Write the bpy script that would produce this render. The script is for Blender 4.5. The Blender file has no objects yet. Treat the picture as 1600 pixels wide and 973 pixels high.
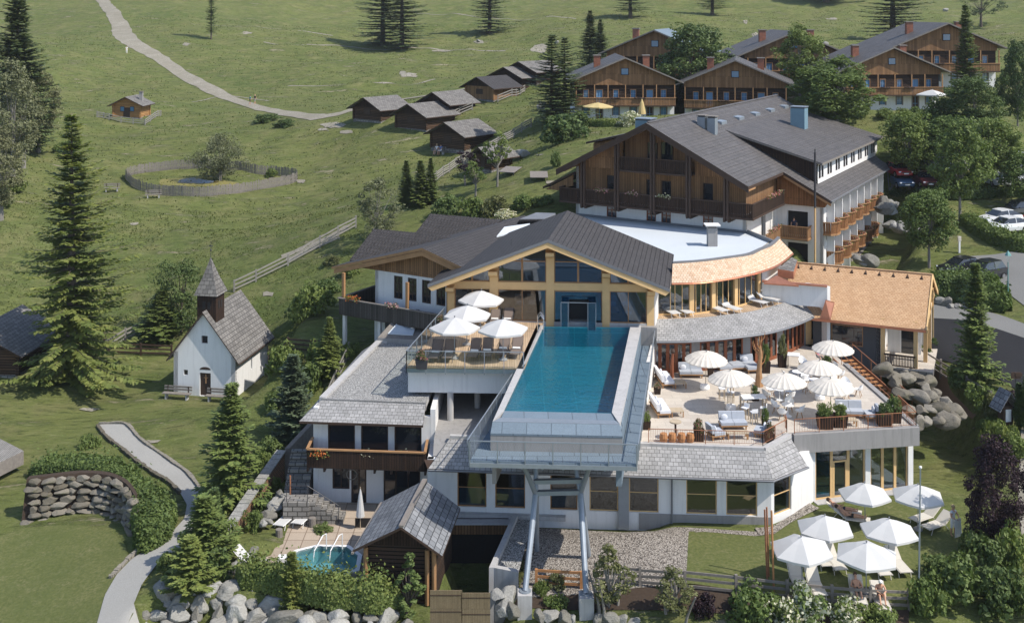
import bpy, math, random
import numpy as np
from mathutils import Vector, Matrix, noise
random.seed(7); np.random.seed(7)
SC = bpy.context.scene; COL = SC.collection
# ---------------------------------------------------------------- camera, sky, sun
H, F, YH = 29.0, 1733.0, 20.0           # camera height, focal length and horizon row (of the 1600 px wide frame)
cam = bpy.data.cameras.new('camera'); co = bpy.data.objects.new('camera', cam); COL.objects.link(co)
co.location = (0, 0, H); co.rotation_euler = (math.radians(90), 0, 0)
cam.sensor_width = 36; cam.lens = F/1600*36; cam.shift_y = -(486.5-YH)/1600; cam.clip_end = 2000; cam.clip_start = 1
SC.camera = co
SUN_EL = math.radians(50); SUN_DIR = Vector((0.92, -0.40, 0)).normalized()   # direction towards the sun
sd = Vector((SUN_DIR.x*math.cos(SUN_EL), SUN_DIR.y*math.cos(SUN_EL), math.sin(SUN_EL)))
w = bpy.data.worlds.new('World'); SC.world = w; w.use_nodes = True
nt = w.node_tree; bg = nt.nodes['Background']; sky = nt.nodes.new('ShaderNodeTexSky'); sky.sky_type = 'NISHITA'
sky.sun_disc = False; sky.sun_elevation = SUN_EL; sky.sun_rotation = math.atan2(SUN_DIR.x, SUN_DIR.y); sky.altitude = 1200
sky.dust_density = 2.0; sky.air_density = 1.0
nt.links.new(sky.outputs[0], bg.inputs[0]); bg.inputs[1].default_value = 0.15
sl = bpy.data.lights.new('sun', 'SUN'); sl.energy = 3.6; sl.angle = math.radians(0.5); sl.color = (1, .94, .85)
so = bpy.data.objects.new('sun', sl); COL.objects.link(so); so.rotation_euler = (-sd).to_track_quat('-Z', 'Y').to_euler(); so.location = (60, -30, 90)
SC.view_settings.view_transform = 'Standard'; SC.view_settings.look = 'None'; SC.view_settings.gamma = 1
SC.view_settings.exposure = 0.52; SC.view_settings.use_curve_mapping = False
SC.render.engine = 'CYCLES'; SC.cycles.max_bounces = 6; SC.cycles.transparent_max_bounces = 8
SC.cycles.use_denoising = True; SC.cycles.caustics_reflective = False; SC.cycles.caustics_refractive = False
# ---------------------------------------------------------------- helpers
V = Vector
def P(px, py, z):
    d = F*(H-z)/(py-YH); return V(((px-800)*d/F, d, z))
def PD(px, py, d): return V(((px-800)*d/F, d, H-(py-YH)*d/F))
MATS = {}
class NB:
    def __init__(s, name, rough=.8, spec=.3):
        m = bpy.data.materials.new(name); m.use_nodes = True; s.m = m; s.t = m.node_tree; s.b = s.t.nodes['Principled BSDF']
        s.b.inputs['Roughness'].default_value = rough; s.b.inputs['Specular IOR Level'].default_value = spec; MATS[name] = m
    def n(s, typ, **kw):
        x = s.t.nodes.new(typ)
        for k, v in kw.items():
            if k.startswith('i_'):
                x.inputs[k[2:].replace('_', ' ')].default_value = v
            else: setattr(x, k, v)
        return x
    def l(s, a, b): s.t.links.new(a, b)
    def noise(s, vec, scale, detail=4, rough=.55):
        x = s.n('ShaderNodeTexNoise'); x.inputs['Scale'].default_value = scale; x.inputs['Detail'].default_value = detail
        x.inputs['Roughness'].default_value = rough
        if vec is not None: s.l(vec, x.inputs['Vector'])
        return x.outputs['Fac']
    def mix(s, fac, a, b, mode='MIX'):
        x = s.n('ShaderNodeMix', data_type='RGBA', blend_type=mode)
        for sock, v in ((x.inputs[0], fac), (x.inputs[6], a), (x.inputs[7], b)):
            if isinstance(v, (int, float)): sock.default_value = v
            elif isinstance(v, tuple): sock.default_value = (*v[:3], 1)
            else: s.l(v, sock)
        return x.outputs[2]
    def ramp(s, fac, a, b):
        x = s.n('ShaderNodeMapRange'); s.l(fac, x.inputs[0]); x.inputs[1].default_value = a; x.inputs[2].default_value = b
        return x.outputs[0]
    def math(s, op, a, b):
        x = s.n('ShaderNodeMath', operation=op)
        for i, v in enumerate((a, b)):
            if isinstance(v, (int, float)): x.inputs[i].default_value = v
            else: s.l(v, x.inputs[i])
        return x.outputs[0]
    def bump(s, h, strength=.5, dist=.05):
        x = s.n('ShaderNodeBump'); x.inputs['Strength'].default_value = strength; x.inputs['Distance'].default_value = dist
        s.l(h, x.inputs['Height']); s.l(x.outputs[0], s.b.inputs['Normal'])
def mul(c, k): return tuple(min(1, x*k) for x in c)
def m_plain(name, col, rough=.8, var=.2, scale=3., bump=.15, spec=.3, metal=0, streak=0):
    s = NB(name, rough, spec); tc = s.n('ShaderNodeTexCoord').outputs['Object']
    n1 = s.noise(tc, scale, 5); n2 = s.noise(tc, scale*9, 3)
    c = s.mix(s.ramp(n1, .3, .7), mul(col, 1-var), mul(col, 1+var)); c = s.mix(s.ramp(n2, .3, .75), c, mul(col, 1+var*.6))
    if streak:
        mp = s.n('ShaderNodeMapping'); mp.inputs['Scale'].default_value = (2.6, 2.6, .22); s.l(tc, mp.inputs[0]); n5 = s.noise(mp.outputs[0], 1.5, 5, .65)
        c = s.mix(s.math('MULTIPLY', s.ramp(n5, .5, .72), streak), c, mul(col, .55))
    s.l(c, s.b.inputs['Base Color']); s.b.inputs['Metallic'].default_value = metal
    if bump: s.bump(n2, bump, .02)
    return s.m
def m_brick(name, c1, c2, mortar, bw, rh, ms=.012, rough=.85, swap=False, var=.25, bump=.5, spec=.25, off=.5, stain=.0, dist=.03):
    """shingles, tiles, boards: courses on the face's own UV in metres"""
    s = NB(name, rough, spec); uv = s.n('ShaderNodeUVMap').outputs[0]; v = uv
    sx = s.n('ShaderNodeSeparateXYZ'); s.l(uv, sx.inputs[0])
    if swap:
        cx = s.n('ShaderNodeCombineXYZ'); s.l(sx.outputs[1], cx.inputs[0]); s.l(sx.outputs[0], cx.inputs[1]); v = cx.outputs[0]
    b = s.n('ShaderNodeTexBrick', offset=off, offset_frequency=2); s.l(v, b.inputs['Vector'])
    b.inputs['Color1'].default_value = (*c1, 1); b.inputs['Color2'].default_value = (*c2, 1); b.inputs['Mortar'].default_value = (*mortar, 1)
    b.inputs['Scale'].default_value = 1; b.inputs['Mortar Size'].default_value = ms; b.inputs['Mortar Smooth'].default_value = .2
    b.inputs['Brick Width'].default_value = bw; b.inputs['Row Height'].default_value = rh
    tc = s.n('ShaderNodeTexCoord').outputs['Object']
    n1 = s.noise(tc, .9, 5); n2 = s.noise(tc, 14, 3)
    c = s.mix(s.ramp(n1, .25, .75), (1-var,)*3, (1,)*3); c = s.mix(1., b.outputs['Color'], c, 'MULTIPLY')
    c = s.mix(.5, c, s.mix(s.ramp(n2, .3, .7), (.6,)*3, (1,)*3), 'MULTIPLY')
    if stain: c = s.mix(s.math('MULTIPLY', s.ramp(n1, .55, .7), stain), c, (.03, .028, .022))
    s.l(c, s.b.inputs['Base Color'])
    h = s.math('ADD', s.math('MULTIPLY', b.outputs['Fac'], -1.0), s.math('MULTIPLY', n2, .5)); s.bump(h, bump, dist)
    return s.m
def m_flat(name, col, rough=.5, spec=.5, metal=0, emit=0, alpha=1, trans=0):
    s = NB(name, rough, spec); s.b.inputs['Base Color'].default_value = (*col, 1); s.b.inputs['Metallic'].default_value = metal
    if trans: s.b.inputs['Transmission Weight'].default_value = trans
    if alpha < 1: s.b.inputs['Alpha'].default_value = alpha
    return s.m
def m_leaf(name, c1, c2, c3=None, trans=.25):
    s = NB(name, .6, .25); g = s.n('ShaderNodeNewGeometry').outputs['Random Per Island']
    oi = s.n('ShaderNodeObjectInfo').outputs['Random']
    tc = s.n('ShaderNodeTexCoord').outputs['Object']; n = s.noise(tc, .7, 2)
    c = s.mix(g, c1, c2); c = s.mix(s.ramp(n, .35, .7), c, c3 or mul(c1, .75))
    c = s.mix(1., c, s.mix(oi, (.8, .86, .85), (1.12, 1.08, 1.0)), 'MULTIPLY')
    s.l(c, s.b.inputs['Base Color'])
    tr = s.n('ShaderNodeBsdfTranslucent'); s.l(s.mix(1., c, (1., 1.1, .6), 'MULTIPLY'), tr.inputs[0])
    mx = s.n('ShaderNodeMixShader'); mx.inputs[0].default_value = trans
    s.l(s.b.outputs[0], mx.inputs[1]); s.l(tr.outputs[0], mx.inputs[2]); s.l(mx.outputs[0], s.t.nodes['Material Output'].inputs[0])
    return s.m
BASE = {}      # world position of each object's origin
def uvs_of(pts, idx):
    """metre UVs: u along the horizontal of the face, v up the face"""
    a = pts[idx[0]]; n = V((0, 0, 0))
    for i in range(len(idx)):
        p, q = pts[idx[i]], pts[idx[(i+1) % len(idx)]]
        n += V(((p.y-q.y)*(p.z+q.z), (p.z-q.z)*(p.x+q.x), (p.x-q.x)*(p.y+q.y)))
    if n.length < 1e-9: return [(0, 0)]*len(idx)
    n.normalize()
    if abs(n.z) > .992: return [(pts[i].x, pts[i].y) for i in idx]
    t = V((-n.y, n.x, 0)).normalized(); b = n.cross(t)
    return [(pts[i].dot(t), pts[i].dot(b)) for i in idx]
class MB:
    def __init__(s, M=None): s.v = []; s.f = []; s.uv = []; s.fm = []; s.mats = []; s.M = M
    def mi(s, m):
        if m not in s.mats: s.mats.append(m)
        return s.mats.index(m)
    def add(s, pts, faces, m):
        pts = [V(p) for p in pts]; k = len(s.v); mi = s.mi(m)
        for f in faces:
            s.uv.extend(uvs_of(pts, f)); s.f.append([k+i for i in f]); s.fm.append(mi)
        s.v.extend([s.M @ p for p in pts] if s.M else pts); return s
    def box(s, x0, x1, y0, y1, z0, z1, m):
        if x0 > x1: x0, x1 = x1, x0
        if y0 > y1: y0, y1 = y1, y0
        p = [(x0, y0, z0), (x1, y0, z0), (x1, y1, z0), (x0, y1, z0), (x0, y0, z1), (x1, y0, z1), (x1, y1, z1), (x0, y1, z1)]
        return s.hexa(p, m)
    def hexa(s, p, m):
        return s.add(p, [(0, 3, 2, 1), (4, 5, 6, 7), (0, 1, 5, 4), (1, 2, 6, 5), (2, 3, 7, 6), (3, 0, 4, 7)], m)
    def ext(s, poly, vec, m, mside=None):
        """solid between poly and poly+vec"""
        poly = [V(p) for p in poly]; vec = V(vec); n = len(poly)
        nn = V((0, 0, 0))
        for i in range(n): nn += (poly[i]-poly[0]).cross(poly[(i+1) % n]-poly[0])
        if nn.dot(vec) > 0: poly = poly[::-1]
        q = poly + [p+vec for p in poly]
        s.add(q, [tuple(range(n)), tuple(range(2*n-1, n-1, -1))], m)
        s.add(q, [(i, n+i, n+(i+1) % n, (i+1) % n)[::1] for i in range(n)], mside or m); return s
    def quad(s, a, b, c, d, m): return s.add([a, b, c, d], [(0, 1, 2, 3)], m)
    def beam(s, a, b, w, h, m, up=(0, 0, 1)):
        a, b = V(a), V(b); d = (b-a).normalized(); u = V(up)
        if abs(d.dot(u)) > .98: u = V((1, 0, 0))
        x = d.cross(u).normalized()*w/2; z = x.cross(d).normalized()*h/2
        return s.hexa([a-x-z, a+x-z, b+x-z, b-x-z, a-x+z, a+x+z, b+x+z, b-x+z], m)
    def tube(s, pts, r, m, n=8, cap=True):
        pts = [V(p) for p in pts]; rs = r if isinstance(r, (list, tuple)) else [r]*len(pts); ring = []; x = None
        for i, p in enumerate(pts):
            d = (pts[min(i+1, len(pts)-1)]-pts[max(i-1, 0)]).normalized()
            if x is None: x = d.orthogonal().normalized()
            else: x = (x-d*x.dot(d)).normalized()
            y = d.cross(x)
            ring += [p+(x*math.cos(2*math.pi*j/n)+y*math.sin(2*math.pi*j/n))*rs[i] for j in range(n)]
        fs = [(i*n+j, i*n+(j+1) % n, (i+1)*n+(j+1) % n, (i+1)*n+j) for i in range(len(pts)-1) for j in range(n)]
        if cap: fs += [tuple(range(n))[::-1], tuple((len(pts)-1)*n+j for j in range(n))]
        return s.add(ring, fs, m)
    def lathe(s, prof, c, m, n=16):
        c = V(c); ps = [c+V((r*math.cos(2*math.pi*j/n), r*math.sin(2*math.pi*j/n), z)) for r, z in prof for j in range(n)]
        fs = [(i*n+j, i*n+(j+1) % n, (i+1)*n+(j+1) % n, (i+1)*n+j) for i in range(len(prof)-1) for j in range(n)]
        return s.add(ps, fs, m)
    def blob(s, c, r, m, n=8, k=5, jit=0):
        c = V(c); r = r if isinstance(r, (tuple, list)) else (r,)*3
        ps = []
        for i in range(1, k):
            a = math.pi*i/k
            for j in range(n):
                b = 2*math.pi*j/n; q = 1+random.uniform(-jit, jit)
                ps.append(c+V((r[0]*math.sin(a)*math.cos(b)*q, r[1]*math.sin(a)*math.sin(b)*q, r[2]*math.cos(a)*q)))
        ps += [c+V((0, 0, r[2])), c-V((0, 0, r[2]))]; t, bt = len(ps)-2, len(ps)-1
        fs = [(i*n+j, (i+1)*n+j, (i+1)*n+(j+1) % n, i*n+(j+1) % n) for i in range(k-2) for j in range(n)]
        fs += [(t, j, (j+1) % n) for j in range(n)] + [(bt, (k-2)*n+(j+1) % n, (k-2)*n+j) for j in range(n)]
        return s.add(ps, fs, m)
    def wall(s, a, b, z0, z1, t, openings, m, reveal=None):
        """upright wall from a to b (plan points, outer face on the right of a->b), holes (u0,u1,v0,v1) in metres along / above z0"""
        a = V((a[0], a[1], 0)); b = V((b[0], b[1], 0)); d = (b-a); L = d.length; d.normalize(); n = V((d.y, -d.x, 0))
        us = sorted({0, L, *[x for o in openings for x in o[:2]]}); vs = sorted({0, z1-z0, *[x for o in openings for x in o[2:4]]})
        def pt(u, v, k): return a+d*u-n*(k*t)+V((0, 0, z0+v))
        hole = lambda u, v: any(o[0] < u < o[1] and o[2] < v < o[3] for o in openings)
        for i in range(len(us)-1):
            for j in range(len(vs)-1):
                if hole((us[i]+us[i+1])/2, (vs[j]+vs[j+1])/2): continue
                u0, u1, v0, v1 = us[i], us[i+1], vs[j], vs[j+1]
                s.quad(pt(u0, v0, 0), pt(u1, v0, 0), pt(u1, v1, 0), pt(u0, v1, 0), m)
                s.quad(pt(u0, v1, 1), pt(u1, v1, 1), pt(u1, v0, 1), pt(u0, v0, 1), m)
        for (u0, u1, v0, v1) in [o[:4] for o in openings]+[(0, L, 0, z1-z0)]:
            c = [(u0, v0), (u1, v0), (u1, v1), (u0, v1)]
            for i in range(4):
                p, q = c[i], c[(i+1) % 4]; s.quad(pt(*p, 0), pt(*p, 1), pt(*q, 1), pt(*q, 0), reveal or m)
        return s
    def build(s, name, parent=None, loc=None, smooth=False):
        me = bpy.data.meshes.new(name)
        if loc is None: loc = BASE[parent.name] if parent else V((0, 0, 0))
        loc = V(loc); me.from_pydata([v-loc for v in s.v], [], s.f)
        ul = me.uv_layers.new(name='UVMap'); ul.data.foreach_set('uv', np.array(s.uv, dtype=np.float32).ravel())
        for m in s.mats: me.materials.append(MATS[m])
        me.polygons.foreach_set('material_index', s.fm)
        if smooth: me.polygons.foreach_set('use_smooth', [True]*len(s.f))
        o = bpy.data.objects.new(name, me); COL.objects.link(o)
        if parent: o.parent = parent
        else: o.location = loc
        BASE[o.name] = loc; return o
    def thing(s, name, label, cat, group=None, kind=None, smooth=False, loc=None):
        if loc is None:
            xs = [v.x for v in s.v]; ys = [v.y for v in s.v]; loc = V(((min(xs)+max(xs))/2, (min(ys)+max(ys))/2, min(v.z for v in s.v)))
        o = s.build(name, None, loc, smooth); return tag(o, label, cat, group, kind or 'thing')
    def struct(s, name, smooth=False):
        o = s.build(name, None, (0, 0, 0), smooth); o['kind'] = 'structure'; return o
def tag(o, label=None, cat=None, group=None, kind=None):
    if label: o['label'] = label
    if cat: o['category'] = cat
    if group: o['group'] = group
    if kind: o['kind'] = kind
    return o
def T(name, label, cat, loc, group=None):
    o = bpy.data.objects.new(name, None); COL.objects.link(o); o.location = loc; BASE[o.name] = V(loc); return tag(o, label, cat, group, 'thing')
def cp(o, parent=None):
    c = o.copy(); COL.objects.link(c); c.parent = parent; BASE[c.name] = BASE.get(o.name, V((0, 0, 0)))
    for ch in list(o.children): cp(ch, c)
    return c
_used = set()
def put(proto, loc, rz=0, label=None, group=None, sc=1.0, kind=None):
    """first use moves the prototype itself, later ones copy the whole thing"""
    if proto.name in _used: o = cp(proto)
    else: o = proto; _used.add(proto.name)
    o.location = loc; o.rotation_euler = (0, 0, rz)
    o.scale = sc if isinstance(sc, (tuple, list)) else (sc, sc, sc)
    return tag(o, label, None, group, kind)
def frame(o, xd):
    """matrix with origin o and x axis along plan direction xd"""
    x = V((xd[0], xd[1], 0)).normalized(); y = V((-x.y, x.x, 0)); o = V(o)
    return Matrix(((x.x, y.x, 0, o.x), (x.y, y.y, 0, o.y), (0, 0, 1, o.z), (0, 0, 0, 1)))
def win(parent, a, b, u0, u1, z0, z1, nx=2, nz=1, fr='wood_dark', gl='glass', fw=.07, name='window', inset=.08, cols=None, rows=None):
    """window in a wall running a->b (outer face to the right): frame, with its pane as sub-part"""
    a = V((a[0], a[1], 0)); b = V((b[0], b[1], 0)); d = (b-a).normalized()
    M = Matrix(((d.x, -d.y, 0, a.x), (d.y, d.x, 0, a.y), (0, 0, 1, 0), (0, 0, 0, 1)))
    m = MB(M); y0, y1 = inset-.03, inset+.05
    for x in (u0, u1-fw): m.box(x, x+fw, y0, y1, z0, z1, fr)
    for z in (z0, z1-fw): m.box(u0+fw, u1-fw, y0, y1, z, z+fw, fr)
    for x in (cols or [u0+(u1-u0)*i/nx for i in range(1, nx)]): m.box(x-fw*.35, x+fw*.35, y0+.01, y1-.01, z0+fw, z1-fw, fr)
    for z in (rows or [z0+(z1-z0)*i/nz for i in range(1, nz)]): m.box(u0+fw, u1-fw, y0+.012, y1-.012, z-fw*.35, z+fw*.35, fr)
    f = m.build(name, parent); g = MB(M); g.box(u0+fw*.5, u1-fw*.5, inset+.015, inset+.03, z0+fw*.5, z1-fw*.5, gl); g.build('pane', f); return f
def fastmesh(name, verts, nper, mats, mi=None, uv=False):
    """many separate n-gons from an array (N*nper,3)"""
    me = bpy.data.meshes.new(name); n = len(verts)//nper
    me.vertices.add(len(verts)); me.vertices.foreach_set('co', np.asarray(verts, dtype=np.float32).ravel())
    me.loops.add(n*nper); me.loops.foreach_set('vertex_index', np.arange(n*nper, dtype=np.int32))
    me.polygons.add(n); me.polygons.foreach_set('loop_start', np.arange(0, n*nper, nper, dtype=np.int32))
    me.polygons.foreach_set('loop_total', np.full(n, nper, dtype=np.int32))
    for m in mats: me.materials.append(MATS[m])
    if mi is not None: me.polygons.foreach_set('material_index', np.asarray(mi, dtype=np.int32))
    me.update(calc_edges=True); me.validate(); return me
def lerp_curve(px, n):
    pts = [V(p) for p in px]; out = []
    for i in range(len(pts)-1):
        p0 = pts[max(i-1, 0)]; p1, p2 = pts[i], pts[i+1]; p3 = pts[min(i+2, len(pts)-1)]
        for k in range(n):
            t = k/n; out.append(.5*((2*p1)+(p2-p0)*t+(2*p0-5*p1+4*p2-p3)*t*t+(3*p1-p0-3*p2+p3)*t**3))
    return out+[pts[-1]]
# ---------------------------------------------------------------- materials
def make_ground():
    s = NB('grass', .95, .08); tc = s.n('ShaderNodeTexCoord').outputs['Object']
    mp = s.n('ShaderNodeMapping'); mp.inputs['Scale'].default_value = (.45, 1.5, 1.5); s.l(tc, mp.inputs[0]); st = mp.outputs[0]      # stretched along the slope: cattle terraces
    n1 = s.noise(tc, .045, 5, .6); n2 = s.noise(tc, .3, 6, .68); n3 = s.noise(st, 1.3, 6, .75); n4 = s.noise(tc, 9, 3, .7); n5 = s.noise(st, .35, 5, .7)
    c = s.mix(s.ramp(n1, .32, .68), (.112, .148, .042), (.165, .184, .058))
    c = s.mix(s.math('MULTIPLY', s.ramp(n2, .46, .70), .8), c, (.225, .210, .092))
    c = s.mix(s.math('MULTIPLY', s.ramp(n5, .50, .64), .8), c, (.078, .100, .033))
    c = s.mix(s.math('MULTIPLY', s.ramp(n3, .53, .66), .75), c, (.036, .047, .018))
    c = s.mix(s.math('MULTIPLY', s.ramp(n3, .44, .32), .6), c, (.26, .262, .125))
    c = s.mix(s.math('MULTIPLY', s.ramp(n4, .52, .75), .4), c, (.29, .28, .15))
    bare = s.math('MULTIPLY', s.ramp(s.math('ADD', n5, s.math('MULTIPLY', n3, .45)), .84, .93), .8)
    c = s.mix(bare, c, (.36, .31, .21))
    s.l(c, s.b.inputs['Base Color'])
    h = s.math('ADD', s.math('MULTIPLY', n3, .9), s.math('ADD', s.math('MULTIPLY', n4, .15), s.math('MULTIPLY', n5, 1.4))); s.bump(h, 1.0, .45)
make_ground()
def m_ground2(name, c1, c2, c3, sc=6, bump=.4, obj=False):
    s = NB(name, .95, .1); tc = s.n('ShaderNodeTexCoord').outputs['Object']; n1 = s.noise(tc, .3, 4); n2 = s.noise(tc, sc, 5, .7); n3 = s.noise(tc, sc*5, 2, .7)
    c = s.mix(s.ramp(n1, .3, .7), c1, c2); c = s.mix(s.math('MULTIPLY', s.ramp(n2, .5, .75), .8), c, c3); c = s.mix(s.ramp(n3, .35, .8), mul(c1, .8), c)
    if obj: c = s.mix(1., c, s.mix(s.n('ShaderNodeObjectInfo').outputs['Random'], (.62, .60, .55), (1.25, 1.25, 1.25)), 'MULTIPLY'); c = s.mix(s.math('MULTIPLY', s.ramp(n1, .55, .7), .5), c, (.10, .11, .05))
    s.l(c, s.b.inputs['Base Color']); s.bump(s.math('ADD', n2, n3), bump, .05)
m_ground2('lawn', (.112, .132, .044), (.185, .178, .074), (.24, .215, .115), 1.1)
m_ground2('path_gravel', (.38, .37, .34), (.46, .45, .42), (.30, .29, .26), 7)
m_ground2('track', (.27, .245, .19), (.47, .44, .375), (.17, .18, .10), .9)
m_ground2('asphalt', (.028, .029, .032), (.042, .042, .046), (.06, .06, .063), 9, .2)
m_ground2('asphalt_light', (.21, .21, .20), (.27, .265, .255), (.24, .24, .235), 5, .2)
m_ground2('earth', (.22, .15, .10), (.30, .20, .13), (.12, .08, .055), 4)
m_ground2('rock', (.30, .295, .275), (.44, .43, .40), (.13, .13, .11), 1.3, .9, True)
m_ground2('rock_brown', (.23, .21, .175), (.33, .30, .25), (.10, .105, .075), 1.6, .8, True)
m_ground2('gravel_grey', (.20, .205, .21), (.27, .275, .28), (.12, .12, .125), 9, .5)
def m_pebble(name, c1, c2, sc):
    s = NB(name, .9, .2); tc = s.n('ShaderNodeTexCoord').outputs['Object']; v = s.n('ShaderNodeTexVoronoi'); v.inputs['Scale'].default_value = sc; s.l(tc, v.inputs['Vector'])
    sx = s.n('ShaderNodeSeparateColor'); s.l(v.outputs['Color'], sx.inputs[0]); c = s.mix(sx.outputs[0], c1, c2)
    c = s.mix(s.ramp(v.outputs['Distance'], .35, .75), c, mul(c1, .35)); s.l(c, s.b.inputs['Base Color']); s.bump(s.math('MULTIPLY', v.outputs['Distance'], -1.), .8, .05)
m_pebble('pebbles', (.24, .21, .18), (.46, .42, .37), 13)
m_pebble('pebbles_roof', (.30, .295, .285), (.56, .55, .52), 16)
# timber, roofs
m_brick('boards_brown', (.40, .225, .11), (.25, .138, .068), (.030, .015, .008), 6, .17, .012, swap=True, stain=.25, off=.37)
m_brick('boards_orange', (.40, .19, .08), (.26, .12, .05), (.05, .022, .010), 6, .15, .012, swap=True, off=.37)
m_brick('boards_dark', (.060, .034, .022), (.036, .022, .015), (.010, .007, .005), 6, .15, .014, swap=True, off=.37)
m_brick('boards_grey', (.13, .115, .10), (.075, .066, .058), (.018, .015, .012), 5, .15, .015, swap=True, off=.37)
m_brick('logs_brown', (.150, .088, .052), (.090, .055, .034), (.016, .009, .006), 9, .22, .03, bump=.9, dist=.06)
m_brick('logs_dark', (.085, .050, .032), (.050, .032, .022), (.010, .007, .005), 9, .2, .03, bump=.9, dist=.06)
m_brick('logs_warm', (.60, .33, .13), (.46, .24, .09), (.05, .025, .012), 9, .24, .02, bump=.8)
m_brick('shingle_grey', (.275, .26, .24), (.18, .17, .158), (.07, .066, .062), .42, .33, .018, stain=.1, bump=.8)
m_brick('shingle_silver', (.44, .43, .42), (.33, .325, .315), (.15, .145, .14), .30, .26, .014, bump=.6)
m_brick('shingle_blue', (.30, .31, .325), (.19, .20, .215), (.05, .052, .056), .46, .36, .02, bump=.8)
m_brick('shingle_orange', (.66, .43, .25), (.54, .33, .18), (.38, .20, .09), .22, .20, .012, var=.15, bump=.5)
m_brick('shingle_pale', (.80, .62, .46), (.64, .44, .29), (.32, .19, .10), .22, .24, .012, var=.15, bump=.5)
m_brick('tile_dark', (.086, .079, .078), (.070, .065, .064), (.018, .017, .017), .30, .34, .022, rough=.7, var=.15, bump=.9)
m_brick('tile_grey', (.155, .143, .138), (.118, .110, .106), (.045, .042, .04), .33, .36, .016, rough=.6, var=.3, bump=.7)
m_brick('deck_boards', (.60, .44, .29), (.50, .36, .23), (.24, .16, .10), 4, .15, .01, swap=True, bump=.3)
m_brick('plank_grey', (.36, .34, .31), (.28, .265, .24), (.10, .09, .08), 4, .15, .015, swap=True)
m_brick('paving', (.62, .56, .48), (.54, .48, .41), (.36, .32, .27), 1.1, .6, .008, bump=.15, var=.12)
m_brick('patio', (.50, .41, .32), (.43, .35, .27), (.24, .18, .13), .9, .9, .03, bump=.2, var=.12, off=0)
m_brick('metal_sheet', (.20, .255, .305), (.175, .225, .27), (.09, .115, .14), 1.3, 3.2, .02, rough=.75, bump=.2, var=.1, spec=.15)
m_brick('reed', (.36, .28, .17), (.26, .20, .12), (.08, .06, .035), .03, 1.0, .006, bump=.5)
m_brick('chimney_brick', (.40, .14, .075), (.30, .10, .055), (.20, .16, .13), .26, .09, .012, bump=.3)
m_brick('stone_wall', (.36, .34, .31), (.24, .225, .205), (.09, .085, .075), .55, .28, .03, bump=.9)
m_brick('stone_red', (.42, .22, .12), (.30, .19, .12), (.10, .08, .06), .3, .14, .02, bump=.9)
m_plain('timber_light', (.66, .44, .21), .6, .10, 1.5, .05)
m_plain('timber_mid', (.34, .19, .09), .65, .2, 2, .1)
m_plain('wood_dark', (.055, .034, .024), .7, .25, 3, .1)
m_plain('wood_red', (.22, .075, .035), .6, .2, 3, .1)
m_plain('duct_blue', (.16, .255, .31), .5, .1, 2, 0)
m_plain('wood_grey', (.19, .17, .15), .85, .3, 5, .3)
m_plain('fence_grey', (.25, .235, .21), .85, .25, 5, .3)
m_plain('wood_pole', (.42, .34, .24), .8, .25, 4, .2)
m_plain('bark', (.10, .082, .066), .95, .35, 6, .6)
m_plain('bark_grey', (.20, .185, .165), .95, .3, 6, .5)
m_plain('plaster', (.74, .735, .72), .9, .035, 1.2, .12, streak=.28)
m_plain('plaster_warm', (.74, .71, .67), .9, .04, 1.2, .12, streak=.28)
m_plain('plaster_grey', (.285, .275, .265), .9, .06, 2, .1, streak=.5)
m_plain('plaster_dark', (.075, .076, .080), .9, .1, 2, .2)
m_plain('concrete', (.42, .41, .40), .85, .12, 1.5, .1, streak=.5)
m_plain('membrane', (.54, .58, .61), .7, .05, .4, .02)
m_plain('lead', (.16, .165, .175), .5, .15, 1, .05, .5)
m_plain('copper', (.52, .22, .13), .35, .25, 2, .03, .5, .6)
m_plain('steel_galv', (.27, .305, .34), .42, .12, 3, .02, .5, .35)
m_plain('steel_dark', (.05, .05, .055), .5, .1, 3, 0)
m_plain('rust', (.28, .12, .06), .8, .3, 5, .1)
m_plain('white_paint', (.80, .80, .79), .5, .03, 3, 0)
m_plain('soil', (.05, .035, .025), 1, .3, 8, .3)
m_flat('seam', (.03, .03, .03))
m_flat('chrome', (.75, .76, .78), .15, .5, 1)
m_plain('window_blue', (.16, .30, .46), .6, .1, 2, 0)
m_plain('paint_blue', (.11, .26, .40), .5, .1, 2, 0)
m_plain('teal_paint', (.12, .27, .26), .5, .1, 2, 0)
m_plain('sling_brown', (.16, .125, .105), .8, .1, 6, .05)
m_plain('sling_beige', (.55, .52, .46), .8, .06, 6, .05)
m_plain('wicker', (.62, .58, .52), .85, .08, 9, .2)
m_plain('cushion_blue', (.38, .405, .445), .95, .07, 5, .15)
m_plain('cushion_pale', (.62, .63, .66), .95, .07, 5, .15)
m_plain('towel', (.78, .77, .74), 1, .06, 12, .3)
m_plain('orange_wood', (.40, .19, .08), .6, .2, 4, .1)
m_plain('curtain', (.24, .36, .42), .9, .12, 3, .1)
m_plain('interior', (.30, .27, .23), .9, .25, .6, 0)
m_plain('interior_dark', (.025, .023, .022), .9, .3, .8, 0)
m_plain('plank_floor', (.30, .20, .12), .7, .15, 1.5, 0)
def m_cloth(name, col, tr=.35):
    s = NB(name, .9, .1); tc = s.n('ShaderNodeTexCoord').outputs['Object']; c = s.mix(s.noise(tc, 2, 3), mul(col, .94), col); s.l(c, s.b.inputs['Base Color'])
    t = s.n('ShaderNodeBsdfTranslucent'); s.l(c, t.inputs[0]); mx = s.n('ShaderNodeMixShader'); mx.inputs[0].default_value = tr
    s.l(s.b.outputs[0], mx.inputs[1]); s.l(t.outputs[0], mx.inputs[2]); s.l(mx.outputs[0], s.t.nodes['Material Output'].inputs[0])
m_cloth('canvas_white', (.74, .735, .72), .3)
m_cloth('canvas_cream', (.80, .75, .67), .3)
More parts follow.
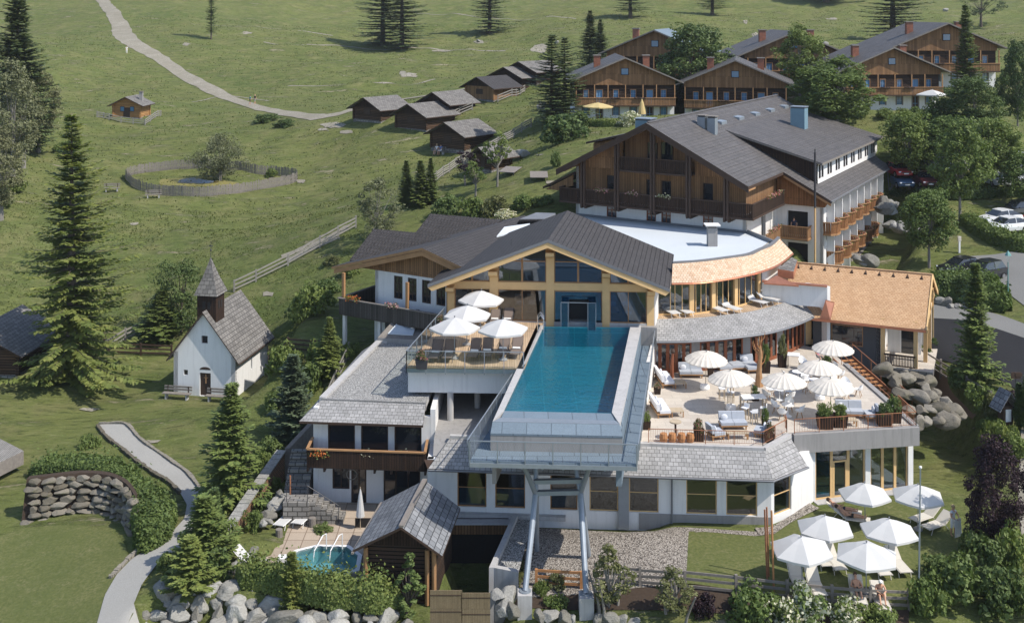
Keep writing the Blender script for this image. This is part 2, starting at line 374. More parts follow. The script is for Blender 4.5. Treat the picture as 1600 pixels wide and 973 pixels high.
m_cloth('canvas_yellow', (.72, .56, .27), .3)
def schlick(s, f0, bump=None):
    lw = s.n('ShaderNodeLayerWeight'); lw.inputs[0].default_value = .5
    if bump: s.l(bump, lw.inputs['Normal'])
    return s.math('ADD', s.math('MULTIPLY', s.math('POWER', lw.outputs['Facing'], 5.0), 1-f0), f0)
def m_glass(name, tint, rough=.03, f0=.12):
    """thin window glass: mirror-like at grazing, otherwise see-through and tinted"""
    s = NB(name); g = s.n('ShaderNodeBsdfGlossy'); g.inputs['Roughness'].default_value = rough; g.inputs[0].default_value = (.9, .95, 1, 1)
    t = s.n('ShaderNodeBsdfTransparent'); t.inputs[0].default_value = (*tint, 1)
    mx = s.n('ShaderNodeMixShader')
    s.l(schlick(s, f0), mx.inputs[0]); s.l(t.outputs[0], mx.inputs[1]); s.l(g.outputs[0], mx.inputs[2]); s.l(mx.outputs[0], s.t.nodes['Material Output'].inputs[0])
m_glass('glass', (.62, .66, .70)); m_glass('glass_clear', (.95, .98, .98), .02, .03); m_glass('glass_blue', (.22, .50, .68)); m_glass('glass_teal', (.05, .42, .55))
m_flat('glass_dark', (.018, .022, .028), .06, .9); m_flat('glass_sky', (.10, .22, .36), .08, 1.0)
def m_water(name, tint, rough=.02, wave=2.6, strength=.9):
    s = NB(name); g = s.n('ShaderNodeBsdfGlossy'); g.inputs['Roughness'].default_value = rough; t = s.n('ShaderNodeBsdfTransparent'); t.inputs[0].default_value = (*tint, 1)
    mx = s.n('ShaderNodeMixShader')
    tc = s.n('ShaderNodeTexCoord').outputs['Object']; n = s.noise(tc, wave, 3); b = s.n('ShaderNodeBump'); b.inputs['Strength'].default_value = strength; b.inputs['Distance'].default_value = .05
    s.l(n, b.inputs['Height']); s.l(b.outputs[0], g.inputs['Normal']); s.l(schlick(s, .05, b.outputs[0]), mx.inputs[0]); s.l(t.outputs[0], mx.inputs[1]); s.l(g.outputs[0], mx.inputs[2]); s.l(mx.outputs[0], s.t.nodes['Material Output'].inputs[0])
m_water('pool_water', (.30, .72, .80)); m_water('tub_water', (.62, .84, .86)); m_water('pond_water', (.62, .55, .35), .05, 3, .1)
m_ground2('pond_bed', (.20, .19, .07), (.32, .25, .09), (.12, .14, .05), 1.5)
m_brick('pool_steel', (.06, .30, .36), (.045, .25, .32), (.10, .37, .43), 1.9, 1.15, .035, rough=.4, bump=.05, var=.1, off=0)
m_plain('tub_tile', (.27, .43, .45), .4, .1, 2, 0)
# foliage
m_leaf('needle_dark', (0.074, 0.104, 0.044), (0.149, 0.182, 0.069), (0.096, 0.133, 0.053), .12)
m_leaf('needle_mid', (0.112, 0.163, 0.052), (0.232, 0.269, 0.08), (0.166, 0.208, 0.056), .15)
m_leaf('needle_yellow', (0.187, 0.224, 0.061), (0.305, 0.32, 0.106), (0.142, 0.192, 0.061), .38)
m_leaf('needle_blue', (0.12, 0.153, 0.088), (0.215, 0.26, 0.149), None, .12)
m_leaf('needle_bright', (0.11, 0.159, 0.056), (0.185, 0.235, 0.092), None, .2)
m_leaf('leaf_mid', (0.094, 0.135, 0.039), (0.222, 0.275, 0.08), (0.133, 0.178, 0.054), .3)
m_leaf('leaf_dark', (0.081, 0.122, 0.041), (0.164, 0.217, 0.071), None, .25)
m_leaf('leaf_bright', (0.116, 0.167, 0.054), (0.198, 0.255, 0.089), None, .3)
m_leaf('leaf_grey', (0.156, 0.166, 0.088), (0.273, 0.275, 0.154), None, .25)
m_leaf('leaf_purple', (.028, .016, .022), (.07, .035, .045), None, .15)
m_leaf('leaf_olive', (0.13, 0.145, 0.056), (0.216, 0.216, 0.097), None, .25)
m_leaf('blossom', (.55, .53, .42), (.72, .70, .62), (.62, .6, .45), .3)
m_leaf('flower_red', (.45, .05, .06), (.55, .12, .18), (.6, .45, .45), .3)
m_leaf('flower_orange', (.55, .16, .05), (.60, .25, .08), None, .3)
m_leaf('grass_blade', (.10, .13, .035), (.19, .2, .07), None, .3)
for n, c in (('skin', (.52, .30, .20)), ('hair', (.06, .035, .02)), ('hair_blond', (.45, .32, .18)), ('cloth_white', (.75, .75, .74)), ('cloth_navy', (.02, .03, .06)), ('cloth_blue', (.06, .17, .42)),
             ('cloth_green', (.06, .32, .28)), ('cloth_black', (.02, .02, .022)), ('cloth_pink', (.55, .22, .3)), ('cloth_grey', (.3, .3, .3))): m_plain(n, c, .8, .08, 8, .05)
for n, c in (('car_white', (.72, .73, .74)), ('car_black', (.015, .016, .02)), ('car_red', (.35, .02, .025)), ('car_blue', (.06, .12, .22)), ('car_silver', (.40, .42, .44)), ('car_darkred', (.09, .02, .025))):
    m = m_flat(n, c, .3, .5); m.node_tree.nodes['Principled BSDF'].inputs['Coat Weight'].default_value = .6
m_flat('tyre', (.02, .02, .02), .8, .2); m_flat('rim', (.45, .46, .48), .3, .5, .8); m_flat('tail_red', (.5, .02, .02), .3); m_flat('headlamp', (.8, .82, .85), .1, .6)
# ---------------------------------------------------------------- terrain
CP = [(40,150,205),(0,60,280),(0,0,340),(100,230,160),(0,320,125),(100,480,106),(200,190,182),(395,163,195),(330,135,215),(260,95,240),(200,60,268),(180,20,305),(160,0,335),
 (590,192,155),(500,182,167),(640,158,183),(735,138,196),(700,60,285),(700,0,350),(1000,60,258),(1000,0,325),(1300,60,250),(1300,0,320),(1580,60,242),(1580,0,310),(400,60,275),(400,0,345),
 (975,192,132),(825,130,185),(900,200,130),(850,235,121),(800,262,126),(720,300,118),(640,330,114),(560,345,113),(365,455,105),(450,415,108),(620,320,118),(700,270,128),(760,238,136),(830,200,143),
 (725,236,143),(665,200,150),(765,165,163),(800,152,170),(330,287,140),(200,290,139),(460,285,141),(500,250,150),(450,330,131),(250,400,116),(450,480,93),(420,520,92),(400,560,92.5),(480,500,89),(585,526,83.5),(540,515,86),
 (870,325,106),(1400,285,119),(1590,285,119),(1395,175,136),(1490,165,150),(1400,215,127),(1560,200,130),(1590,240,124),(1590,365,105),(1500,360,106),(1535,430,97.5),(1440,380,104),(1350,425,99),(1390,330,110),
 (1520,475,92),(1450,525,87),(1560,565,81.5),(1590,620,75.5),(1430,572,82.3),(1180,100,190),(1280,180,133),(900,60,262),(1460,240,121)]
pts = [PD(*c) for c in CP]
for (x, y, z) in [(-26,87,-.9),(-22,95,-.6),(-31,97,-.3),(-40,90,-.5),(-45,75,-1),(-28,80,-1),(-20,75,-.8),(-17,68,-.4),(-30,66,-1.6),(-34,62,-2),(-28,56,-2.2),(-40,56,-2.2),(-22,57,-1.3),
                  (-18,62,-.4),(-14,63,-.5),(-16,57,.2),(-12,55,-.6),(-8,60,-.5),(-14,80,.2),(-12,88,2.8),(-9,92,3.8),(0,66,0),(5,60,0),(10,57,0),(18,60,0),(24,62,0),(28,70,.3),(30,66,.4),(32,58,-.2),
                  (10,54.6,-.6),(0,54,-1.5),(20,53,-1),(30,50,-1.5),(0,48,-4),(-30,48,-3.5),(30,46,-4),(0,30,-8),(-60,30,-8),(60,30,-8),(36,72,2.2),(0,80,2),(10,90,3),(20,88,3),(33,76,3.1),(29,73,1.6),(45,60,1),
                  (60,90,6),(70,130,12),(-70,80,2),(-80,130,12),(45,100,7.5),(0,0,-12),(-80,0,-12),(80,0,-12),
                  (-200,340,40),(200,300,38),(0,480,60),(-200,480,70),(200,480,62),(0,620,85),(-260,620,95),(260,620,90),(120,200,28),(-120,200,26)]:
    pts.append(V((x, y, z)))
A = np.array([[p.x, p.y] for p in pts]); Z = np.array([p.z for p in pts]); S = 60.
def _phi(r2): return np.where(r2 > 0, r2*np.log(np.maximum(r2, 1e-12))*.5, 0)
n_ = len(A); D = ((A[:, None]-A[None])**2).sum(-1)/S**2; K = _phi(D)+np.eye(n_)*.004; Q = np.c_[np.ones(n_), A/S]
L = np.block([[K, Q], [Q.T, np.zeros((3, 3))]]); W_ = np.linalg.solve(L, np.r_[Z, 0, 0, 0])
def tps(x, y):
    x = np.asarray(x, float); y = np.asarray(y, float); sh = x.shape; q = np.c_[x.ravel(), y.ravel()]
    out = np.empty(len(q))
    for i in range(0, len(q), 20000):
        qq = q[i:i+20000]; r = ((qq[:, None]-A[None])**2).sum(-1)/S**2
        out[i:i+20000] = _phi(r)@W_[:n_]+W_[n_]+qq@W_[n_+1:]/S
    return out.reshape(sh)
def sn(x, y, f, seed=0): return noise.noise(V((x*f+seed, y*f-seed*1.7, seed*.3)))
PADS = []      # (polygon, z, blend): level ground cut into the slope
def pad(poly, z, bl=.8): PADS.append((np.array([[p[0], p[1]] for p in poly], float), z, bl))
def poly_sd(x, y, P_):
    """signed distance (negative inside) to a polygon, vectorised"""
    d = np.full(x.shape, 1e9); inside = np.zeros(x.shape, bool); n = len(P_)
    for i in range(n):
        a, b = P_[i], P_[(i+1) % n]; e = b-a; wx, wy = x-a[0], y-a[1]; t = np.clip((wx*e[0]+wy*e[1])/max(e@e, 1e-9), 0, 1)
        d = np.minimum(d, (wx-t*e[0])**2+(wy-t*e[1])**2)
        c = ((a[1] > y) != (b[1] > y)) & (x < (b[0]-a[0])*(y-a[1])/(b[1]-a[1]+1e-12)+a[0]); inside ^= c
    d = np.sqrt(d); return np.where(inside, -d, d)
pad([(-8.5,66.8),(-18.5,66.8),(-12,80),(-4,84),(16,86),(30,84),(30,72.5),(25,63.2),(-8.5,63.2)], -.6, 2)        # under the hotel front
pad([(-3.1,52),(-1,52),(-.2,63.4),(-8,63.4),(-8,62.5),(-2.6,61)], -3.6, .5)                                      # sunken yard
CHAL = [(977,89,140,1,0),(1151,93,139,1,-12),(1396,73,141,1,4),(1482,35,160,1.15,0),(1243,48,160,1.12,0),(1025,46,162,1.12,-16)]
for a_, b_, d_, s_, r_ in CHAL:
    pk = PD(a_, b_, d_); Mx = Matrix.Translation((pk.x, pk.y+.9*s_, 0)) @ Matrix.Rotation(math.radians(r_), 4, 'Z') @ Matrix.Scale(s_, 4)
    pad([Mx @ V((x, y, 0)) for x, y in ((-7, -3.5), (7, -3.5), (7, 12), (-7, 12))], pk.z-8.2*s_-.05, 3)
pad([(-17.5,59.5),(-12.6,60),(-12.6,66.5),(-8,66.5),(-8,60.5),(-9,56.8),(-16,56.8)], -.62, .8)     # whirlpool patio
pad([P(425,872,-.3),P(460,846,-.3),P(560,846,-.3),P(582,868,-.3),P(574,905,-.3),P(520,920,-.3),P(445,915,-.3)], -1.9, .6)
pad([(9.5,56.5),(9.5,63.5),(17.5,66.5),(25.5,69),(27,66),(26,57)], -.02, 2)
hx_, hy_ = V((.8616, -.5075, 0)), V((.5075, .8616, 0)); ho_ = V((11.8, 97.7, 0))
pad([ho_+hx_*u+hy_*v for u, v in ((12.5, 8), (17, 8), (17.5, 20), (12.5, 20))], 4.7, 2.5); pad([ho_+hx_*u+hy_*v for u, v in ((12.5, 20.5), (17, 20.5), (17, 33), (12.5, 33))], 5.4, 2.5)
cf_ = [V((-26.6, 87.2, 0))+V((.985, -.174, 0))*u+V((.174, .985, 0))*v for u, v in ((-1.2, -2.2), (6.6, -2.2), (6.6, 7.5), (-1.2, 7.5))]; pad(cf_, -.98, 2.5)
pad([(-17.2, 46), (-4.5, 46), (-4.5, 54.4), (-12, 55.4), (-17.5, 55.8)], -3.2, .9)
def axis(lo, hi, fine_lo, fine_hi, st, grow):
    a = list(np.arange(fine_lo, fine_hi+1e-6, st)); s_ = st
    while a[-1] < hi: s_ = min(s_*grow, 9); a.append(a[-1]+s_)
    s_ = st
    while a[0] > lo: s_ = min(s_*grow, 9); a.insert(0, a[0]-s_)
    return np.array(a)
XS = axis(-330, 330, -42, 46, .8, 1.045); YS = axis(-60, 640, 50, 150, .8, 1.03)
GX, GY = np.meshgrid(XS, YS); GZ = tps(GX, GY)
def gz(x, y):
    i = int(np.clip(np.searchsorted(YS, y)-1, 0, len(YS)-2)); j = int(np.clip(np.searchsorted(XS, x)-1, 0, len(XS)-2))
    a = (x-XS[j])/(XS[j+1]-XS[j]); b = (y-YS[i])/(YS[i+1]-YS[i])
    return float((GZ[i, j]*(1-a)+GZ[i, j+1]*a)*(1-b)+(GZ[i+1, j]*(1-a)+GZ[i+1, j+1]*a)*b)
def G(px, py):
    """where the sight line through a picture point meets the ground"""
    lo = 45.
    while lo < 600:
        p = PD(px, py, lo)
        if p.z < gz(p.x, p.y): break
        lo += .4
    a, b = lo-.4, lo
    for _ in range(12):
        m = (a+b)/2; p = PD(px, py, m)
        if p.z < gz(p.x, p.y): b = m
        else: a = m
    p = PD(px, py, b); return V((p.x, p.y, gz(p.x, p.y)))
TRKP = [(150,-25),(163,5),(185,35),(200,62),(250,92),(300,125),(345,148),(395,166),(440,176),(490,183),(530,178),(556,170),(600,160),(650,153),(700,145),(735,138),(760,133)]
TRK = [tuple(G(*p).xy) for p in TRKP]; TD = np.full(GX.shape, 1e9)
for (ax, ay), (bx, by) in zip(TRK, TRK[1:]):
    ex, ey = bx-ax, by-ay; t_ = np.clip(((GX-ax)*ex+(GY-ay)*ey)/(ex*ex+ey*ey), 0, 1); TD = np.minimum(TD, np.hypot(GX-ax-t_*ex, GY-ay-t_*ey))
CALM = np.clip((TD-3)/14, 0, 1)
far = np.clip((GY-100)/80, 0, 1)*np.clip((GY-95)/20, 0, 1)
NZ = np.zeros_like(GZ)
for i in range(GX.shape[0]):
    for j in range(GX.shape[1]):
        x, y = GX[i, j], GY[i, j]
        if y < 90: NZ[i, j] = .10*sn(x, y, .25); continue
        ridge = 1-abs(sn(x, y*2.4, .045, 3))*2
        NZ[i, j] = far[i, j]*(1.6*sn(x, y, .018)+.9*sn(x, y*1.8, .06, 5)+.9*ridge*ridge+.35*sn(x*.6, y*2.2, .16, 7))+.22*sn(x, y, .3, 9)*min(1, (y-90)/40)
GZ = GZ+NZ*CALM
for P_, z, bl in PADS:
    sdv = poly_sd(GX, GY, P_); t = np.clip(sdv/bl, 0, 1); t = t*t*(3-2*t); GZ = np.where(sdv < bl, z*(1-t)+GZ*t, GZ)
nr, nc = GX.shape
me = bpy.data.meshes.new('terrain'); vv = np.stack([GX, GY, GZ], -1).reshape(-1, 3)
ff = [(i*nc+j, i*nc+j+1, (i+1)*nc+j+1, (i+1)*nc+j) for i in range(nr-1) for j in range(nc-1)]
me.from_pydata(vv.tolist(), [], ff); me.polygons.foreach_set('use_smooth', [True]*len(ff)); me.materials.append(MATS['grass'])
tr = bpy.data.objects.new('terrain', me); COL.objects.link(tr); tr['kind'] = 'structure'
# roads and paths draped over the terrain
def drape(name, poly, mat, off=.05, step=.8, jit=0, crown=0):
    """flat-lying region inside a plan polygon, following the ground"""
    Pp = np.array([[p[0], p[1]] for p in poly]); x0, y0 = Pp.min(0)-1; x1, y1 = Pp.max(0)+1
    xs = np.arange(x0, x1+step, step); ys = np.arange(y0, y1+step, step); X, Y = np.meshgrid(xs, ys); sdv = poly_sd(X, Y, Pp)
    # pull the outside ring of grid points onto the outline
    gx = np.gradient(sdv, step, axis=1); gy = np.gradient(sdv, step, axis=0); near = (sdv > 0) & (sdv < step*1.5)
    X2 = np.where(near, X-gx*sdv, X); Y2 = np.where(near, Y-gy*sdv, Y)
    vs, idx, fs = [], {}, []
    def vid(i, j):
        if (i, j) not in idx:
            x, y = X2[i, j]+random.uniform(-jit, jit), Y2[i, j]+random.uniform(-jit, jit); idx[(i, j)] = len(vs); vs.append((x, y, gz(x, y)+off))
        return idx[(i, j)]
    for i in range(len(ys)-1):
        for j in range(len(xs)-1):
            c = [(i, j), (i, j+1), (i+1, j+1), (i+1, j)]
            if sum(sdv[a] < 0 for a in c) >= 1 and all(sdv[a] < step*1.5 for a in c): fs.append([vid(*a) for a in c])
    m = bpy.data.meshes.new(name); m.from_pydata(vs, [], fs); m.polygons.foreach_set('use_smooth', [True]*len(fs)); m.materials.append(MATS[mat])
    o = bpy.data.objects.new(name, m); COL.objects.link(o); o['kind'] = 'structure'; return o
def strip(pxs, halfw, jit=0.):
    """outline polygon of a way of given half widths along picture points"""
    c = [G(*p[:2]) for p in pxs]; halfw = [v.x for v in lerp_curve([V((h, 0, 0)) for h in halfw], 5)]; c = lerp_curve(c, 5); c2 = []
    for i in range(len(c)-1):
        n = max(1, int((c[i+1]-c[i]).length/2.5))
        for k in range(n): c2.append((c[i].lerp(c[i+1], k/n), halfw[i]+(halfw[i+1]-halfw[i])*k/n))
    c2.append((c[-1], halfw[-1])); l, r = [], []
    for i, (p, hw) in enumerate(c2):
        d = (c2[min(i+1, len(c2)-1)][0]-c2[max(i-1, 0)][0]); d.z = 0; d.normalize(); n = V((-d.y, d.x, 0))
        l.append(p+n*(hw+random.uniform(-jit, jit))); r.append(p-n*(hw+random.uniform(-jit, jit)))
    return l+r[::-1]
drape('gravel_track', strip([(150,-25),(163,5),(185,35),(200,62),(250,92),(300,125),(345,148),(395,166),(440,176),(490,183),(530,178),(556,170)], [1.8,1.8,2.0,2.5,1.8,1.6,1.45,1.4,1.4,1.6,1.2,1.0], .3), 'track', .07, .6, .0)
drape('field_track', strip([(556,170),(600,160),(650,153),(700,145),(735,138),(760,133)], [1.0,.9,.9,.8,.8,.8], .1), 'track', .12, .5)
drape('garden_path', [G(*p) for p in [(155,664),(195,664),(219,688),(263,719),(291,739),(308,760),(318,775),(314,801),(302,832),(281,860),(246,882),(222,914),(208,948),(222,990),(148,990),(164,931),(182,900),(205,876),(240,852),(267,835),(288,812),(292,790),(281,770),(260,750),(240,739),(212,719),(192,702),(168,684)]], 'path_gravel', .09, .35)
drape('parking_area', [G(*p) for p in [(1385,262),(1640,262),(1640,300),(1390,298)]], 'asphalt_light', .06, .8)
drape('lower_parking_area', [G(*p) for p in [(1640,372),(1640,500),(1600,478),(1560,447),(1520,428),(1490,410),(1500,402),(1560,398),(1600,392)]], 'asphalt_light', .06, .8)
drape('approach_road', [G(*p) for p in [(1455,476),(1500,478),(1560,492),(1640,520),(1640,560),(1600,528),(1560,515),(1500,500),(1445,497)]], 'asphalt_light', .06, .8)
drape('asphalt_road', [G(*p) for p in [(1445,497),(1500,500),(1560,515),(1600,528),(1640,560),(1640,640),(1600,618),(1560,592),(1520,580),(1480,566),(1445,552),(1430,545),(1430,500)]], 'asphalt', .06, .8)
drape('gravel_verge', [G(*p) for p in [(1590,614),(1640,630),(1640,900),(1598,860),(1590,760),(1596,690)]], 'track', .06, .8)

drape('pebble_bed', [P(x, y, 0) for x, y in [(803,807),(1195,832),(1182,838),(1076,829),(1072,908),(830,908),(806,888)]], 'pebbles', .06, .4)
drape('mown_lawn', [P(x, y, 0) for x, y in [(1076,829),(1182,838),(1208,833),(1262,800),(1330,796),(1430,770),(1470,790),(1500,830),(1490,900),(1420,935),(1200,925),(1072,910)]], 'lawn', .05, .5)
drape('pebble_margin', [P(x, y, 0) for x, y in [(1186,838),(1210,835),(1240,815),(1280,795),(1262,786),(1236,806),(1206,824),(1180,826)]], 'pebbles', .09, .3)
drape('round_lawn', [G(x, y) for x, y in [(-40,860),(0,838),(40,826),(90,821),(140,822),(175,832),(195,850),(203,880),(195,905),(175,925),(160,950),(148,985),(-40,985)]], 'lawn', .05, .5)
drape('planting_bed', [G(x, y) for x, y in [(832,912),(1072,915),(1420,945),(1420,990),(780,990),(800,930)]], 'soil', .04, .5)
drape('hotel_gravel_edge', [G(x, y) for x, y in [(1330,410),(1345,400),(1372,362),(1360,355),(1330,385)]], 'pebbles', .06, .5)
drape('slope_earth', [G(x, y) for x, y in [(1440,575),(1452,575),(1545,640),(1520,655),(1470,640),(1440,600)]], 'earth', .06, .5)

for side in ([(155,664),(195,664),(219,688),(263,719),(291,739),(308,760),(318,775)], [(152,666),(168,686),(192,704),(212,721),(240,741),(260,752),(281,772)], [(172,905),(184,893),(207,870),(238,850)]):
    m = MB()
    for a, b in zip(lerp_curve([G(*p) for p in side], 6), lerp_curve([G(*p) for p in side], 6)[1:]):
        a2 = V((a.x, a.y, gz(a.x, a.y)+.1)); b2 = V((b.x, b.y, gz(b.x, b.y)+.1)); m.beam(a2, b2.lerp(a2, .08), random.uniform(.16, .28), random.uniform(.16, .26), 'rock_brown')
    o = m.struct('path_edging')

def patch(px, py, w, h, mat='track'):
    k = 14; ph = random.uniform(0, 6); drape('bare_patch', [G(px+w/2*math.cos(a*6.283/k)*random.uniform(.6, 1.1), py+h/2*math.sin(a*6.283/k)*random.uniform(.55, 1.15)) for a in range(k)], mat, .06, .7, .12)
for q in ((843,76,34,16),(748,66,22,6),(640,118,30,8),(630,115,16,8),(520,196,44,9),(540,207,30,6),(505,203,20,5),(290,70,14,6),(690,80,30,3),(385,52,18,5),(1355,118,30,6),(1300,30,20,4),(470,284,16,6),(810,236,50,2.5),(850,243,40,2),(865,285,30,5),(210,350,16,4),(140,640,30,5),(240,690,22,4),(290,620,14,3),(345,640,12,3),(420,460,26,6),(465,500,20,4),(1180,55,12,8),(1195,72,14,8),(1165,35,10,6)): patch(*q)
for l, w in (([(412,66),(470,71),(540,73),(620,76),(700,79),(790,80)],.3),([(450,135),(520,134),(600,130),(680,124)],.22),([(330,40),(420,45),(520,56)],.2),([(640,20),(760,28),(900,30)],.22),([(420,158),(350,150),(300,160)],.2)): drape('cattle_path', strip(l, [w]*len(l), .05), 'track', .05, .35)
for l in ([(440,402),(480,385),(520,368),(545,352)], [(448,408),(490,388),(530,370)]): drape('fence_track', strip(l, [.45]*len(l), .08), 'track', .05, .4)
# ================================================================ pool wing (lower front building with the terrace on top)
WF = [(-4.9, 64.3), (14.7, 62.9)]          # front facade line
root = T('pool_wing', 'long white ground floor wing with large windows and silver shingle eaves under the terrace', 'building', (5, 63.5, 0))
Lf = math.hypot(WF[1][0]-WF[0][0], WF[1][1]-WF[0][1])
def u_of(px, a=WF[0], b=WF[1]):
    t = (px-800)/F; dx, dy = b[0]-a[0], b[1]-a[1]; L = math.hypot(dx, dy); s = (t*a[1]-a[0])/(dx-t*dy); return s*L
zx = lambda x: 700+x/2.963
wins = [(43,178,1), (218,357,1), (473,600,1), (655,788,0), (838,975,0), (1103,1245,0), (1288,1432,0)]
ops = [(u_of(zx(a)), u_of(zx(b)), .45, 2.75) for a, b, c in wins]
m = MB(); m.wall(WF[0], WF[1], -.6, 3.15, .35, [(o[0], o[1], o[2]+.6, o[3]+.6) for o in ops], 'plaster')
B1 = P(1236.6, 806, 0); B2 = P(1270.6, 783, 0); m.wall(WF[1], B1, -.6, 3.15, .35, [(.25, 1.75, 1.0, 3.3)], 'plaster')
m.wall(B1, B2, -.6, 3.15, .35, [], 'plaster'); m.wall((-4.9, 70), WF[0], -.6, 3.15, .35, [], 'plaster'); m.build('wall', root)
pl = MB(); d_ = V((WF[1][0]-WF[0][0], WF[1][1]-WF[0][1], 0)).normalized(); nn = V((d_.y, -d_.x, 0))
def wp(u, k, z): return V((WF[0][0], WF[0][1], 0))+d_*u+nn*k+V((0, 0, z))
pl.hexa([wp(12.2, 0, -.5), wp(12.2, .05, -.5), wp(Lf, .05, -.5), wp(Lf, 0, -.5), wp(12.2, 0, .42), wp(12.2, .05, .42), wp(Lf, .05, .42), wp(Lf, 0, .42)], 'plaster_grey'); pl.build('plinth', root); pl = MB()
pl.hexa([wp(-.2, 0, -.05), wp(-.2, .35, -.05), wp(8, .35, -.05), wp(8, 0, -.05), wp(-.2, 0, .18), wp(-.2, .35, .18), wp(8, .35, .18), wp(8, 0, .18)], 'concrete'); pl.build('plinth', root)
for (a, b, c), o in zip(wins, ops):
    f = win(root, WF[0], WF[1], o[0], o[1], o[2], o[3], 1, 1, 'timber_mid' if c else 'timber_light', 'glass', .06, inset=.12, rows=[1.55])
    if c:
        g = MB(); n_c = 26
        for i in range(n_c):
            u0 = o[0]+.1+(o[1]-o[0]-.2)*i/n_c; u1 = o[0]+.1+(o[1]-o[0]-.2)*(i+1)/n_c; um = (u0+u1)/2
            g.quad(wp(u0, -.32, .5), wp(um, -.25, .5), wp(um, -.25, 1.5), wp(u0, -.32, 1.5), 'curtain'); g.quad(wp(um, -.25, .5), wp(u1, -.32, .5), wp(u1, -.32, 1.5), wp(um, -.25, 1.5), 'curtain')
        g.build('curtain', f)
win(root, WF[1], B1, .25, 1.75, .4, 2.7, 1, 1, 'timber_light', 'glass', .06, inset=.12, rows=[1.5])
# blue-grey steel pier and downpipe
p = MB(); p.hexa([wp(u, k, z) for z in (-.4, 3.1) for u, k in ((u_of(zx(789)), .02), (u_of(zx(789)), .3), (u_of(zx(837)), .3), (u_of(zx(837)), .02))], 'steel_galv'); p.build('pier', root)
p = MB(); uu = u_of(zx(1036)); p.tube([wp(uu, .1, -.2), wp(uu, .1, 3.0)], .05, 'lead', 8); p.build('downpipe', root)
# rooms behind the glass
q = MB(); q.quad(wp(0, -.4, .1), wp(Lf, -.4, .1), wp(Lf, -5.5, .1), wp(0, -5.5, .1), 'plank_floor'); q.quad(wp(0, -5.5, 0), wp(Lf, -5.5, 0), wp(Lf, -5.5, 3), wp(0, -5.5, 3), 'interior')
q.quad(wp(0, -.4, 3.0), wp(Lf, -.4, 3.0), wp(Lf, -5.5, 3.0), wp(0, -5.5, 3.0), 'interior')
for u in (5.4, 11.9): q.quad(wp(u, -.4, 0), wp(u, -5.5, 0), wp(u, -5.5, 3), wp(u, -.4, 3), 'interior')
q.build('interior', root)
# silver shingle skirt roof
E0, E1, E2 = P(669, 732, 3.0), P(1208, 749.5, 3.0), P(1262, 728, 3.0); S0, S1, S2 = P(703, 684, 4.05), P(1194, 703.5, 4.05), P(1234, 682, 4.05)
r = MB(); th = V((0, 0, -.16))
for a, b, c, d in ((E0, E1, S1, S0), (E1, E2, S2, S1)): r.ext([a, b, c, d], th, 'shingle_silver', 'wood_dark')
r.tube([E0+V((0,-.06,-.06)), E1+V((0,-.06,-.06)), E2+V((.05,-.02,-.06))], .06, 'lead', 6)
r.build('eaves_roof', root)
r = MB(); r.quad(wp(-.2, .0, 3.12), wp(Lf+.0, .0, 3.12), E1+V((0, 0, -.1)), E0+V((0, 0, -.1)), 'wood_dark'); r.build('soffit', root)
# glazed corner pavilion
G0, G1, G2 = P(1270.6, 783, 0), P(1427, 762, 0), V((24.3, 80, 0))
GL = (G1-G0).xy.length; gd = (G1-G0); gd.z = 0; gd.normalize()
m = MB(); fr = frame(G0, gd); m = MB(fr)
for x0, x1 in ((0, .15), (3.55, 3.9), (GL-.35, GL)): m = MB(fr); m.box(x0, x1, 0, .35, -.2, 3.1, 'plaster'); m.build('column', root)
m = MB(fr); m.box(0, GL, -.5, .6, -.3, .03, 'concrete'); m.build('threshold', root)
fz = MB(fr)
m2 = MB(fr)
for x0, x1, n, door in ((.15, 3.55, 3, 1), (3.9, GL-.35, 3, 0)):
    for i in range(n):
        a = x0+(x1-x0)*i/n; b = x0+(x1-x0)*(i+1)/n; g = MB(fr); dd = .13
        z1 = 3.0
        g.box(a, a+.09, dd-.05, dd+.05, .03, z1, 'timber_light'); g.box(b-.09, b, dd-.05, dd+.05, .03, z1, 'timber_light'); g.box(a+.09, b-.09, dd-.05, dd+.05, z1-.09, z1, 'timber_light'); g.box(a+.09, b-.09, dd-.05, dd+.05, .03, .12, 'timber_light')
        if door and i == 1: g.box(a+.09, b-.09, dd-.05, dd+.05, 2.1, 2.2, 'timber_light'); g.box(a+.09, a+.2, dd-.06, dd+.04, .1, 2.1, 'timber_light'); g.box(b-.2, b-.09, dd-.06, dd+.04, .1, 2.1, 'timber_light')
        f = g.build('glazing_frame', root); g = MB(fr); g.box(a+.05, b-.05, dd-.01, dd+.01, .08, z1-.05, 'glass_teal' if door and i == 0 else 'glass'); g.build('pane', f)
# its right-hand side
sd_ = frame(G1, (G2-G1)); SL = (G2-G1).xy.length
g = MB(sd_)
for x in (0, 2.6, 5.2): g.box(x, x+.12, 0, .12, 0, 3.0, 'timber_light')
g.box(7.5, SL, 0, .3, -.4, 3.1, 'plaster'); g.box(7.3, 7.5, -.05, .35, -.4, 3.1, 'plaster'); g.build('side_wall', root)
g = MB(sd_); g.box(.12, 7.3, .05, .07, .05, 3.0, 'glass'); g.build('pane', root)
g = MB(fr); g.quad((0, .5, .05), (GL, .5, .05), (GL, 9, .05), (0, 9, .05), 'plaster_warm'); g.quad((0, 9, 0), (GL, 9, 0), (GL, 9, 3.1), (0, 9, 3.1), 'plaster_warm'); g.quad((.05, .5, 0), (.05, 9, 0), (.05, 9, 3.1), (.05, .5, 3.1), 'interior')
for x in (1.0, 2.2, 4.6, 5.6): g.box(x, x+.6, 2.2, 4.1, .2, .42, 'sling_beige'); g.box(x, x+.6, 4.1, 4.6, .35, .95, 'sling_beige')
g.build('interior', root)
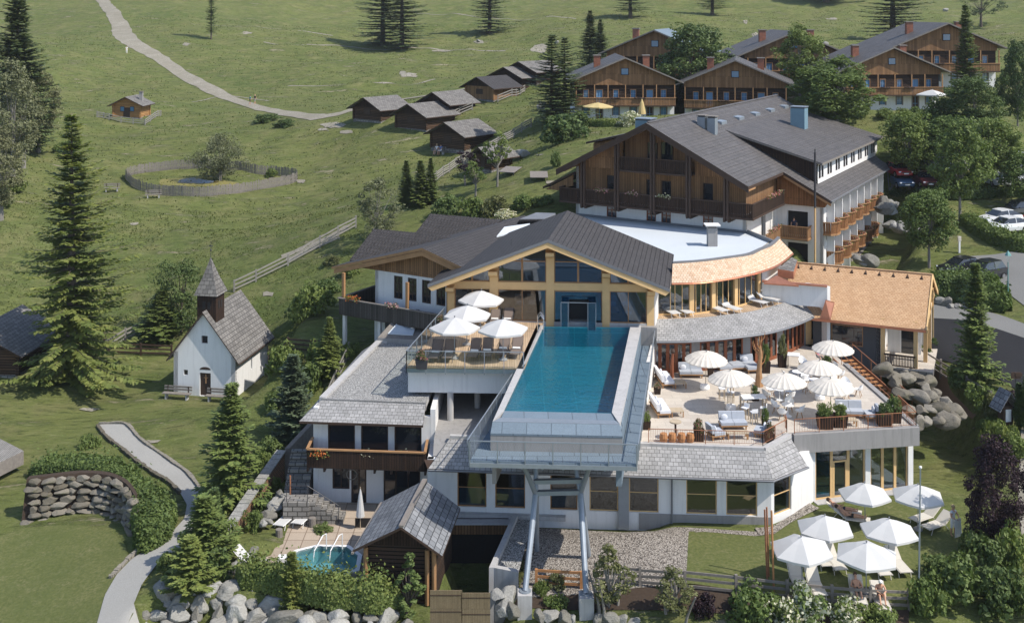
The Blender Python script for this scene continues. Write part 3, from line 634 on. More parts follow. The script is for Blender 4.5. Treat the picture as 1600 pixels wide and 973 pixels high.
# terrace slab, fascia, paving
TP = [P(1000, 695, 4), P(1192.5, 705, 4), P(1232, 684, 4), P(1239, 681, 4), P(1434.5, 669, 4), V((23.6, 81.6, 4)), V((21.5, 84, 4)), V((9.6, 84, 4)), V((7.3, 66, 4))]
t = MB(); t.ext([V((p.x, p.y, 3.98)) for p in TP], (0, 0, -.8), 'concrete'); t.build('terrace_slab', root)
t = MB(); t.add([V((p.x, p.y, 4.0)) for p in TP], [tuple(range(len(TP)))], 'paving'); t.build('terrace_paving', root)
def kerb(m, a, b, w, z0, z1, mat):
    a, b = V((a[0], a[1], 0)), V((b[0], b[1], 0)); d = (b-a).normalized(); n = V((-d.y, d.x, 0))*w/2
    m.hexa([a-n+V((0,0,z0)), b-n+V((0,0,z0)), b+n+V((0,0,z0)), a+n+V((0,0,z0)), a-n+V((0,0,z1)), b-n+V((0,0,z1)), b+n+V((0,0,z1)), a+n+V((0,0,z1))], mat)
k = MB(); kerb(k, TP[3], TP[4], .35, 3.03, 4.12, 'plaster_grey'); kerb(k, TP[4]+V((-.05, .18, 0)), V((23.7, 78.8, 0)), .35, 3.03, 4.115, 'plaster_grey')
kerb(k, S0+V((0, .1, 0)), S1+V((0, .1, 0)), .28, 3.9, 4.2, 'concrete'); kerb(k, S1+V((0, .1, 0)), S2+V((0, .1, 0)), .28, 3.9, 4.19, 'concrete'); k.build('fascia', root)
k = MB(); k.hexa([V((-4.6, 64.6, 3.2)), V((7.4, 63.8, 3.2)), V((7.4, 76, 3.2)), V((-4.6, 76, 3.2)), V((-4.6, 65.4, 3.9)), V((7.4, 64.6, 3.9)), V((7.4, 76, 3.9)), V((-4.6, 76, 3.9))], 'plaster_grey'); k.build('roof_slab', root)
# terrace railings: thin rusty uprights
def bars_rail(pts, z, h, mat='rust', step=.13, post=1.6, r=.011, label=None, name='terrace_railing', parent=None, pr=.02):
    m = MB(); M2 = MB()
    for a, b in zip(pts, pts[1:]):
        a, b = V((a[0], a[1], z)), V((b[0], b[1], z)); L = (b-a).length; n = max(1, int(L/step))
        m.beam(a+V((0,0,h)), b+V((0,0,h)), .045, .03, mat); m.beam(a+V((0,0,.1)), b+V((0,0,.1)), .02, .02, mat)
        for i in range(n+1):
            p = a.lerp(b, i/n); m.beam(p+V((0,0,.1)), p+V((0,0,h)), r, r, mat)
        n = max(1, round(L/post))
        for i in range(n+1):
            p = a.lerp(b, i/n); m.beam(p, p+V((0,0,h)), pr*2, pr*2, mat)
    return m
fl = [S0.lerp(S1, .64), S1+V((0, .35, 0)), S2+V((-.1, .3, 0)), S2+V((0, 1.0, 0))]
bars_rail([(p.x, p.y+.15) for p in fl[:1]]+[(p.x, p.y) for p in fl[1:]], 4.2, .78).thing('terrace_railing', 'thin rusty railing along the shingle eaves in front of the lounge sofas', 'railing', 'terrace railings')
bars_rail([(TP[3].x+.1, TP[3].y+.05), (TP[4].x-.1, TP[4].y+.05), (TP[4].x-.15, TP[4].y+3.0)], 4.12, .85, step=.16).thing('terrace_railing', 'thin rusty railing on the grey corner roof edge beside the plant boxes', 'railing', 'terrace railings')
# ================================================================ cantilevered pool
wl, wr, rl, rr = P(788, 641, 7.3), P(956, 645, 7.3), P(849.7, 510.3, 7.3), P(984.8, 511.5, 7.3)
cl, cr = P(769.6, 658.3, 7.35), P(968.4, 662.6, 7.35); ol = V((1.75, 77.2, 7.35)); orr = V((8.95, 76.9, 7.35))
pool = T('infinity_pool', 'long rectangular turquoise infinity pool cantilevered out from the timber hall', 'pool', (4, 66, 6))
m = MB(); dz = V((0, 0, -1.35))
# basin
for a, b in ((wl, rl), (rl, rr), (rr, wr), (wr, wl)): m.quad(a, b, b+dz, a+dz, 'pool_steel')
m.add([wl+dz, wr+dz, rr+dz, rl+dz], [(0, 1, 2, 3)], 'pool_steel')
m.build('basin', pool)
wt = MB(); zz = V((0, 0, -.04)); wt.add([wl+zz, wr+zz, rr+zz, rl+zz], [(0, 1, 2, 3)], 'pool_water'); wt.build('pool_water', pool)
c = MB()
def ring(a, b, b2, a2, mat, z=0): c.ext([a, b, b2, a2], (0, 0, -.25), mat)
wl2, wr2 = wl+V((0, 0, .05)), wr+V((0, 0, .05)); rl2, rr2 = rl+V((0, 0, .05)), rr+V((0, 0, .05))
c.ext([cl, wl2, rl2, ol], (0, 0, -.25), 'concrete'); c.ext([wr2, cr, orr, rr2], (0, 0, -.25), 'concrete'); c.build('coping', pool)
e = MB(); a, b = P(781.9, 654.3, 7.26), P(962.3, 659, 7.26); e.ext([a, b, wr+V((0,0,-.02)), wl+V((0,0,-.02))], (0, 0, -.12), 'metal_sheet')
e.ext([cl, cr, b+V((0, .02, .07)), a+V((0, .02, .07))], (0, 0, -.2), 'steel_galv'); e.build('overflow_edge', pool)
# shell: sloped apron, front and side walls
s_ = MB(); al, ar = V((cl.x-.1, cl.y-.5, 6.92)), V((cr.x+.1, cr.y-.5, 6.92)); s_.ext([al, ar, cr+V((0,0,-.02)), cl+V((0,0,-.02))], (0, 0, -.1), 'metal_sheet')
s_.ext([al+V((0,.02,-.1)), ar+V((0,.02,-.1)), ar+V((0,.25,-.1)), al+V((0,.25,-.1))], (0, 0, -.85), 'plaster_grey')
s_.ext([cl+V((-.02, 0, -.3)), cl+V((.2, 0, -.3)), ol+V((.2, 0, -.3)), ol+V((-.02, 0, -.3))], (0, 0, -3), 'plaster_grey'); s_.ext([cr+V((-.2, 0, -.26)), cr+V((.1, 0, -.26)), orr+V((0, 0, -.26)), orr+V((-.3, 0, -.26))], (0, 0, -3), 'metal_sheet')
s_.ext([V((al.x+.2, 59, 5.9)), V((ar.x-.2, 59, 5.9)), V((8.7, 76, 5.9)), V((1.9, 76, 5.9))], (0, 0, -.4), 'concrete'); s_.build('shell', pool)
# walkway
wk = MB(); F0, F1, F2 = P(734, 719, 6), P(994.6, 725, 6), P(1021, 538.7, 6); Lr = P(808, 604, 6)
wk.ext([F0, F1, V((ar.x, ar.y+.2, 6)), V((al.x, al.y+.2, 6))], (0, 0, -.12), 'metal_sheet'); wk.ext([F1, F2, orr+V((0, 0, -1.35)), V((ar.x, ar.y+.2, 6))], (0, 0, -.12), 'metal_sheet')
wk.ext([F0, V((al.x, al.y+.2, 6)), Lr], (0, 0, -.12), 'metal_sheet'); wk.build('walkway', pool); m = MB(); m.hexa([V((8.9, 76.7, 5.8)), V((10.0, 76.5, 5.8)), V((10.1, 77.3, 5.8)), V((8.9, 77.4, 5.8)), V((8.9, 76.7, 7.28)), V((10.0, 76.5, 7.28)), V((10.1, 77.3, 7.28)), V((8.9, 77.4, 7.28))], 'plaster_grey'); m.build('end_block', pool)
wk = MB(); wk.beam(F0+V((0,0,-.22)), F1+V((0,0,-.22)), .1, .22, 'steel_galv'); wk.beam(F0+V((.1,.2,-.25)), Lr+V((.1,0,-.25)), .1, .2, 'steel_galv'); wk.beam(F1+V((-.1,.1,-.25)), F2+V((-.1,0,-.25)), .1, .2, 'steel_galv')
for i in range(8):
    a = F0.lerp(F1, (i+.5)/8); wk.beam(a+V((0,0,-.3)), a+V((.35, 2.2, -.3)), .1, .2, 'steel_galv')
wk.build('edge_beam', pool)
def mesh_rail(pts, z, h, lean, cell, post, mat='steel_galv', r=.009):
    m = MB(); up = V((0, 0, h))
    for (a, b), ln in zip(zip(pts, pts[1:]), lean):
        a, b = V((a[0], a[1], z)), V((b[0], b[1], z)); o = V(ln); t = up+o; L = (b-a).length
        m.beam(a+t, b+t, .05, .05, mat)
        n = max(1, round(L/post))
        for i in range(n+1): p = a.lerp(b, i/n); m.beam(p+V((0, 0, -.35)), p+t, .05, .05, mat)
        n = int(L/cell)
        for i in range(n):
            for s in (-1, 1):
                p = a.lerp(b, (i+.5-s*.25)/n); q = a.lerp(b, min(1, max(0, (i+.5+s*3.5)/n))); m.beam(p+V((0,0,.04)), q+t*.98, r, r, mat)
    return m
mesh_rail([Lr, F0, F1, F2], 6, 1.05, [(-.12, 0, 0), (0, -.12, 0), (.1, 0, 0)], .13, 1.33, r=.007).build('railing', pool)
# steel legs on concrete pedestals
def leg(pb, node, tops, back):
    m = MB(); m.tube([pb, node], [.15, .16], 'steel_galv', 12)
    for t_ in tops: m.tube([node, t_], [.14, .11], 'steel_galv', 12)
    m.tube([back, node+V((.05, .1, -.2))], [.13, .13], 'steel_galv', 10); m.lathe([(.0, 0), (.3, 0), (.3, .05), (0, .05)], pb, 'steel_galv'); m.build('leg', pool)
n1, n2 = PD(837, 771, 58.6), PD(907, 769.5, 58.6)
leg(P(820.5, 923, 0), n1, [V((.5, 57.6, 5.75)), V((1.3, 59.6, 5.75))], V((1.35, 59.9, 0))); leg(P(916, 927, 0), n2, [V((4.15, 57.6, 5.75)), V((3.2, 59.6, 5.75))], V((4.1, 59.3, 0)))
m = MB(); m.beam(n1+V((0, 0, .05)), n2+V((0, 0, .05)), .28, .22, 'steel_galv'); m.beam(n1+V((-.1, 0, .65)), n2+V((.1, 0, .65)), .28, .2, 'steel_galv'); m.build('cross_beam', pool)
for px, py in ((820, 924), (916, 928)):
    p = P(px, py, 0); m = MB(); m.box(p.x-.36, p.x+.36, p.y-.4, p.y+.4, -3.2, -.004, 'concrete'); m.build('pedestal', pool)
# entrance basin and swim-out door, ladder hoop
m = MB(); m.tube([V((1.75, 75.2, 7.3)), V((1.75, 75.2, 8.3)), V((1.95, 75.1, 8.55)), V((2.15, 75.0, 8.3)), V((2.15, 75.0, 7.4))], .035, 'chrome', 8); m.tube([V((1.75, 75.9, 7.3)), V((1.75, 75.9, 8.3)), V((1.95, 75.8, 8.55)), V((2.15, 75.7, 8.3)), V((2.15, 75.7, 7.4))], .035, 'chrome', 8)
m.build('ladder', pool)
# side wall between walkway and terrace
m = MB(); m.hexa([V((6.75, 63.3, 3.6)), V((7.0, 63.3, 3.6)), V((10.15, 78, 3.6)), V((9.9, 78, 3.6)), V((6.75, 63.3, 5.6)), V((7.0, 63.3, 5.6)), V((10.15, 78, 6.2)), V((9.9, 78, 6.2))], 'plaster_warm'); m.build('terrace_side_wall', root)
# ================================================================ sun deck box
D0, D1, D2, D3 = V((-6.46, 67.8, 7.35)), V((.75, 67.5, 7.35)), V((2.2, 77.7, 7.35)), V((-4.75, 78.2, 7.35))
deck = T('sun_deck', 'raised timber sun deck with glass railing and white base beside the pool', 'deck', (-3, 70, 5))
m = MB(); m.ext([D0, D1, D2, D3], (0, 0, -.06), 'deck_boards'); m.build('deck_floor', deck)
m = MB(); z5 = V((0, 0, -.08)); m.ext([D0+V((.05,.6,-.08)), D1+V((-.02,.6,-.08)), D2+z5, D3+z5], (0, 0, -1.65), 'plaster'); m.build('base', deck)
m = MB(); m.ext([D0+V((0,.0,-.08)), D1+V((0,0,-.08)), D1+V((0,.62,-.08)), D0+V((0,.62,-.08))], (0, 0, -.25), 'steel_galv'); m.build('edge_beam', deck)
m = MB(); g = MB()
rp = [D3+V((0, -.6, 0)), D0, D1+V((-.05, 0, 0))]
for a, b in zip(rp, rp[1:]):
    L = (b-a).length; n = round(L/1.2); m.beam(a+V((0,0,1)), b+V((0,0,1)), .05, .04, 'steel_galv')
    for i in range(n+1): p = a.lerp(b, i/n); m.beam(p+V((0,0,-.4)), p+V((0,0,1)), .05, .05, 'steel_galv')
    dd = (b-a).normalized()
    for i in range(n): p, q = a.lerp(b, i/n)+dd*.06, a.lerp(b, (i+1)/n)-dd*.06; g.ext([p+V((0,0,-.3)), q+V((0,0,-.3)), q+V((0,0,.96)), p+V((0,0,.96))], V((dd.y, -dd.x, 0))*.015, 'glass_clear')
m.build('railing', deck); g.build('railing_glass', deck)
m = MB(); m.tube([V((-3.8, 68.4, 0)), V((-3.8, 68.4, 5.65))], .2, 'concrete', 14); m.tube([V((-2.2, 70.6, 0)), V((-2.2, 70.6, 5.65))], .2, 'concrete', 14); m.build('column', deck)
# wall and dark undercroft behind the deck
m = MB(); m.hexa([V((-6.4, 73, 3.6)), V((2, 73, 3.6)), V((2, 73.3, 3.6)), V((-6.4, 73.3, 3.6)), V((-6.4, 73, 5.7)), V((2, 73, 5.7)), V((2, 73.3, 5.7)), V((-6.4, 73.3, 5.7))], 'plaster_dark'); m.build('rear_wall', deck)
# ================================================================ timber gable hall behind the pool
hall = T('gable_hall', 'glazed timber gable hall with dark tiled roof at the head of the pool', 'building', (3, 80, 7.35))
A0, A1 = V((2.46, 76.2, 13.43)), V((4.38, 87.4, 13.43)); LE0, LE1 = V((-5.85, 76.8, 10.2)), V((-3.9, 88.0, 10.2)); RE0, RE1 = V((10.75, 75.5, 10.2)), V((12.6, 86.3, 10.2))
r = MB(); r.ext([LE0, A0, A1, LE1], (0, 0, -.22), 'tile_dark', 'lead'); r.ext([A0, RE0, RE1, A1], (0, 0, -.22), 'tile_dark', 'lead'); ro = r.build('roof', hall)
b = MB(); b.ext([LE0+V((0,.05,-.24)), A0+V((0,.05,-.24)), A0+V((0,.05,-.6)), LE0+V((.3,.05,-.48))], (0, .12, 0), 'timber_light'); b.ext([A0+V((0,.05,-.24)), RE0+V((0,.05,-.24)), RE0+V((-.3,.05,-.48)), A0+V((0,.05,-.6))], (0, .12, 0), 'timber_light')
b.quad(LE0+V((0,.1,-.23)), A0+V((0,.1,-.23)), A0+V((.3,1.6,-.23)), LE0+V((.3,1.6,-.23)), 'timber_light'); b.quad(A0+V((0,.1,-.23)), RE0+V((0,.1,-.23)), RE0+V((.3,1.6,-.23)), A0+V((.3,1.6,-.23)), 'timber_light')
b.build('verge_board', ro)
f0, f1 = V((-4.62, 78.05, 0)), V((9.95, 77.0, 0)); hd = (f1-f0).normalized(); FR = frame(f0, hd); HL = (f1-f0).length; z0 = 7.35
def hu(px): return u_of(px, (f0.x, f0.y), (f1.x, f1.y))
cols = [(699, 710), (765, 778), (853.5, 865.8), (941, 952.6), (1011, 1022)]; cu = [(hu(a), hu(b)) for a, b in cols]
apu = hu(859.5)
def roofz(u):   # underside of the roof over the facade
    return 13.1-.24*0-abs(u-apu)*(3.15/8.2)-.25
for a, c in cu:
    m = MB(FR); t = min(roofz((a+c)/2), 12.7); m.box(a, c, -.02, .4, z0-.3, t, 'timber_light'); m.build('column', hall)
    m = MB(FR); m.hexa([(a-.02, -.9, t-.55), (c+.02, -.9, t-.55), (c+.02, 0, t-.85), (a-.02, 0, t-.85), (a-.02, -.9, t-.3), (c+.02, -.9, t-.3), (c+.02, 0, t-.3), (a-.02, 0, t-.3)], 'timber_light'); m.build('bracket', hall)
m = MB(FR)
for (a, c), (a2, c2) in zip(cu, cu[1:]): m.box(c, a2, .02, .34, 9.62, 10.12, 'timber_light'); m.box(c, a2, .0, .36, z0-.3, z0+.05, 'concrete')
m.build('cross_beam', hall)
m = MB(FR)    # raking rafter over the glass
for s in (-1, 1):
    ue = 0.0 if s < 0 else HL
    m.ext([(apu, .03, roofz(apu)+.3), (ue, .03, roofz(ue)+.3), (ue, .03, roofz(ue)-.05), (apu, .03, roofz(apu)-.05)], (0, .3, 0), 'timber_light')
m.build('rafter', hall)
bays = [(cu[i][1], cu[i+1][0]) for i in range(4)]
for k, (a, b_) in enumerate(bays):
    # upper, raking glass
    gl = 'glass'; mid = (a+b_)/2
    for (x0, x1) in ((a, mid), (mid, b_)):
        t0, t1 = roofz(x0)-.05, roofz(x1)-.05; m = MB(FR)
        zc = 10.12
        if min(t0, t1) < zc+.12:
            if t0 < t1: x0 = x0+(zc+.15-t0)/(t1-t0)*(x1-x0) if t0 < zc+.15 else x0; t0 = max(t0, zc+.15)
            else: x1 = x1-(zc+.15-t1)/(t0-t1)*(x1-x0) if t1 < zc+.15 else x1; t1 = max(t1, zc+.15)
        w_ = .07
        m.ext([(x0, .1, zc), (x1, .1, zc), (x1, .1, zc+w_), (x0, .1, zc+w_)], (0, .1, 0), 'timber_mid'); m.ext([(x0, .1, t0-w_), (x1, .1, t1-w_), (x1, .1, t1), (x0, .1, t0)], (0, .1, 0), 'timber_mid')
        m.ext([(x0, .1, zc+w_), (x0+w_, .1, zc+w_), (x0+w_, .1, t0-w_), (x0, .1, t0-w_)], (0, .1, 0), 'timber_mid'); m.ext([(x1-w_, .1, zc+w_), (x1, .1, zc+w_), (x1, .1, t1-w_), (x1-w_, .1, t1-w_)], (0, .1, 0), 'timber_mid')
        if k in (1, 2): m.box(x0+w_, x1-w_, .11, .19, 11.55, 11.62, 'timber_mid')
        fm_ = m.build('window', hall); g = MB(FR); g.ext([(x0+.03, .14, zc+.03), (x1-.03, .14, zc+.03), (x1-.03, .14, t1-.03), (x0+.03, .14, t0-.03)], (0, .02, 0), 'glass' if k < 2 else 'glass_blue'); g.build('pane', fm_)
    # lower glazing
    if k == 2:      # swim-out bay with glass lobby
        m = MB(FR); m.box(a, b_, .1, .2, 9.5, 9.62, 'timber_mid'); m.box(a, a+.07, .1, .2, z0, 9.5, 'timber_mid'); m.box(b_-.07, b_, .1, .2, z0, 9.5, 'timber_mid'); fm_ = m.build('window', hall)
        c0, c1 = hu(881.5), hu(926); g = MB(FR); g.box(a+.05, c0+.35, .13, .15, z0-.1, 9.52, 'glass_blue'); g.box(c1-.25, b_-.05, .13, .15, z0-.1, 9.52, 'glass_blue'); g.box(c0+.35, c1-.25, .13, .15, 9.0, 9.52, 'glass_blue'); g.build('pane', fm_)
        l0, l1 = hu(877), hu(931); m = MB(FR)
        for x in (l0, l0+.5, l1-.55, l1): m.box(x-.02, x+.02, -.75, -.71, z0-.3, 8.95, 'steel_galv')
        m.box(l0, l1, -.76, -.72, 8.95, 8.99, 'steel_galv'); fm_ = m.build('swim_out_lobby', hall); g = MB(FR)
        for x0, x1 in ((l0, l0+.5), (l1-.55, l1)): g.box(x0+.03, x1-.03, -.74, -.73, z0-.25, 8.93, 'glass_teal')
        for x in (l0, l1): g.box(x-.01, x+.01, -.7, .1, z0-.25, 8.93, 'glass_teal')
        g.build('pane', fm_)
        m = MB(FR); m.box(l0+.55, l1-.6, .6, .65, z0-.6, 9.0, 'interior_dark')
        for i in range(6): m.box(l0+.55, l1-.6, .35+i*.25, .6+i*.25, z0-.6, z0-.05+i*.17, 'plaster_grey')
        m.build('steps', hall)
    else:
        f = win(hall, (f0.x, f0.y), (f1.x, f1.y), a, b_, z0+.05, 9.62, 2, 1, 'timber_mid', 'glass_blue' if k == 3 else 'glass', .07, inset=.12)
m = MB(); m.quad(V((-4.5, 78.3, 7.36)), V((9.9, 77.3, 7.36)), V((11.4, 86.5, 7.36)), V((-3, 87, 7.36)), 'plank_floor'); m.add([V((-3, 86.4, 7)), V((11.4, 85.8, 7)), V((11.4, 85.8, 10.1)), V((4.2, 86.1, 12.8)), V((-3, 86.4, 10.1))], [(0, 1, 2, 3, 4)], 'interior')
m.quad(V((-4.5, 78.3, 7)), V((-3, 87, 7)), V((-3, 87, 10.4)), V((-4.5, 78.3, 10.4)), 'interior')
for i in range(4):
    for j in range(2):
        x = -3.2+i*3.4+j*.9; y = 79.6-i*.2; m.box(x, x+.65, y, y+1.3, 7.6, 7.75, 'sling_beige' if i != 1 else 'sling_brown'); m.hexa([V((x, y+1.3, 7.7)), V((x+.65, y+1.3, 7.7)), V((x+.65, y+1.9, 8.3)), V((x, y+1.9, 8.3)), V((x, y+1.3, 7.82)), V((x+.65, y+1.3, 7.82)), V((x+.65, y+1.9, 8.42)), V((x, y+1.9, 8.42))], 'sling_beige')
        m.blob((x+.32, y+1.2, 7.98), (.24, .12, .2), 'towel', 8, 5)
m.build('interior', hall)
m = MB(); m.wall((9.95, 77.0), (12.0, 86.4), 3.9, 10.2, .25, [], 'plaster_warm'); m.wall((-3.2, 88), (-4.62, 78.05), 3.5, 10.3, .25, [], 'boards_brown'); m.wall((12, 86.2), (-3, 87), 5, 9.9, .2, [], 'plaster'); m.build('wall', hall)
# chandeliers glimpsed through the gable glass
for k, u in enumerate((2.0+1.6, 2.0+6.0)):
    c = FR @ V((u+.8, 2.4, 11.55)); m = MB()
    for i in range(9):
        a = i*2*math.pi/9; m.tube([c+V((0, 0, .2)), c+V((.42*math.cos(a), .42*math.sin(a), -.05)), c+V((.55*math.cos(a), .55*math.sin(a), .1))], .018, 'timber_light', 5); m.blob(c+V((.55*math.cos(a), .55*math.sin(a), .16)), .05, 'white_paint', 6, 4)
    m.tube([c+V((0, 0, .2)), c+V((0, 0, 1.1))], .012, 'steel_dark', 5)
    m.thing('chandelier', 'antler like chandelier hanging behind the %s gable window of the hall' % ('left', 'right')[k], 'chandelier', 'hall chandeliers')
# ================================================================ left house with broad dark roofs
house = T('roofed_house', 'white house with dark ribbed roofs, boarded gable and long balcony left of the hall', 'building', (-8, 84, 5))
HM = frame((-6.55, 80.5, 0), (.8616, -.5075))
m = MB(HM); m.wall((-5, 1), (3.2, 1), 4.2, 9.55, .3, [(1.75+i*1.28, 2.55+i*1.28, 3.45, 5.15) for i in range(4)], 'plaster'); m.wall((-5, 9), (-5, 1), 4.0, 9.55, .3, [], 'plaster')
m.ext([(-6.5, 1.02, 9.55), (3.2, 1.02, 9.55), (3.2, 1.02, 10.8), (0, 1.02, 11.6), (-6.5, 1.02, 9.75)], (0, .25, 0), 'boards_brown'); m.build('wall', house)
for i in range(4):
    a = HM @ V((-5, 1, 0)); b = HM @ V((3.2, 1, 0)); win(house, a, b, 1.75+i*1.28, 2.55+i*1.28, 7.65, 9.35, 2, 3, 'wood_dark', 'glass_dark', .09)
m = MB(HM); m.ext([(-8.4, 0, 9.6), (0, 0, 11.93), (0, 15, 11.93), (-8.4, 15, 9.6)], (0, 0, -.2), 'tile_dark', 'timber_mid'); m.ext([(0, 0, 11.93), (4.2, 0, 10.75), (4.2, 15, 10.75), (0, 15, 11.93)], (0, 0, -.2), 'tile_dark', 'timber_mid')
rf = m.build('roof', house)
m = MB(HM); m.ext([(-8.2, .03, 9.42), (0, .03, 11.7), (0, .03, 11.35), (-8.2, .03, 9.1)], (0, .15, 0), 'timber_mid'); m.ext([(0, .03, 11.7), (4.1, .03, 10.55), (4.1, .03, 10.2), (0, .03, 11.35)], (0, .15, 0), 'timber_mid'); m.build('verge_board', rf)
def ribbed(m, a, b, c, d, mat, n):
    m.ext([a, b, c, d], (0, 0, -.15), mat)
    for i in range(n+1):
        t = i/n; p, q = V(a).lerp(V(b), t), V(d).lerp(V(c), t); m.beam(p+V((0, 0, .02)), q+V((0, 0, .02)), .06, .05, 'tile_dark')
m = MB(); ribbed(m, V((-12.6, 86.2, 9.75)), V((-5.6, 83.2, 10.1)), V((-4.9, 86.8, 11.55)), V((-11.1, 89.6, 11.55)), 'tile_dark', 22); m.ext([V((-11.1, 89.6, 11.55)), V((-4.9, 86.8, 11.55)), V((-3, 90, 10.4)), V((-10, 93, 10.2))], (0, 0, -.15), 'tile_dark'); m.build('roof', house)
m = MB(); ribbed(m, V((-8.2, 91.3, 10.5)), V((-2.2, 88.6, 10.9)), V((-1.0, 92, 11.85)), V((-6.9, 94.6, 11.85)), 'tile_dark', 20); m.ext([V((-6.9, 94.6, 11.85)), V((-1, 92, 11.85)), V((1, 96, 10.4)), V((-5, 99, 10.2))], (0, 0, -.15), 'tile_dark'); m.build('roof', house)
m = MB(); m.ext([P(776, 369, 11.6), P(788, 354.5, 11.85), P(828, 349, 11.85), P(812, 361, 11.6)], (0, 0, -.1), 'membrane'); m.ext([P(812, 342, 12.1), P(838, 332, 12.3), P(868, 333, 12.3), P(850, 342, 12.1)], (0, 0, -.15), 'lead'); m.ext([P(812, 343, 12.1), P(850, 343, 12.1), P(860, 360, 11.0), P(800, 360, 11.0)], (0,0,-.1), 'tile_dark'); m.build('flat_roof', house)
m = MB(HM); m.box(-7.1, 3, -.7, 1, 6.3, 6.45, 'wood_dark'); m.box(-7.1, -5, 1, 7, 6.3, 6.44, 'wood_dark')
m.box(-7.1, 3, -.72, -.64, 6.35, 7.5, 'boards_grey'); m.box(-7.14, -7.06, -.64, 7, 6.35, 7.5, 'boards_grey'); m.box(-7.2, 3, -.78, -.6, 7.5, 7.57, 'wood_grey'); m.box(-7.2, -7.02, -.6, 7, 7.5, 7.56, 'wood_grey')
for x in (-6.9, -1): m.box(x-.1, x+.1, -.5, -.3, 6.4, 9.4, 'timber_mid'); 
m.build('balcony', house)
m = MB(HM)
for x in (-6.8, -3.5, -.5): m = MB(HM); m.box(x-.12, x+.12, -.5, -.26, 4.0, 6.3, 'plaster_warm'); m.build('column', house)
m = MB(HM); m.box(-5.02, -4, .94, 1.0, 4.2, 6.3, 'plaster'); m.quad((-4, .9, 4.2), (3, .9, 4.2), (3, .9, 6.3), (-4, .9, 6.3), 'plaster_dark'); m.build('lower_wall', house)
m = MB(HM)
m.tube([(3.0, .4, 9.3), (3.4, .9, 9.0), (3.4, .95, 7)], .06, 'lead', 8); m.build('downpipe', house)
# ================================================================ annex with gravel roof
annex = T('spa_annex', 'low two storey annex with gravel flat roof, silver shingle eaves and dark balcony', 'building', (-8, 70, -.5))
R = [P(503.7, 624, 5.4), V((-5.2, 67.0, 5.4)), V((-4.4, 79.5, 5.4)), P(592, 535, 5.4)]
m = MB(); m.ext(R, (0, 0, -.3), 'pebbles_roof', 'concrete')
m.build('gravel_roof', annex)
m = MB(); kerb(m, R[0], R[3], .4, 5.0, 5.55, 'concrete'); kerb(m, R[3], R[2], .3, 5.0, 5.54, 'concrete'); kerb(m, R[0], R[1], .25, 5.0, 5.5, 'shingle_silver'); m.build('parapet', annex)
e0, e1 = P(467.6, 657.7, 4.65), P(661, 664, 4.65); m = MB(); m.ext([e0, e1, R[1]+V((0, 0, .05)), R[0]+V((0, 0, .05))], (0, 0, -.14), 'shingle_silver', 'wood_dark'); m.ext([e0, R[0]+V((0,0,.05)), R[3]+V((-.2,0,.05)), R[3]+V((-1.2,0,-.6))], (0, 0, -.14), 'shingle_silver', 'wood_dark'); m.build('eaves_roof', annex)
a0, a1 = (-12.0, 67.0), (-4.6, 66.6); zt = lambda x: 440+x/2.355
ua = lambda x: u_of(zt(x), a0, a1); La = math.hypot(7.4, .4)
uo = [(ua(170), ua(270)), (ua(292), ua(392)), (ua(415), ua(515))]; lo = [(ua(187), ua(250)), (ua(256), ua(312)), (ua(375), ua(510))]
m = MB(); m.wall(a0, a1, -.7, 4.75, .3, [(a, b, 3.3, 5.25) for a, b in uo]+[(lo[0][0], lo[0][1], 1.0, 2.7), (lo[1][0], lo[1][1], .2, 2.7), (lo[2][0], lo[2][1], .2, 2.7)], 'plaster')
m.wall((-9.9, 80), a0, -.5, 5.2, .3, [], 'plaster'); m.wall(a1, (-4.3, 79), -.5, 5.2, .3, [], 'plaster'); m.build('wall', annex)
for a, b in uo: win(annex, a0, a1, a, b, 2.6, 4.55, 1, 1, 'wood_dark', 'glass_dark', .08, inset=.12)
win(annex, a0, a1, *lo[0], .3, 2.0, 2, 1, 'wood_dark', 'glass_dark', .08); win(annex, a0, a1, *lo[2], -.5, 2.0, 3, 1, 'wood_dark', 'glass_dark', .08)
win(annex, a0, a1, *lo[1], -.5, 2.0, 2, 1, 'wood_dark', 'glass_dark', .1, name='door')
b0, b1 = P(480, 700, 3.4), P(664, 706, 3.4); m = MB()
m.hexa([V((b0.x, b0.y, 2.25)), V((b1.x, b1.y, 2.25)), V((b1.x, 66.6, 2.25)), V((b0.x, 67, 2.25)), V((b0.x, b0.y, 2.42)), V((b1.x, b1.y, 2.42)), V((b1.x, 66.6, 2.42)), V((b0.x, 67, 2.42))], 'wood_dark')
for p, q in ((b0, b1), (V((b0.x, 67, 0)), b0), (b1, V((b1.x, 66.6, 0)))): kerb(m, p, q, .06, 2.3, 3.32, 'boards_dark'); kerb(m, p, q, .16, 3.32, 3.4, 'timber_mid')
m.build('balcony', annex)
for i in range(8):
    m = MB(); p = b0.lerp(b1, i/7); m.beam(V((p.x, p.y+.1, 2.1)), V((p.x, 66.8, 2.1)), .12, .2, 'wood_dark'); m.build('joist', annex)
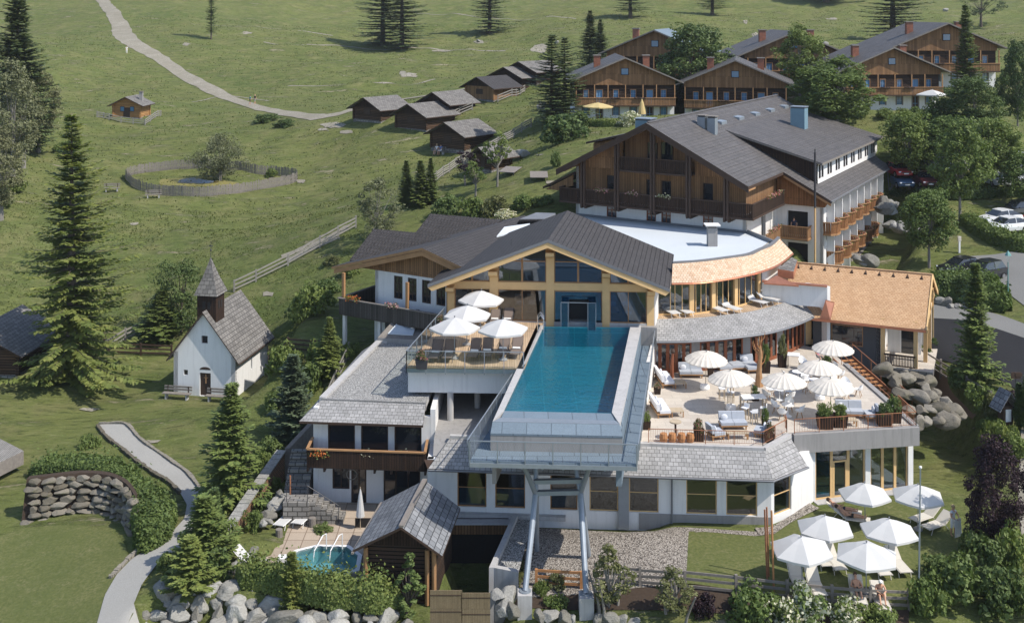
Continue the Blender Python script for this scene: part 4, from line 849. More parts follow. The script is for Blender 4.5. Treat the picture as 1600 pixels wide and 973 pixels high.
# steps at the left end of the annex
m = MB()
for i in range(11): m.box(-13.6+0*i, -12.15, 64.9+i*.33, 65.3+i*.33, -.8, -.35+i*.24, 'stone_wall')
for i in range(6): m.box(-11.7+i*.32, -11.36+i*.32, 64.0, 65.2, -.8, .75-i*.2, 'stone_wall')
m.box(-13.2, -11.7, 63.9, 65.0, -.8, .8, 'stone_wall')
m.thing('garden_steps', 'grey stone steps winding down beside the annex to the whirlpool patio', 'steps')
m = MB(); m.tube([(-13.0, 63.95, .8), (-13.0, 63.95, 1.75), (-11.8, 63.95, 1.75), (-10.0, 63.95, .6), (-10.0, 63.95, -.4)], .025, 'steel_dark', 6); m.tube([(-11.8, 63.95, .8), (-11.8, 63.95, 1.75)], .025, 'steel_dark', 6); m.tube([(-13.0, 65.0, .8), (-13, 65, 1.9)], .05, 'rust', 6); m.thing('handrail', 'black metal handrail beside the stone garden steps', 'handrail')
m = MB(); c = V((-9.6, 66.45, 1.35)); m.tube([c+V((.3*math.cos(a*math.pi/8), 0, .3*math.sin(a*math.pi/8))) for a in range(17)], .03, 'wood_grey', 6); m.blob(c+V((0, 0, .62)), (.12, .1, .12), 'wood_dark', 8, 5, .2); m.thing('wall_ring', 'round hoop hanging on the white pier beside the annex door', 'ornament')
# skylight box and shingle hip roof on the annex roof
root = T('roof_lantern', 'brown framed sloping skylight box at the back of the gravel roof', 'skylight', (-7.5, 79.8, 5.4))
m = MB(); q = [P(590, 535, 5.4), P(654, 539, 5.4), P(664, 508, 6.0), P(617, 505, 6.2)]; m.ext([p+V((0,0,.35)) for p in q], (0, 0, -1.2), 'wood_grey', 'plaster_grey'); m.build('box', root)
c = sum(q, V((0,0,0)))/4; m = MB(); m.ext([c+(p-c)*.62+V((0,0,.42)) for p in q], (0, 0, -.06), 'membrane'); m.build('pane', root)
m = MB(); a, b, c, d = P(620, 512, 6.1), P(662, 510, 6.1), P(682, 492, 6.4), P(640, 492, 6.4); t = PD(650, 483, 81.5); t2 = PD(665, 484, 82.5)
m.add([a, b, c, d, t, t2], [(0, 1, 5, 4), (1, 2, 5), (2, 3, 4, 5), (3, 0, 4)], 'shingle_silver'); m.ext([a, b, c, d], (0, 0, -1.0), 'plaster_grey'); m.thing('hipped_roof_light', 'small silver shingled hip roof poking up between annex and sun deck', 'roof')
# ================================================================ main hotel
HX, HY = V((.8616, -.5075, 0)), V((.5075, .8616, 0)); HO = V((11.8, 97.7, 0)); HF = frame(HO, HX)
hotel = T('main_hotel', 'big timber clad hotel with grey tiled roof and rows of rounded balconies', 'building', (20, 105, 9))
ZR, SL_ = 19.3, .525
def zp(u): return ZR-SL_*abs(u)
def roofquad(m, u0, u1, v0, v1, f=zp, th=.25, dz=0, mat='tile_grey'):
    m.ext([(u0, v0, f(u0)+dz), (u1, v0, f(u1)+dz), (u1, v1, f(u1)+dz), (u0, v1, f(u0)+dz)], (0, 0, -th), mat, 'wood_dark')
m = MB(HF); roofquad(m, -9.0, 0, 0, 38.3); roofquad(m, 0, 9.3, 0, 9.9); roofquad(m, 0, 13.6, 9.9, 38.3); 
for k in range(5): m.hexa([(-.05, .3+k*7.6, ZR+.02), (.18, .3+k*7.6, ZR-.06), (.18, 7.8+k*7.6, ZR-.06), (-.05, 7.8+k*7.6, ZR+.02), (-.05, .3+k*7.6, ZR+.1), (.18, .3+k*7.6, ZR+.02), (.18, 7.8+k*7.6, ZR+.02), (-.05, 7.8+k*7.6, ZR+.1)], 'tile_grey')
rf = m.build('roof', hotel)
# snow guards: rows of small pale hooks
m = MB(HF)
for j in range(14):
    u = .8+j*.62
    for i in range(60):
        v = .5+i*.62+(j % 2)*.3
        if v > 11.5 and u > 2.9 or v > 37.8: continue
        m.box(u-.03, u+.03, v-.03, v+.03, zp(u), zp(u)+.05, 'wood_grey')
for j in range(9):
    u = 3.6+j*.95
    for i in range(36):
        v = 12.6+i*.69; z = 17.7-.27*(u-3); m.box(u-.03, u+.03, v-.03, v+.03, z, z+.05, 'wood_grey')
m.build('snow_guards', rf)['kind'] = 'stuff'
m = MB(HF)
for s in (-1, 1):
    e = 9.0 if s < 0 else 9.3
    m.ext([(0, .02, ZR-.22), (s*e, .02, zp(e)-.22), (s*e, .02, zp(e)-.55), (0, .02, ZR-.6)], (0, .12, 0), 'wood_dark')
    m.ext([(0, .15, ZR-.3), (s*e, .15, zp(e)-.3), (s*e, .15, zp(e)-.42), (0, .15, ZR-.42)], (0, 1.8, 0), 'timber_mid')
m.build('verge_board', rf)
# big right-hand dormer
dm = MB(HF); fd = lambda u: 17.7-.27*(u-3)
dm.ext([(3.0, 12.0, 17.75), (12.3, 12.0, fd(12.3)), (12.3, 37.6, fd(12.3)), (3.0, 37.6, 17.75)], (0, 0, -.22), 'tile_grey', 'wood_grey')
dm.ext([(3.2, 12.5, 17.45), (11.7, 12.5, fd(11.7)-.25), (11.7, 12.5, zp(11.7)), (3.2, 12.5, zp(3.2))], (0, .2, 0), 'boards_dark'); dm.ext([(3.2, 37, 17.45), (11.7, 37, fd(11.7)-.25), (11.7, 37, zp(11.7)), (3.2, 37, zp(3.2))], (0, .2, 0), 'boards_brown')
do = dm.build('dormer', hotel)
da, db = HF @ V((11.7, 12.5, 0)), HF @ V((11.7, 37.2, 0)); ops = []
n_b = 8
for i in range(n_b):
    v = .5+i*3.05
    ops += [(v, v+.75, .45, 1.75), (v+.95, v+1.7, .45, 1.75)]
w2 = MB(); w2.wall(da, db, 13.1, 15.15, .2, ops, 'plaster'); w2.build('dormer_wall', do)
for o in ops: win(do, da, db, o[0], o[1], 13.1+o[2], 13.1+o[3], 1, 1, 'wood_dark', 'glass_dark', .07)
# front gable wall and timber
wv = 2.1; m = MB(HF)
def gable(m, u0, u1, z0, v, t, mat):
    pts = [(u0, v, z0), (u1, v, z0), (u1, v, zp(u1)-.27)] + ([(0, v, ZR-.27)] if u0 < 0 < u1 else []) + [(u0, v, zp(u0)-.27)]
    m.ext(pts, (0, t, 0), mat)
a, b = HF @ V((-8, wv, 0)), HF @ V((8.4, wv, 0))
ru = lambda px, v=.6: (lambda t, bx, by: (t*by-bx)/(.8616+.5075*t))((px-800)/F, 11.8+.5075*v, 97.7+.8616*v)
z5 = lambda x: 840+x/3.8925
gf = [(420, 480), (662, 720), (752, 810), (1005, 1068)]
m = MB(); m.wall(a, b, 9.6, 11.7, .3, [(ru(z5(p), wv)+8, ru(z5(q), wv)+8, .6, 2.0) for p, q in gf], 'plaster'); m.build('wall', hotel)
for p, q in gf: win(hotel, a, b, ru(z5(p), wv)+8, ru(z5(q), wv)+8, 10.2, 11.6, 2, 2, 'wood_red', 'glass_dark', .09)
fl1 = [(420, 480, 12.8, 14.1), (662, 715, 11.75, 14.0), (752, 812, 12.6, 14.0), (1005, 1068, 12.6, 14.1)]
m = MB(); m.wall(a, b, 11.7, 14.75, .3, [(ru(z5(p), wv)+8, ru(z5(q), wv)+8, z-11.7, z_-11.7) for p, q, z, z_ in fl1], 'boards_brown'); m.build('timber_wall', hotel)
for p, q, z, z_ in fl1: win(hotel, a, b, ru(z5(p), wv)+8, ru(z5(q), wv)+8, z, z_, 1, 1, 'wood_dark', 'glass_dark', .08)
m = MB(HF)
for u0, u1, v in ((-8, -3.1, 1.7), (3.9, 8.4, 1.7), (-3.1, 3.9, wv+.2)):
    pts = [(u0, v, 14.75), (u1, v, 14.75), (u1, v, zp(u1)-.27)] + ([(0, v, ZR-.27)] if u0 < 0 < u1 else []) + [(u0, v, zp(u0)-.27)]
    m.ext(pts, (0, .3, 0), 'boards_brown')
m.build('gable', hotel)
m = MB(HF)
for x0, x1, zt_ in ((-.75, .05, 17.3), (.55, 1.55, 17.4)): m.box(x0, x1, wv+.12, wv+.2, 15.0, zt_, 'glass_dark'); m.box(x0-.08, x0, wv+.1, wv+.2, 15.0, zt_, 'wood_dark'); m.box(x1, x1+.08, wv+.1, wv+.2, 15.0, zt_, 'wood_dark')
m.build('balcony_door', hotel)
for u in (-6.45, -3.05, .43, 3.79, 7.2):
    for s in (-.14, .14):
        m = MB(HF); m.box(u+s-.09, u+s+.09, .35, .6, 11.3, zp(u)-.3, 'wood_dark'); m.build('post', hotel)
def balc(m, u0, v0, u1, v1, zf, h, mat='boards_dark', top='wood_dark', out=0):
    a_, b_ = V((u0, v0, 0)), V((u1, v1, 0)); d = (b_-a_).normalized(); n = V((d.y, -d.x, 0)); L = (b_-a_).length
    k = int(L/.17)
    for i in range(k):
        p, q = a_+d*(L*i/k+.012), a_+d*(L*(i+1)/k-.012)
        m.hexa([p+V((0,0,zf-.1)), q+V((0,0,zf-.1)), q-n*.03+V((0,0,zf-.1)), p-n*.03+V((0,0,zf-.1)), p+n*out+V((0,0,zf+h-.06)), q+n*out+V((0,0,zf+h-.06)), q+n*(out-.03)+V((0,0,zf+h-.06)), p+n*(out-.03)+V((0,0,zf+h-.06))], mat)
    m.beam(a_+n*out+V((0,0,zf+h)), b_+n*out+V((0,0,zf+h)), .14, .08, top); m.beam(a_+V((0,0,zf-.12)), b_+V((0,0,zf-.12)), .12, .16, top)
m = MB(HF); m.box(-8.9, 9.5, .5, wv, 11.5, 11.62, 'wood_dark'); m.box(8.5, 9.5, wv, 9.6, 11.5, 11.61, 'wood_dark'); m.box(-8.9, -8.05, wv, 8, 11.5, 11.61, 'wood_dark')
balc(m, -8.9, .5, 9.5, .5, 11.7, 1.15); balc(m, 9.5, .5, 9.5, 9.6, 11.7, 1.15); balc(m, -8.9, 8, -8.9, .5, 11.7, 1.15); m.build('balcony', hotel)
m = MB(HF); m.box(-3.1, 3.9, .6, wv+.3, 14.78, 14.9, 'wood_dark'); balc(m, -3.05, .55, 3.85, .55, 14.95, 1.12); m.build('balcony', hotel)
for u in (-6.6, -6.2, -3.2, -2.9, .3, .6, 3.65, 3.95, 7.0, 7.4):
    m = MB(HF); m.box(u-.08, u+.08, .4, wv, 11.15, 11.45, 'wood_dark'); m.build('beam_end', hotel)
# block A right wall and block B walls
def hw(m, p, q, z0, z1, mat, ops=[]): m.wall(HF @ V((*p, 0)), HF @ V((*q, 0)), z0, z1, .3, ops, mat)
m = MB(); hw(m, (8.4, wv), (8.4, 10.8), 5.5, 11.7, 'plaster_warm', [(4.2, 5.4, 3.2, 5.3)]); hw(m, (8.4, 10.8), (12.7, 10.8), 4.5, 11.5, 'plaster_warm', [(1.0, 2.9, 1.2, 3.4), (1.0, 2.9, 4.1, 6.3)])
hw(m, (-8, 30), (-8, wv), 8, 14.9, 'plaster'); hw(m, (12.7, 37.8), (-8, 37.8), 8, 12.3, 'plaster'); m.build('wall', hotel)
m = MB(); hw(m, (8.4, 2.4), (8.4, 10.8), 11.7, 14.6, 'boards_brown'); m.build('timber_wall', hotel)
m = MB(HF); m.ext([(8.5, 10.5, 11.4), (12.9, 10.5, 11.4), (13.3, 10.5, zp(13.3)-.28), (8.5, 10.5, zp(8.5)-.28)], (0, .25, 0), 'boards_orange'); m.ext([(9.3, 9.92, zp(9.3)-.25), (13.6, 9.92, zp(13.6)-.25), (13.6, 9.92, zp(13.6)-.5), (9.3, 9.92, zp(9.3)-.5)], (0, .1, 0), 'timber_mid'); m.ext([(13.6,9.9,zp(13.6)-.02),(13.75,9.9,zp(13.6)-.02),(13.75,38.3,zp(13.6)-.02),(13.6,38.3,zp(13.6)-.02)], (0,0,-.14), 'lead'); m.build('gable', hotel)
m = MB(HF)
for z in (5.6, 8.6): m.box(9.4, 11.3, 11.2, 11.25, z, z+2.2, 'interior_dark')
m.build('balcony_door', hotel)
m = MB(HF); m.box(9.1, 11.6, 9.6, 10.8, 8.35, 8.5, 'wood_dark'); balc(m, 9.1, 9.6, 11.6, 9.6, 8.6, 1.0, 'boards_brown', 'timber_mid'); balc(m, 11.6, 9.6, 11.6, 10.8, 8.6, 1.0, 'boards_brown', 'timber_mid'); m.build('balcony', hotel)
m = MB(HF); m.box(8.4, 9.4, 4.5, 8.5, 8.35, 8.5, 'wood_dark'); balc(m, 9.4, 4.5, 9.4, 8.7, 8.6, 1.0, 'boards_brown', 'timber_mid'); m.build('balcony', hotel)
# long side wall with two rows of rounded balconies
s0, s1 = HF @ V((12.7, 10.8, 0)), HF @ V((12.7, 34.5, 0)); ops = []
for i in range(8):
    v = .6+i*2.9
    for z in (5.3, 8.2): ops.append((v+.4, v+1.3, z-4.5+(-.6 if z < 6 else 0)*0, z-4.5+2.1))
m = MB(); m.wall(s0, s1, 4.5, 12.2, .3, ops, 'plaster'); hw(m, (12.7, 34.5), (10, 34.5), 4.5, 12.2, 'plaster'); m.build('side_wall', hotel)
for o in ops: win(hotel, s0, s1, o[0], o[1], 4.5+o[2], 4.5+o[3], 1, 1, 'wood_dark', 'glass_dark', .09)
for row, (zf, n, c0) in enumerate(((9.0, 7, 11.0), (6.15, 6, 12.2))):
    for i in range(n):
        v = c0+i*2.9; m = MB(HF); arc = [(12.7, v-.2), (13.35, v-.15), (13.75, v+.35), (13.85, v+1.0), (13.75, v+1.65), (13.35, v+2.1), (12.7, v+2.15)]
        m.ext([(x, y, zf) for x, y in arc], (0, 0, -.12), 'wood_grey')
        for p, q in zip(arc, arc[1:]): balc(m, p[0], p[1], q[0], q[1], zf+.02, .98, 'boards_orange', 'timber_mid', .1)
        bo = m.build('balcony', hotel)
        f = MB(HF); f.box(13.45, 13.75, v+.4, v+1.5, zf+.75, zf+.95, 'wood_dark'); f.build('flower_box', bo)
for i in range(9):
    m = MB(HF); v = 12.1+i*2.9; m.box(12.7, 13.4, v-.15, v+.02, 4.6, 12.0, 'plaster'); m.build('partition', hotel)
# left side lean-to roof and left dormer
m = MB(HF); m.ext([(-11.2, 1.5, 12.6), (-8.0, 1.5, 14.2), (-8.0, 12, 14.2), (-11.2, 12, 12.6)], (0, 0, -.2), 'tile_grey', 'wood_dark'); m.ext([(-11, 1.6, 12.35), (-8.1, 1.6, 13.9), (-8.1, 1.6, 12.9), (-9.6, 1.6, 12.35)], (0, .2, 0), 'boards_brown'); m.build('lean_to_roof', hotel)
m = MB(HF); m.ext([(-10.2, 8.5, 16.15), (-3.0, 8.5, 17.9), (-3.0, 20, 17.9), (-10.2, 20, 16.15)], (0, 0, -.2), 'tile_grey', 'wood_dark'); m.ext([(-9.6, 9, 16.0), (-3.4, 9, 17.5), (-3.4, 9, 17.2), (-8.9, 9, 14.3), (-9.6, 9, 14.2)], (0, .2, 0), 'boards_brown'); m.box(-9.6, -9.3, 9.2, 19.5, 14, 16.2, 'boards_brown'); m.build('dormer', hotel)
# chimneys, ducts, vents
def duct(u, v, w, l, z0, z1, mat, cap, name='chimney'):
    m = MB(HF); m.box(u-w/2, u+w/2, v-l/2, v+l/2, z0, z1, mat); m.box(u-w/2-.08, u+w/2+.08, v-l/2-.08, v+l/2+.08, z1+.12, z1+.2, cap); m.box(u-w/2+.05, u+w/2-.05, v-l/2+.05, v+l/2-.05, z1, z1+.12, 'steel_dark'); m.build(name, hotel)
duct(1.9, 8.8, .75, .75, 17.3, 19.2, 'steel_galv', 'wood_grey'); duct(2.9, 8.8, .75, .75, 17.3, 19.15, 'steel_galv', 'wood_grey')
duct(6.0, 26.5, 1.5, 1.3, 15.5, 18.9, 'duct_blue', 'steel_galv', 'ventilation_box'); duct(-2.3, 5.2, 1.5, 1.4, 16, 19.0, 'duct_blue', 'steel_galv', 'ventilation_box')
for k in range(5):
    m = MB(HF); v = 13+k*5.2; m.hexa([(1.6, v, zp(1.6)), (2.3, v, zp(2.3)), (2.3, v+1.5, zp(2.3)), (1.6, v+1.5, zp(1.6)), (1.6, v, zp(1.6)+.02), (2.3, v, zp(2.3)+.3), (2.3, v+1.5, zp(2.3)+.3), (1.6, v+1.5, zp(1.6)+.02)], 'steel_galv'); m.build('roof_vent', hotel)
m = MB(); p = PD(1273.5, 238, 99.5); q = PD(1273.5, 410, 99.5); m.tube([q, V((q.x, q.y, 11.5))], .09, 'timber_light', 8); m.tube([V((q.x, q.y, 11.5)), p], .1, 'steel_dark', 10); m.tube([p, p+V((0, 0, .3))], .05, 'steel_dark', 8); m.build('flue_pipe', hotel)
# ================================================================ white flat roof, curved restaurant
pav = T('curved_restaurant', 'curved restaurant with timber doors, two bands of curved shingle roof and white flat roof', 'building', (14, 84, 4))
lo_e = lerp_curve([P(x, y, 6.5) for x, y in ((1025.5,532.6),(1075.5,532),(1131,527.6),(1186.5,521),(1223.5,513),(1258.6,500),(1280,489))], 4)
lo_t = lerp_curve([P(x, y, 7.35) for x, y in ((1026.5,498.4),(1084.7,496.5),(1131,491.9),(1177,485.4),(1214,476),(1242,467),(1256,461.4))], 4)
hi_e = lerp_curve([P(x, y, 9.8) for x, y in ((1049.6,442),(1094,440.7),(1131,435.9),(1168,429),(1205,417.9),(1223.4,407.7),(1239,394.8))], 4)
hi_t = lerp_curve([P(x, y, 10.75) for x, y in ((1051,411.4),(1090,409),(1131,404),(1168,398.5),(1186.5,391),(1205,382.8),(1217,372))], 4)
hi_e = [hi_e[0]+V((-1.6, 0, 0))]+hi_e; hi_t = [hi_t[0]+V((-1.7, .1, 0))]+hi_t
def band(e, t, mat, th, name, edge):
    m = MB(); n = min(len(e), len(t)); acc = 0
    for i in range(n-1):
        k = len(m.uv); m.ext([e[i], e[i+1], t[i+1], t[i]], (0, 0, -th), mat, edge)
        L = (e[i+1]-e[i]).length; H_ = (t[i]-e[i]).length
        for q, f in enumerate(m.f[-6:]):      # run the courses on round the curve
            if q in (0, 1):
                start = sum(len(ff) for ff in m.f[:len(m.f)-6+q])
                for w_, vi in enumerate(f):
                    p = m.v[vi]; best = min(range(4), key=lambda r: ((p.xy-[e[i], e[i+1], t[i+1], t[i]][r].xy).length))
                    m.uv[start+w_] = (acc+(L if best in (1, 2) else 0), H_ if best in (2, 3) else 0)
        acc += L
    o = m.build(name, pav); return o
band(lo_e, lo_t, 'shingle_silver', .14, 'lower_shingle_roof', 'lead'); band(hi_e[1:], hi_t[1:], 'shingle_pale', .14, 'upper_shingle_roof', 'copper')
m = MB(); m.tube([p+V((0, -.05, -.08)) for p in lo_e], .07, 'lead', 6); m.tube([p+V((0, -.05, -.08)) for p in hi_e[1:]], .055, 'copper', 6); m.build('gutter', pav)
# doors under the lower roof: wall follows the eave, set back .9 m
n_ = len(lo_e); wl_ = []
for i in range(n_):
    d = (lo_e[min(i+1, n_-1)]-lo_e[max(i-1, 0)]); d.z = 0; d.normalize(); wl_.append(lo_e[i]+V((-d.y, d.x, 0))*1.0)
m = MB()
for i in range(n_-1):
    a, b = wl_[i], wl_[i+1]; a, b = V((a.x, a.y, 4)), V((b.x, b.y, 4)); L = (b-a).length; d = (b-a).normalized(); n = V((d.y, -d.x, 0)); k = MB()
    up = V((0, 0, 1))
    if i % 6 == 5: k.ext([a, b, b+up*2.7, a+up*2.7], -n*.2, 'plaster_grey'); k.build('pier', pav); continue
    k.ext([a, a+d*.12, a+d*.12+up*2.7, a+up*2.7], -n*.14, 'wood_red'); k.ext([b-d*.12, b, b+up*2.7, b-d*.12+up*2.7], -n*.14, 'wood_red')
    k.ext([a+d*.12+up*1.95, b-d*.12+up*1.95, b-d*.12+up*2.1, a+d*.12+up*2.1], -n*.12, 'wood_red'); k.ext([a+d*.12, b-d*.12, b-d*.12+up*.25, a+d*.12+up*.25], -n*.12, 'wood_red')
    f = k.build('glazed_door', pav); g = MB(); g.ext([a+d*.1-n*.05+up*.2, b-d*.1-n*.05+up*.2, b-d*.1-n*.05+up*2.7, a+d*.1-n*.05+up*2.7], -n*.015, 'glass'); g.build('pane', f)
m = MB(); back = [p+V((-.3, 3.2, 0)) for p in wl_]
for i in range(n_-1):
    m.quad(V((back[i].x, back[i].y, 4)), V((back[i+1].x, back[i+1].y, 4)), V((back[i+1].x, back[i+1].y, 7)), V((back[i].x, back[i].y, 7)), 'interior')
    m.quad(V((wl_[i].x, wl_[i].y, 4.02)), V((wl_[i+1].x, wl_[i+1].y, 4.02)), V((back[i+1].x, back[i+1].y, 4.02)), V((back[i].x, back[i].y, 4.02)), 'plank_floor')
m.build('interior', pav)
# upper deck floor, glazed wall, white wall
dk = [V((p.x, p.y, 7.3)) for p in lo_t]+[V((27.0, 88, 7.3)), V((24, 96, 7.3)), V((10.8, 90, 7.3))]
m = MB(); m.add(dk, [tuple(range(len(dk)))], 'deck_boards'); m.build('upper_deck', pav)
n_ = len(hi_e); uw = []
for i in range(n_):
    d = (hi_e[min(i+1, n_-1)]-hi_e[max(i-1, 0)]); d.z = 0; d.normalize(); uw.append(hi_e[i]+V((-d.y, d.x, 0))*.75)
for i in range(n_-1):
    a, b = V((uw[i].x, uw[i].y, 7.3)), V((uw[i+1].x, uw[i+1].y, 7.3)); L = (b-a).length; d = (b-a).normalized(); n = V((d.y, -d.x, 0)); k = MB(); up = V((0, 0, 1))
    if i > 16: k.ext([a, b, b+up*2.9, a+up*2.9], -n*.2, 'plaster'); k.build('white_wall', pav); continue
    if i % 4 == 0: k.ext([a-d*.02+n*.12, a+d*.32+n*.12, a+d*.32+n*.12+up*2.75, a-d*.02+n*.12+up*2.75], -n*.4, 'timber_light'); k.build('timber_column', pav)
    k = MB(); k.ext([a, a+d*.05, a+d*.05+up*2.7, a+up*2.7], -n*.1, 'timber_light'); k.ext([a+d*.05, b, b+up*.12, a+d*.05+up*.12], -n*.1, 'timber_light'); k.ext([a+d*.05+up*2.2, b+up*2.2, b+up*2.75, a+d*.05+up*2.75], -n*.1, 'plaster_grey')
    f = k.build('window', pav); g = MB(); g.ext([a+d*.05+up*.1-n*.04, b+up*.1-n*.04, b-n*.04+up*2.2, a+d*.05-n*.04+up*2.2], -n*.015, 'glass'); g.build('pane', f)
m = MB()
for i in range(n_-1):
    a, b = uw[i]+V((-.2, 3, 0)), uw[i+1]+V((-.2, 3, 0)); m.quad(V((a.x, a.y, 7.3)), V((b.x, b.y, 7.3)), V((b.x, b.y, 10.2)), V((a.x, a.y, 10.2)), 'interior')
m.build('interior', pav)
fr_ = [V((p.x, p.y, 10.1)) for p in hi_t]+[HF @ V((8.4, 2.1, 10.1)), HF @ V((-8, 2.1, 10.1)), V((3.5, 98, 10.1)), V((5.2, 88.5, 10.1))]
m = MB(); m.ext(fr_, (0, 0, -.4), 'membrane'); m.build('flat_roof', pav)
m = MB()
for i in range(1, len(hi_t)-1): kerb(m, hi_t[i]+V((0,.08,0)), hi_t[i+1]+V((0,.08,0)), .22, 9.9, 10.86, 'lead')
q0, q1 = HF @ V((-8, 2.0, 0)), HF @ V((8.6, 2.0, 0)); kerb(m, q0, q1, .12, 9.9, 10.3, 'lead'); kerb(m, q1, hi_t[-1], .15, 9.9, 10.4, 'lead'); m.build('parapet', pav)
c = P(1113.5, 385, 10.1); m = MB(); m.box(c.x-.38, c.x+.38, c.y-.1, c.y+.6, 10.1, 11.6, 'plaster_grey'); m.box(c.x-.3, c.x+.3, c.y, c.y+.5, 11.6, 11.76, 'steel_dark'); m.box(c.x-.6, c.x+.6, c.y-.3, c.y+.8, 11.76, 11.86, 'plaster_warm'); m.build('chimney', pav)
# tall white screen wall between the upper deck and the orange roof
w0, w1, w2 = P(1191, 443, 8.6), P(1292.5, 451, 8.6), P(1281, 489, 6.6); m = MB()
m.ext([V((w0.x, w0.y, 7.2)), V((w1.x, w1.y, 7.2)), V((w1.x, w1.y, 8.75)), V((w0.x, w0.y, 8.75))], (.05, .25, 0), 'plaster'); m.ext([V((w1.x, w1.y, 4.0)), V((w1.x, w1.y, 8.75)), V((lo_t[-1].x, lo_t[-1].y, 8.3)), V((lo_e[-1].x, lo_e[-1].y, 6.3)), V((lo_e[-1].x, lo_e[-1].y, 4.0))], (.25, .1, 0), 'plaster')
kerb(m, w0, w1, .4, 8.75, 8.85, 'copper'); m.build('screen_wall', pav)
m = MB(); p = P(1262, 641, 4); d0 = wl_[-1]; d0 = V((d0.x, d0.y, 4)); m.box(d0.x-.1, d0.x+1.1, d0.y-.1, d0.y+.1, 4, 6.7, 'timber_light'); m.box(d0.x+.35, d0.x+.7, d0.y-.14, d0.y-.08, 4.4, 6.1, 'glass_dark'); m.build('side_door', pav)
# ================================================================ entrance building with new orange shingles
ent = T('entrance_building', 'entrance building with bright new orange shingle roof, dark wall and timber porch', 'building', (28, 84, 3.3))
EF = frame((29.5, 79, 0), (.915, -.403))
m = MB(EF); m.ext([(-11.4, 0, 6.4), (0, 0, 6.4), (.1, 5.75, 9.1), (-11.2, 5.75, 9.1)], (0, 0, -.2), 'shingle_orange', 'copper'); m.ext([(-11.2, 5.75, 9.1), (.1, 5.75, 9.1), (.2, 11.2, 6.6), (-11.0, 11.2, 6.6)], (0, 0, -.2), 'shingle_orange', 'copper')
rf = m.build('roof', ent)
m = MB(EF); m.beam((-11.2, 5.75, 9.14), (.15, 5.75, 9.14), .22, .08, 'shingle_orange')
for s, e in (((0.0, 0, 6.4)), (.1, 5.75, 9.1)), ((.1, 5.75, 9.1), (.2, 11.2, 6.6)): m.beam(V(s)+V((.03, 0, -.1)), V(e)+V((.03, 0, -.1)), .08, .34, 'timber_light')
m.build('verge_board', rf)
for i in range(10):
    m = MB(EF); u = -9.8+i*1.02; m.add([(u-.14, 5.1, 8.82), (u+.14, 5.1, 8.82), (u, 5.1, 8.98), (u, 5.6, 9.06)], [(0, 1, 2), (0, 2, 3), (1, 3, 2)], 'wood_dark'); m.build('roof_vent', rf)
m = MB(); a, b, c, d = P(1297.6, 499, 6.55), P(1281, 497, 6.5), P(1290, 468, 7.9), P(1304, 472, 7.7); m.ext([a, b, c, d], (0, 0, -.08), 'copper'); m.build('copper_flashing', ent); m = MB(); a, b, c = P(1193, 442, 9.0), P(1248, 446, 8.98), P(1213, 430, 9.4); m.ext([a, b, c], (0, 0, -.1), 'copper'); m.build('copper_flashing', ent); m = MB(); m.ext([P(1215,420,9.5),P(1240,424,9.4),P(1246,406,9.6),P(1237,402,9.8)], (0,0,-.6), 'shingle_grey', 'copper'); m.build('copper_flashing', ent)
ea, eb = EF @ V((-8.0, .9, 0)), EF @ V((-3.2, .9, 0)); eu = lambda px: u_of(px, (ea.x, ea.y), (eb.x, eb.y))
o = (eu(1298.5), eu(1348.5), 3.6, 5.1)
m = MB(); m.wall(ea, eb, .8, 6.35, .3, [o], 'plaster_dark'); m.wall(eb, EF @ V((-3.2, 9, 0)), 2.6, 6.35, .3, [], 'plaster'); m.build('wall', ent); win(ent, ea, eb, o[0], o[1], 4.4, 5.9, 1, 1, 'timber_mid', 'glass_dark', .07)
m = MB(EF); m.box(-3.1, 0, 6.5, 6.7, 3.3, 6.8, 'plaster'); m.box(-3.0, -.6, 4.2, 4.35, 3.3, 6.2, 'plaster'); m.box(-2.0, -1.0, 4.13, 4.2, 3.4, 5.9, 'glass_dark'); m.box(-2.1, -2.0, 4.1, 4.2, 3.4, 6.0, 'white_paint'); m.box(-1.0, -.9, 4.1, 4.2, 3.4, 6.0, 'white_paint'); m.box(-2.1,-.9,4.1,4.2,5.9,6.05,'white_paint'); m.build('porch_wall', ent)
m = MB(EF); m.box(-3.2, .4, .3, 7, 2.6, 3.32, 'stone_wall'); m.box(-3.2, .45, .25, 7.05, 3.32, 3.38, 'paving'); m.build('porch_floor', ent)
for u, v in ((-.75, .75), (-.2, 2.6), (-.1, 5.6), (-.05, 8.0), (-3.0, .75)):
    m = MB(EF); m.box(u-.14, u+.14, v-.14, v+.14, 3.3, 6.4+v*.45 if v < 5.7 else 7.6, 'timber_light'); m.build('post', ent)
m = MB(EF); m.beam((-3.2, .75, 6.15), (.1, .75, 6.15), .2, .25, 'timber_light'); m.beam((-.1, .6, 6.3), (-.1, 5.6, 8.5), .2, .25, 'timber_light'); m.beam((-.1, 5.6, 8.5), (-.05, 10.6, 6.4), .2, .25, 'timber_light'); m.box(-.2, 0, 1.0, 10.4, 6.25, 6.5, 'timber_light'); m.build('porch_beam', ent)
m = MB(EF)
for i in range(19): m.box(-2.8+i*.105, -2.74+i*.105, .4, .44, 3.5, 4.2, 'wood_dark')
m.box(-2.9, -.75, .36, .48, 4.2, 4.3, 'wood_dark'); m.box(-2.9, -.75, .38, .46, 3.45, 3.52, 'wood_dark'); m.build('balustrade', ent)
m = MB(); e2 = EF @ V((0, 8, 0)); m.ext([EF @ V((-3.1, 9, 3.2)), EF @ V((0, 9, 3.2)), EF @ V((0, 9, 7.0)), EF @ V((-3.1, 9, 7.0))], (0, .2, 0), 'plaster'); m.build('rear_wall', ent)
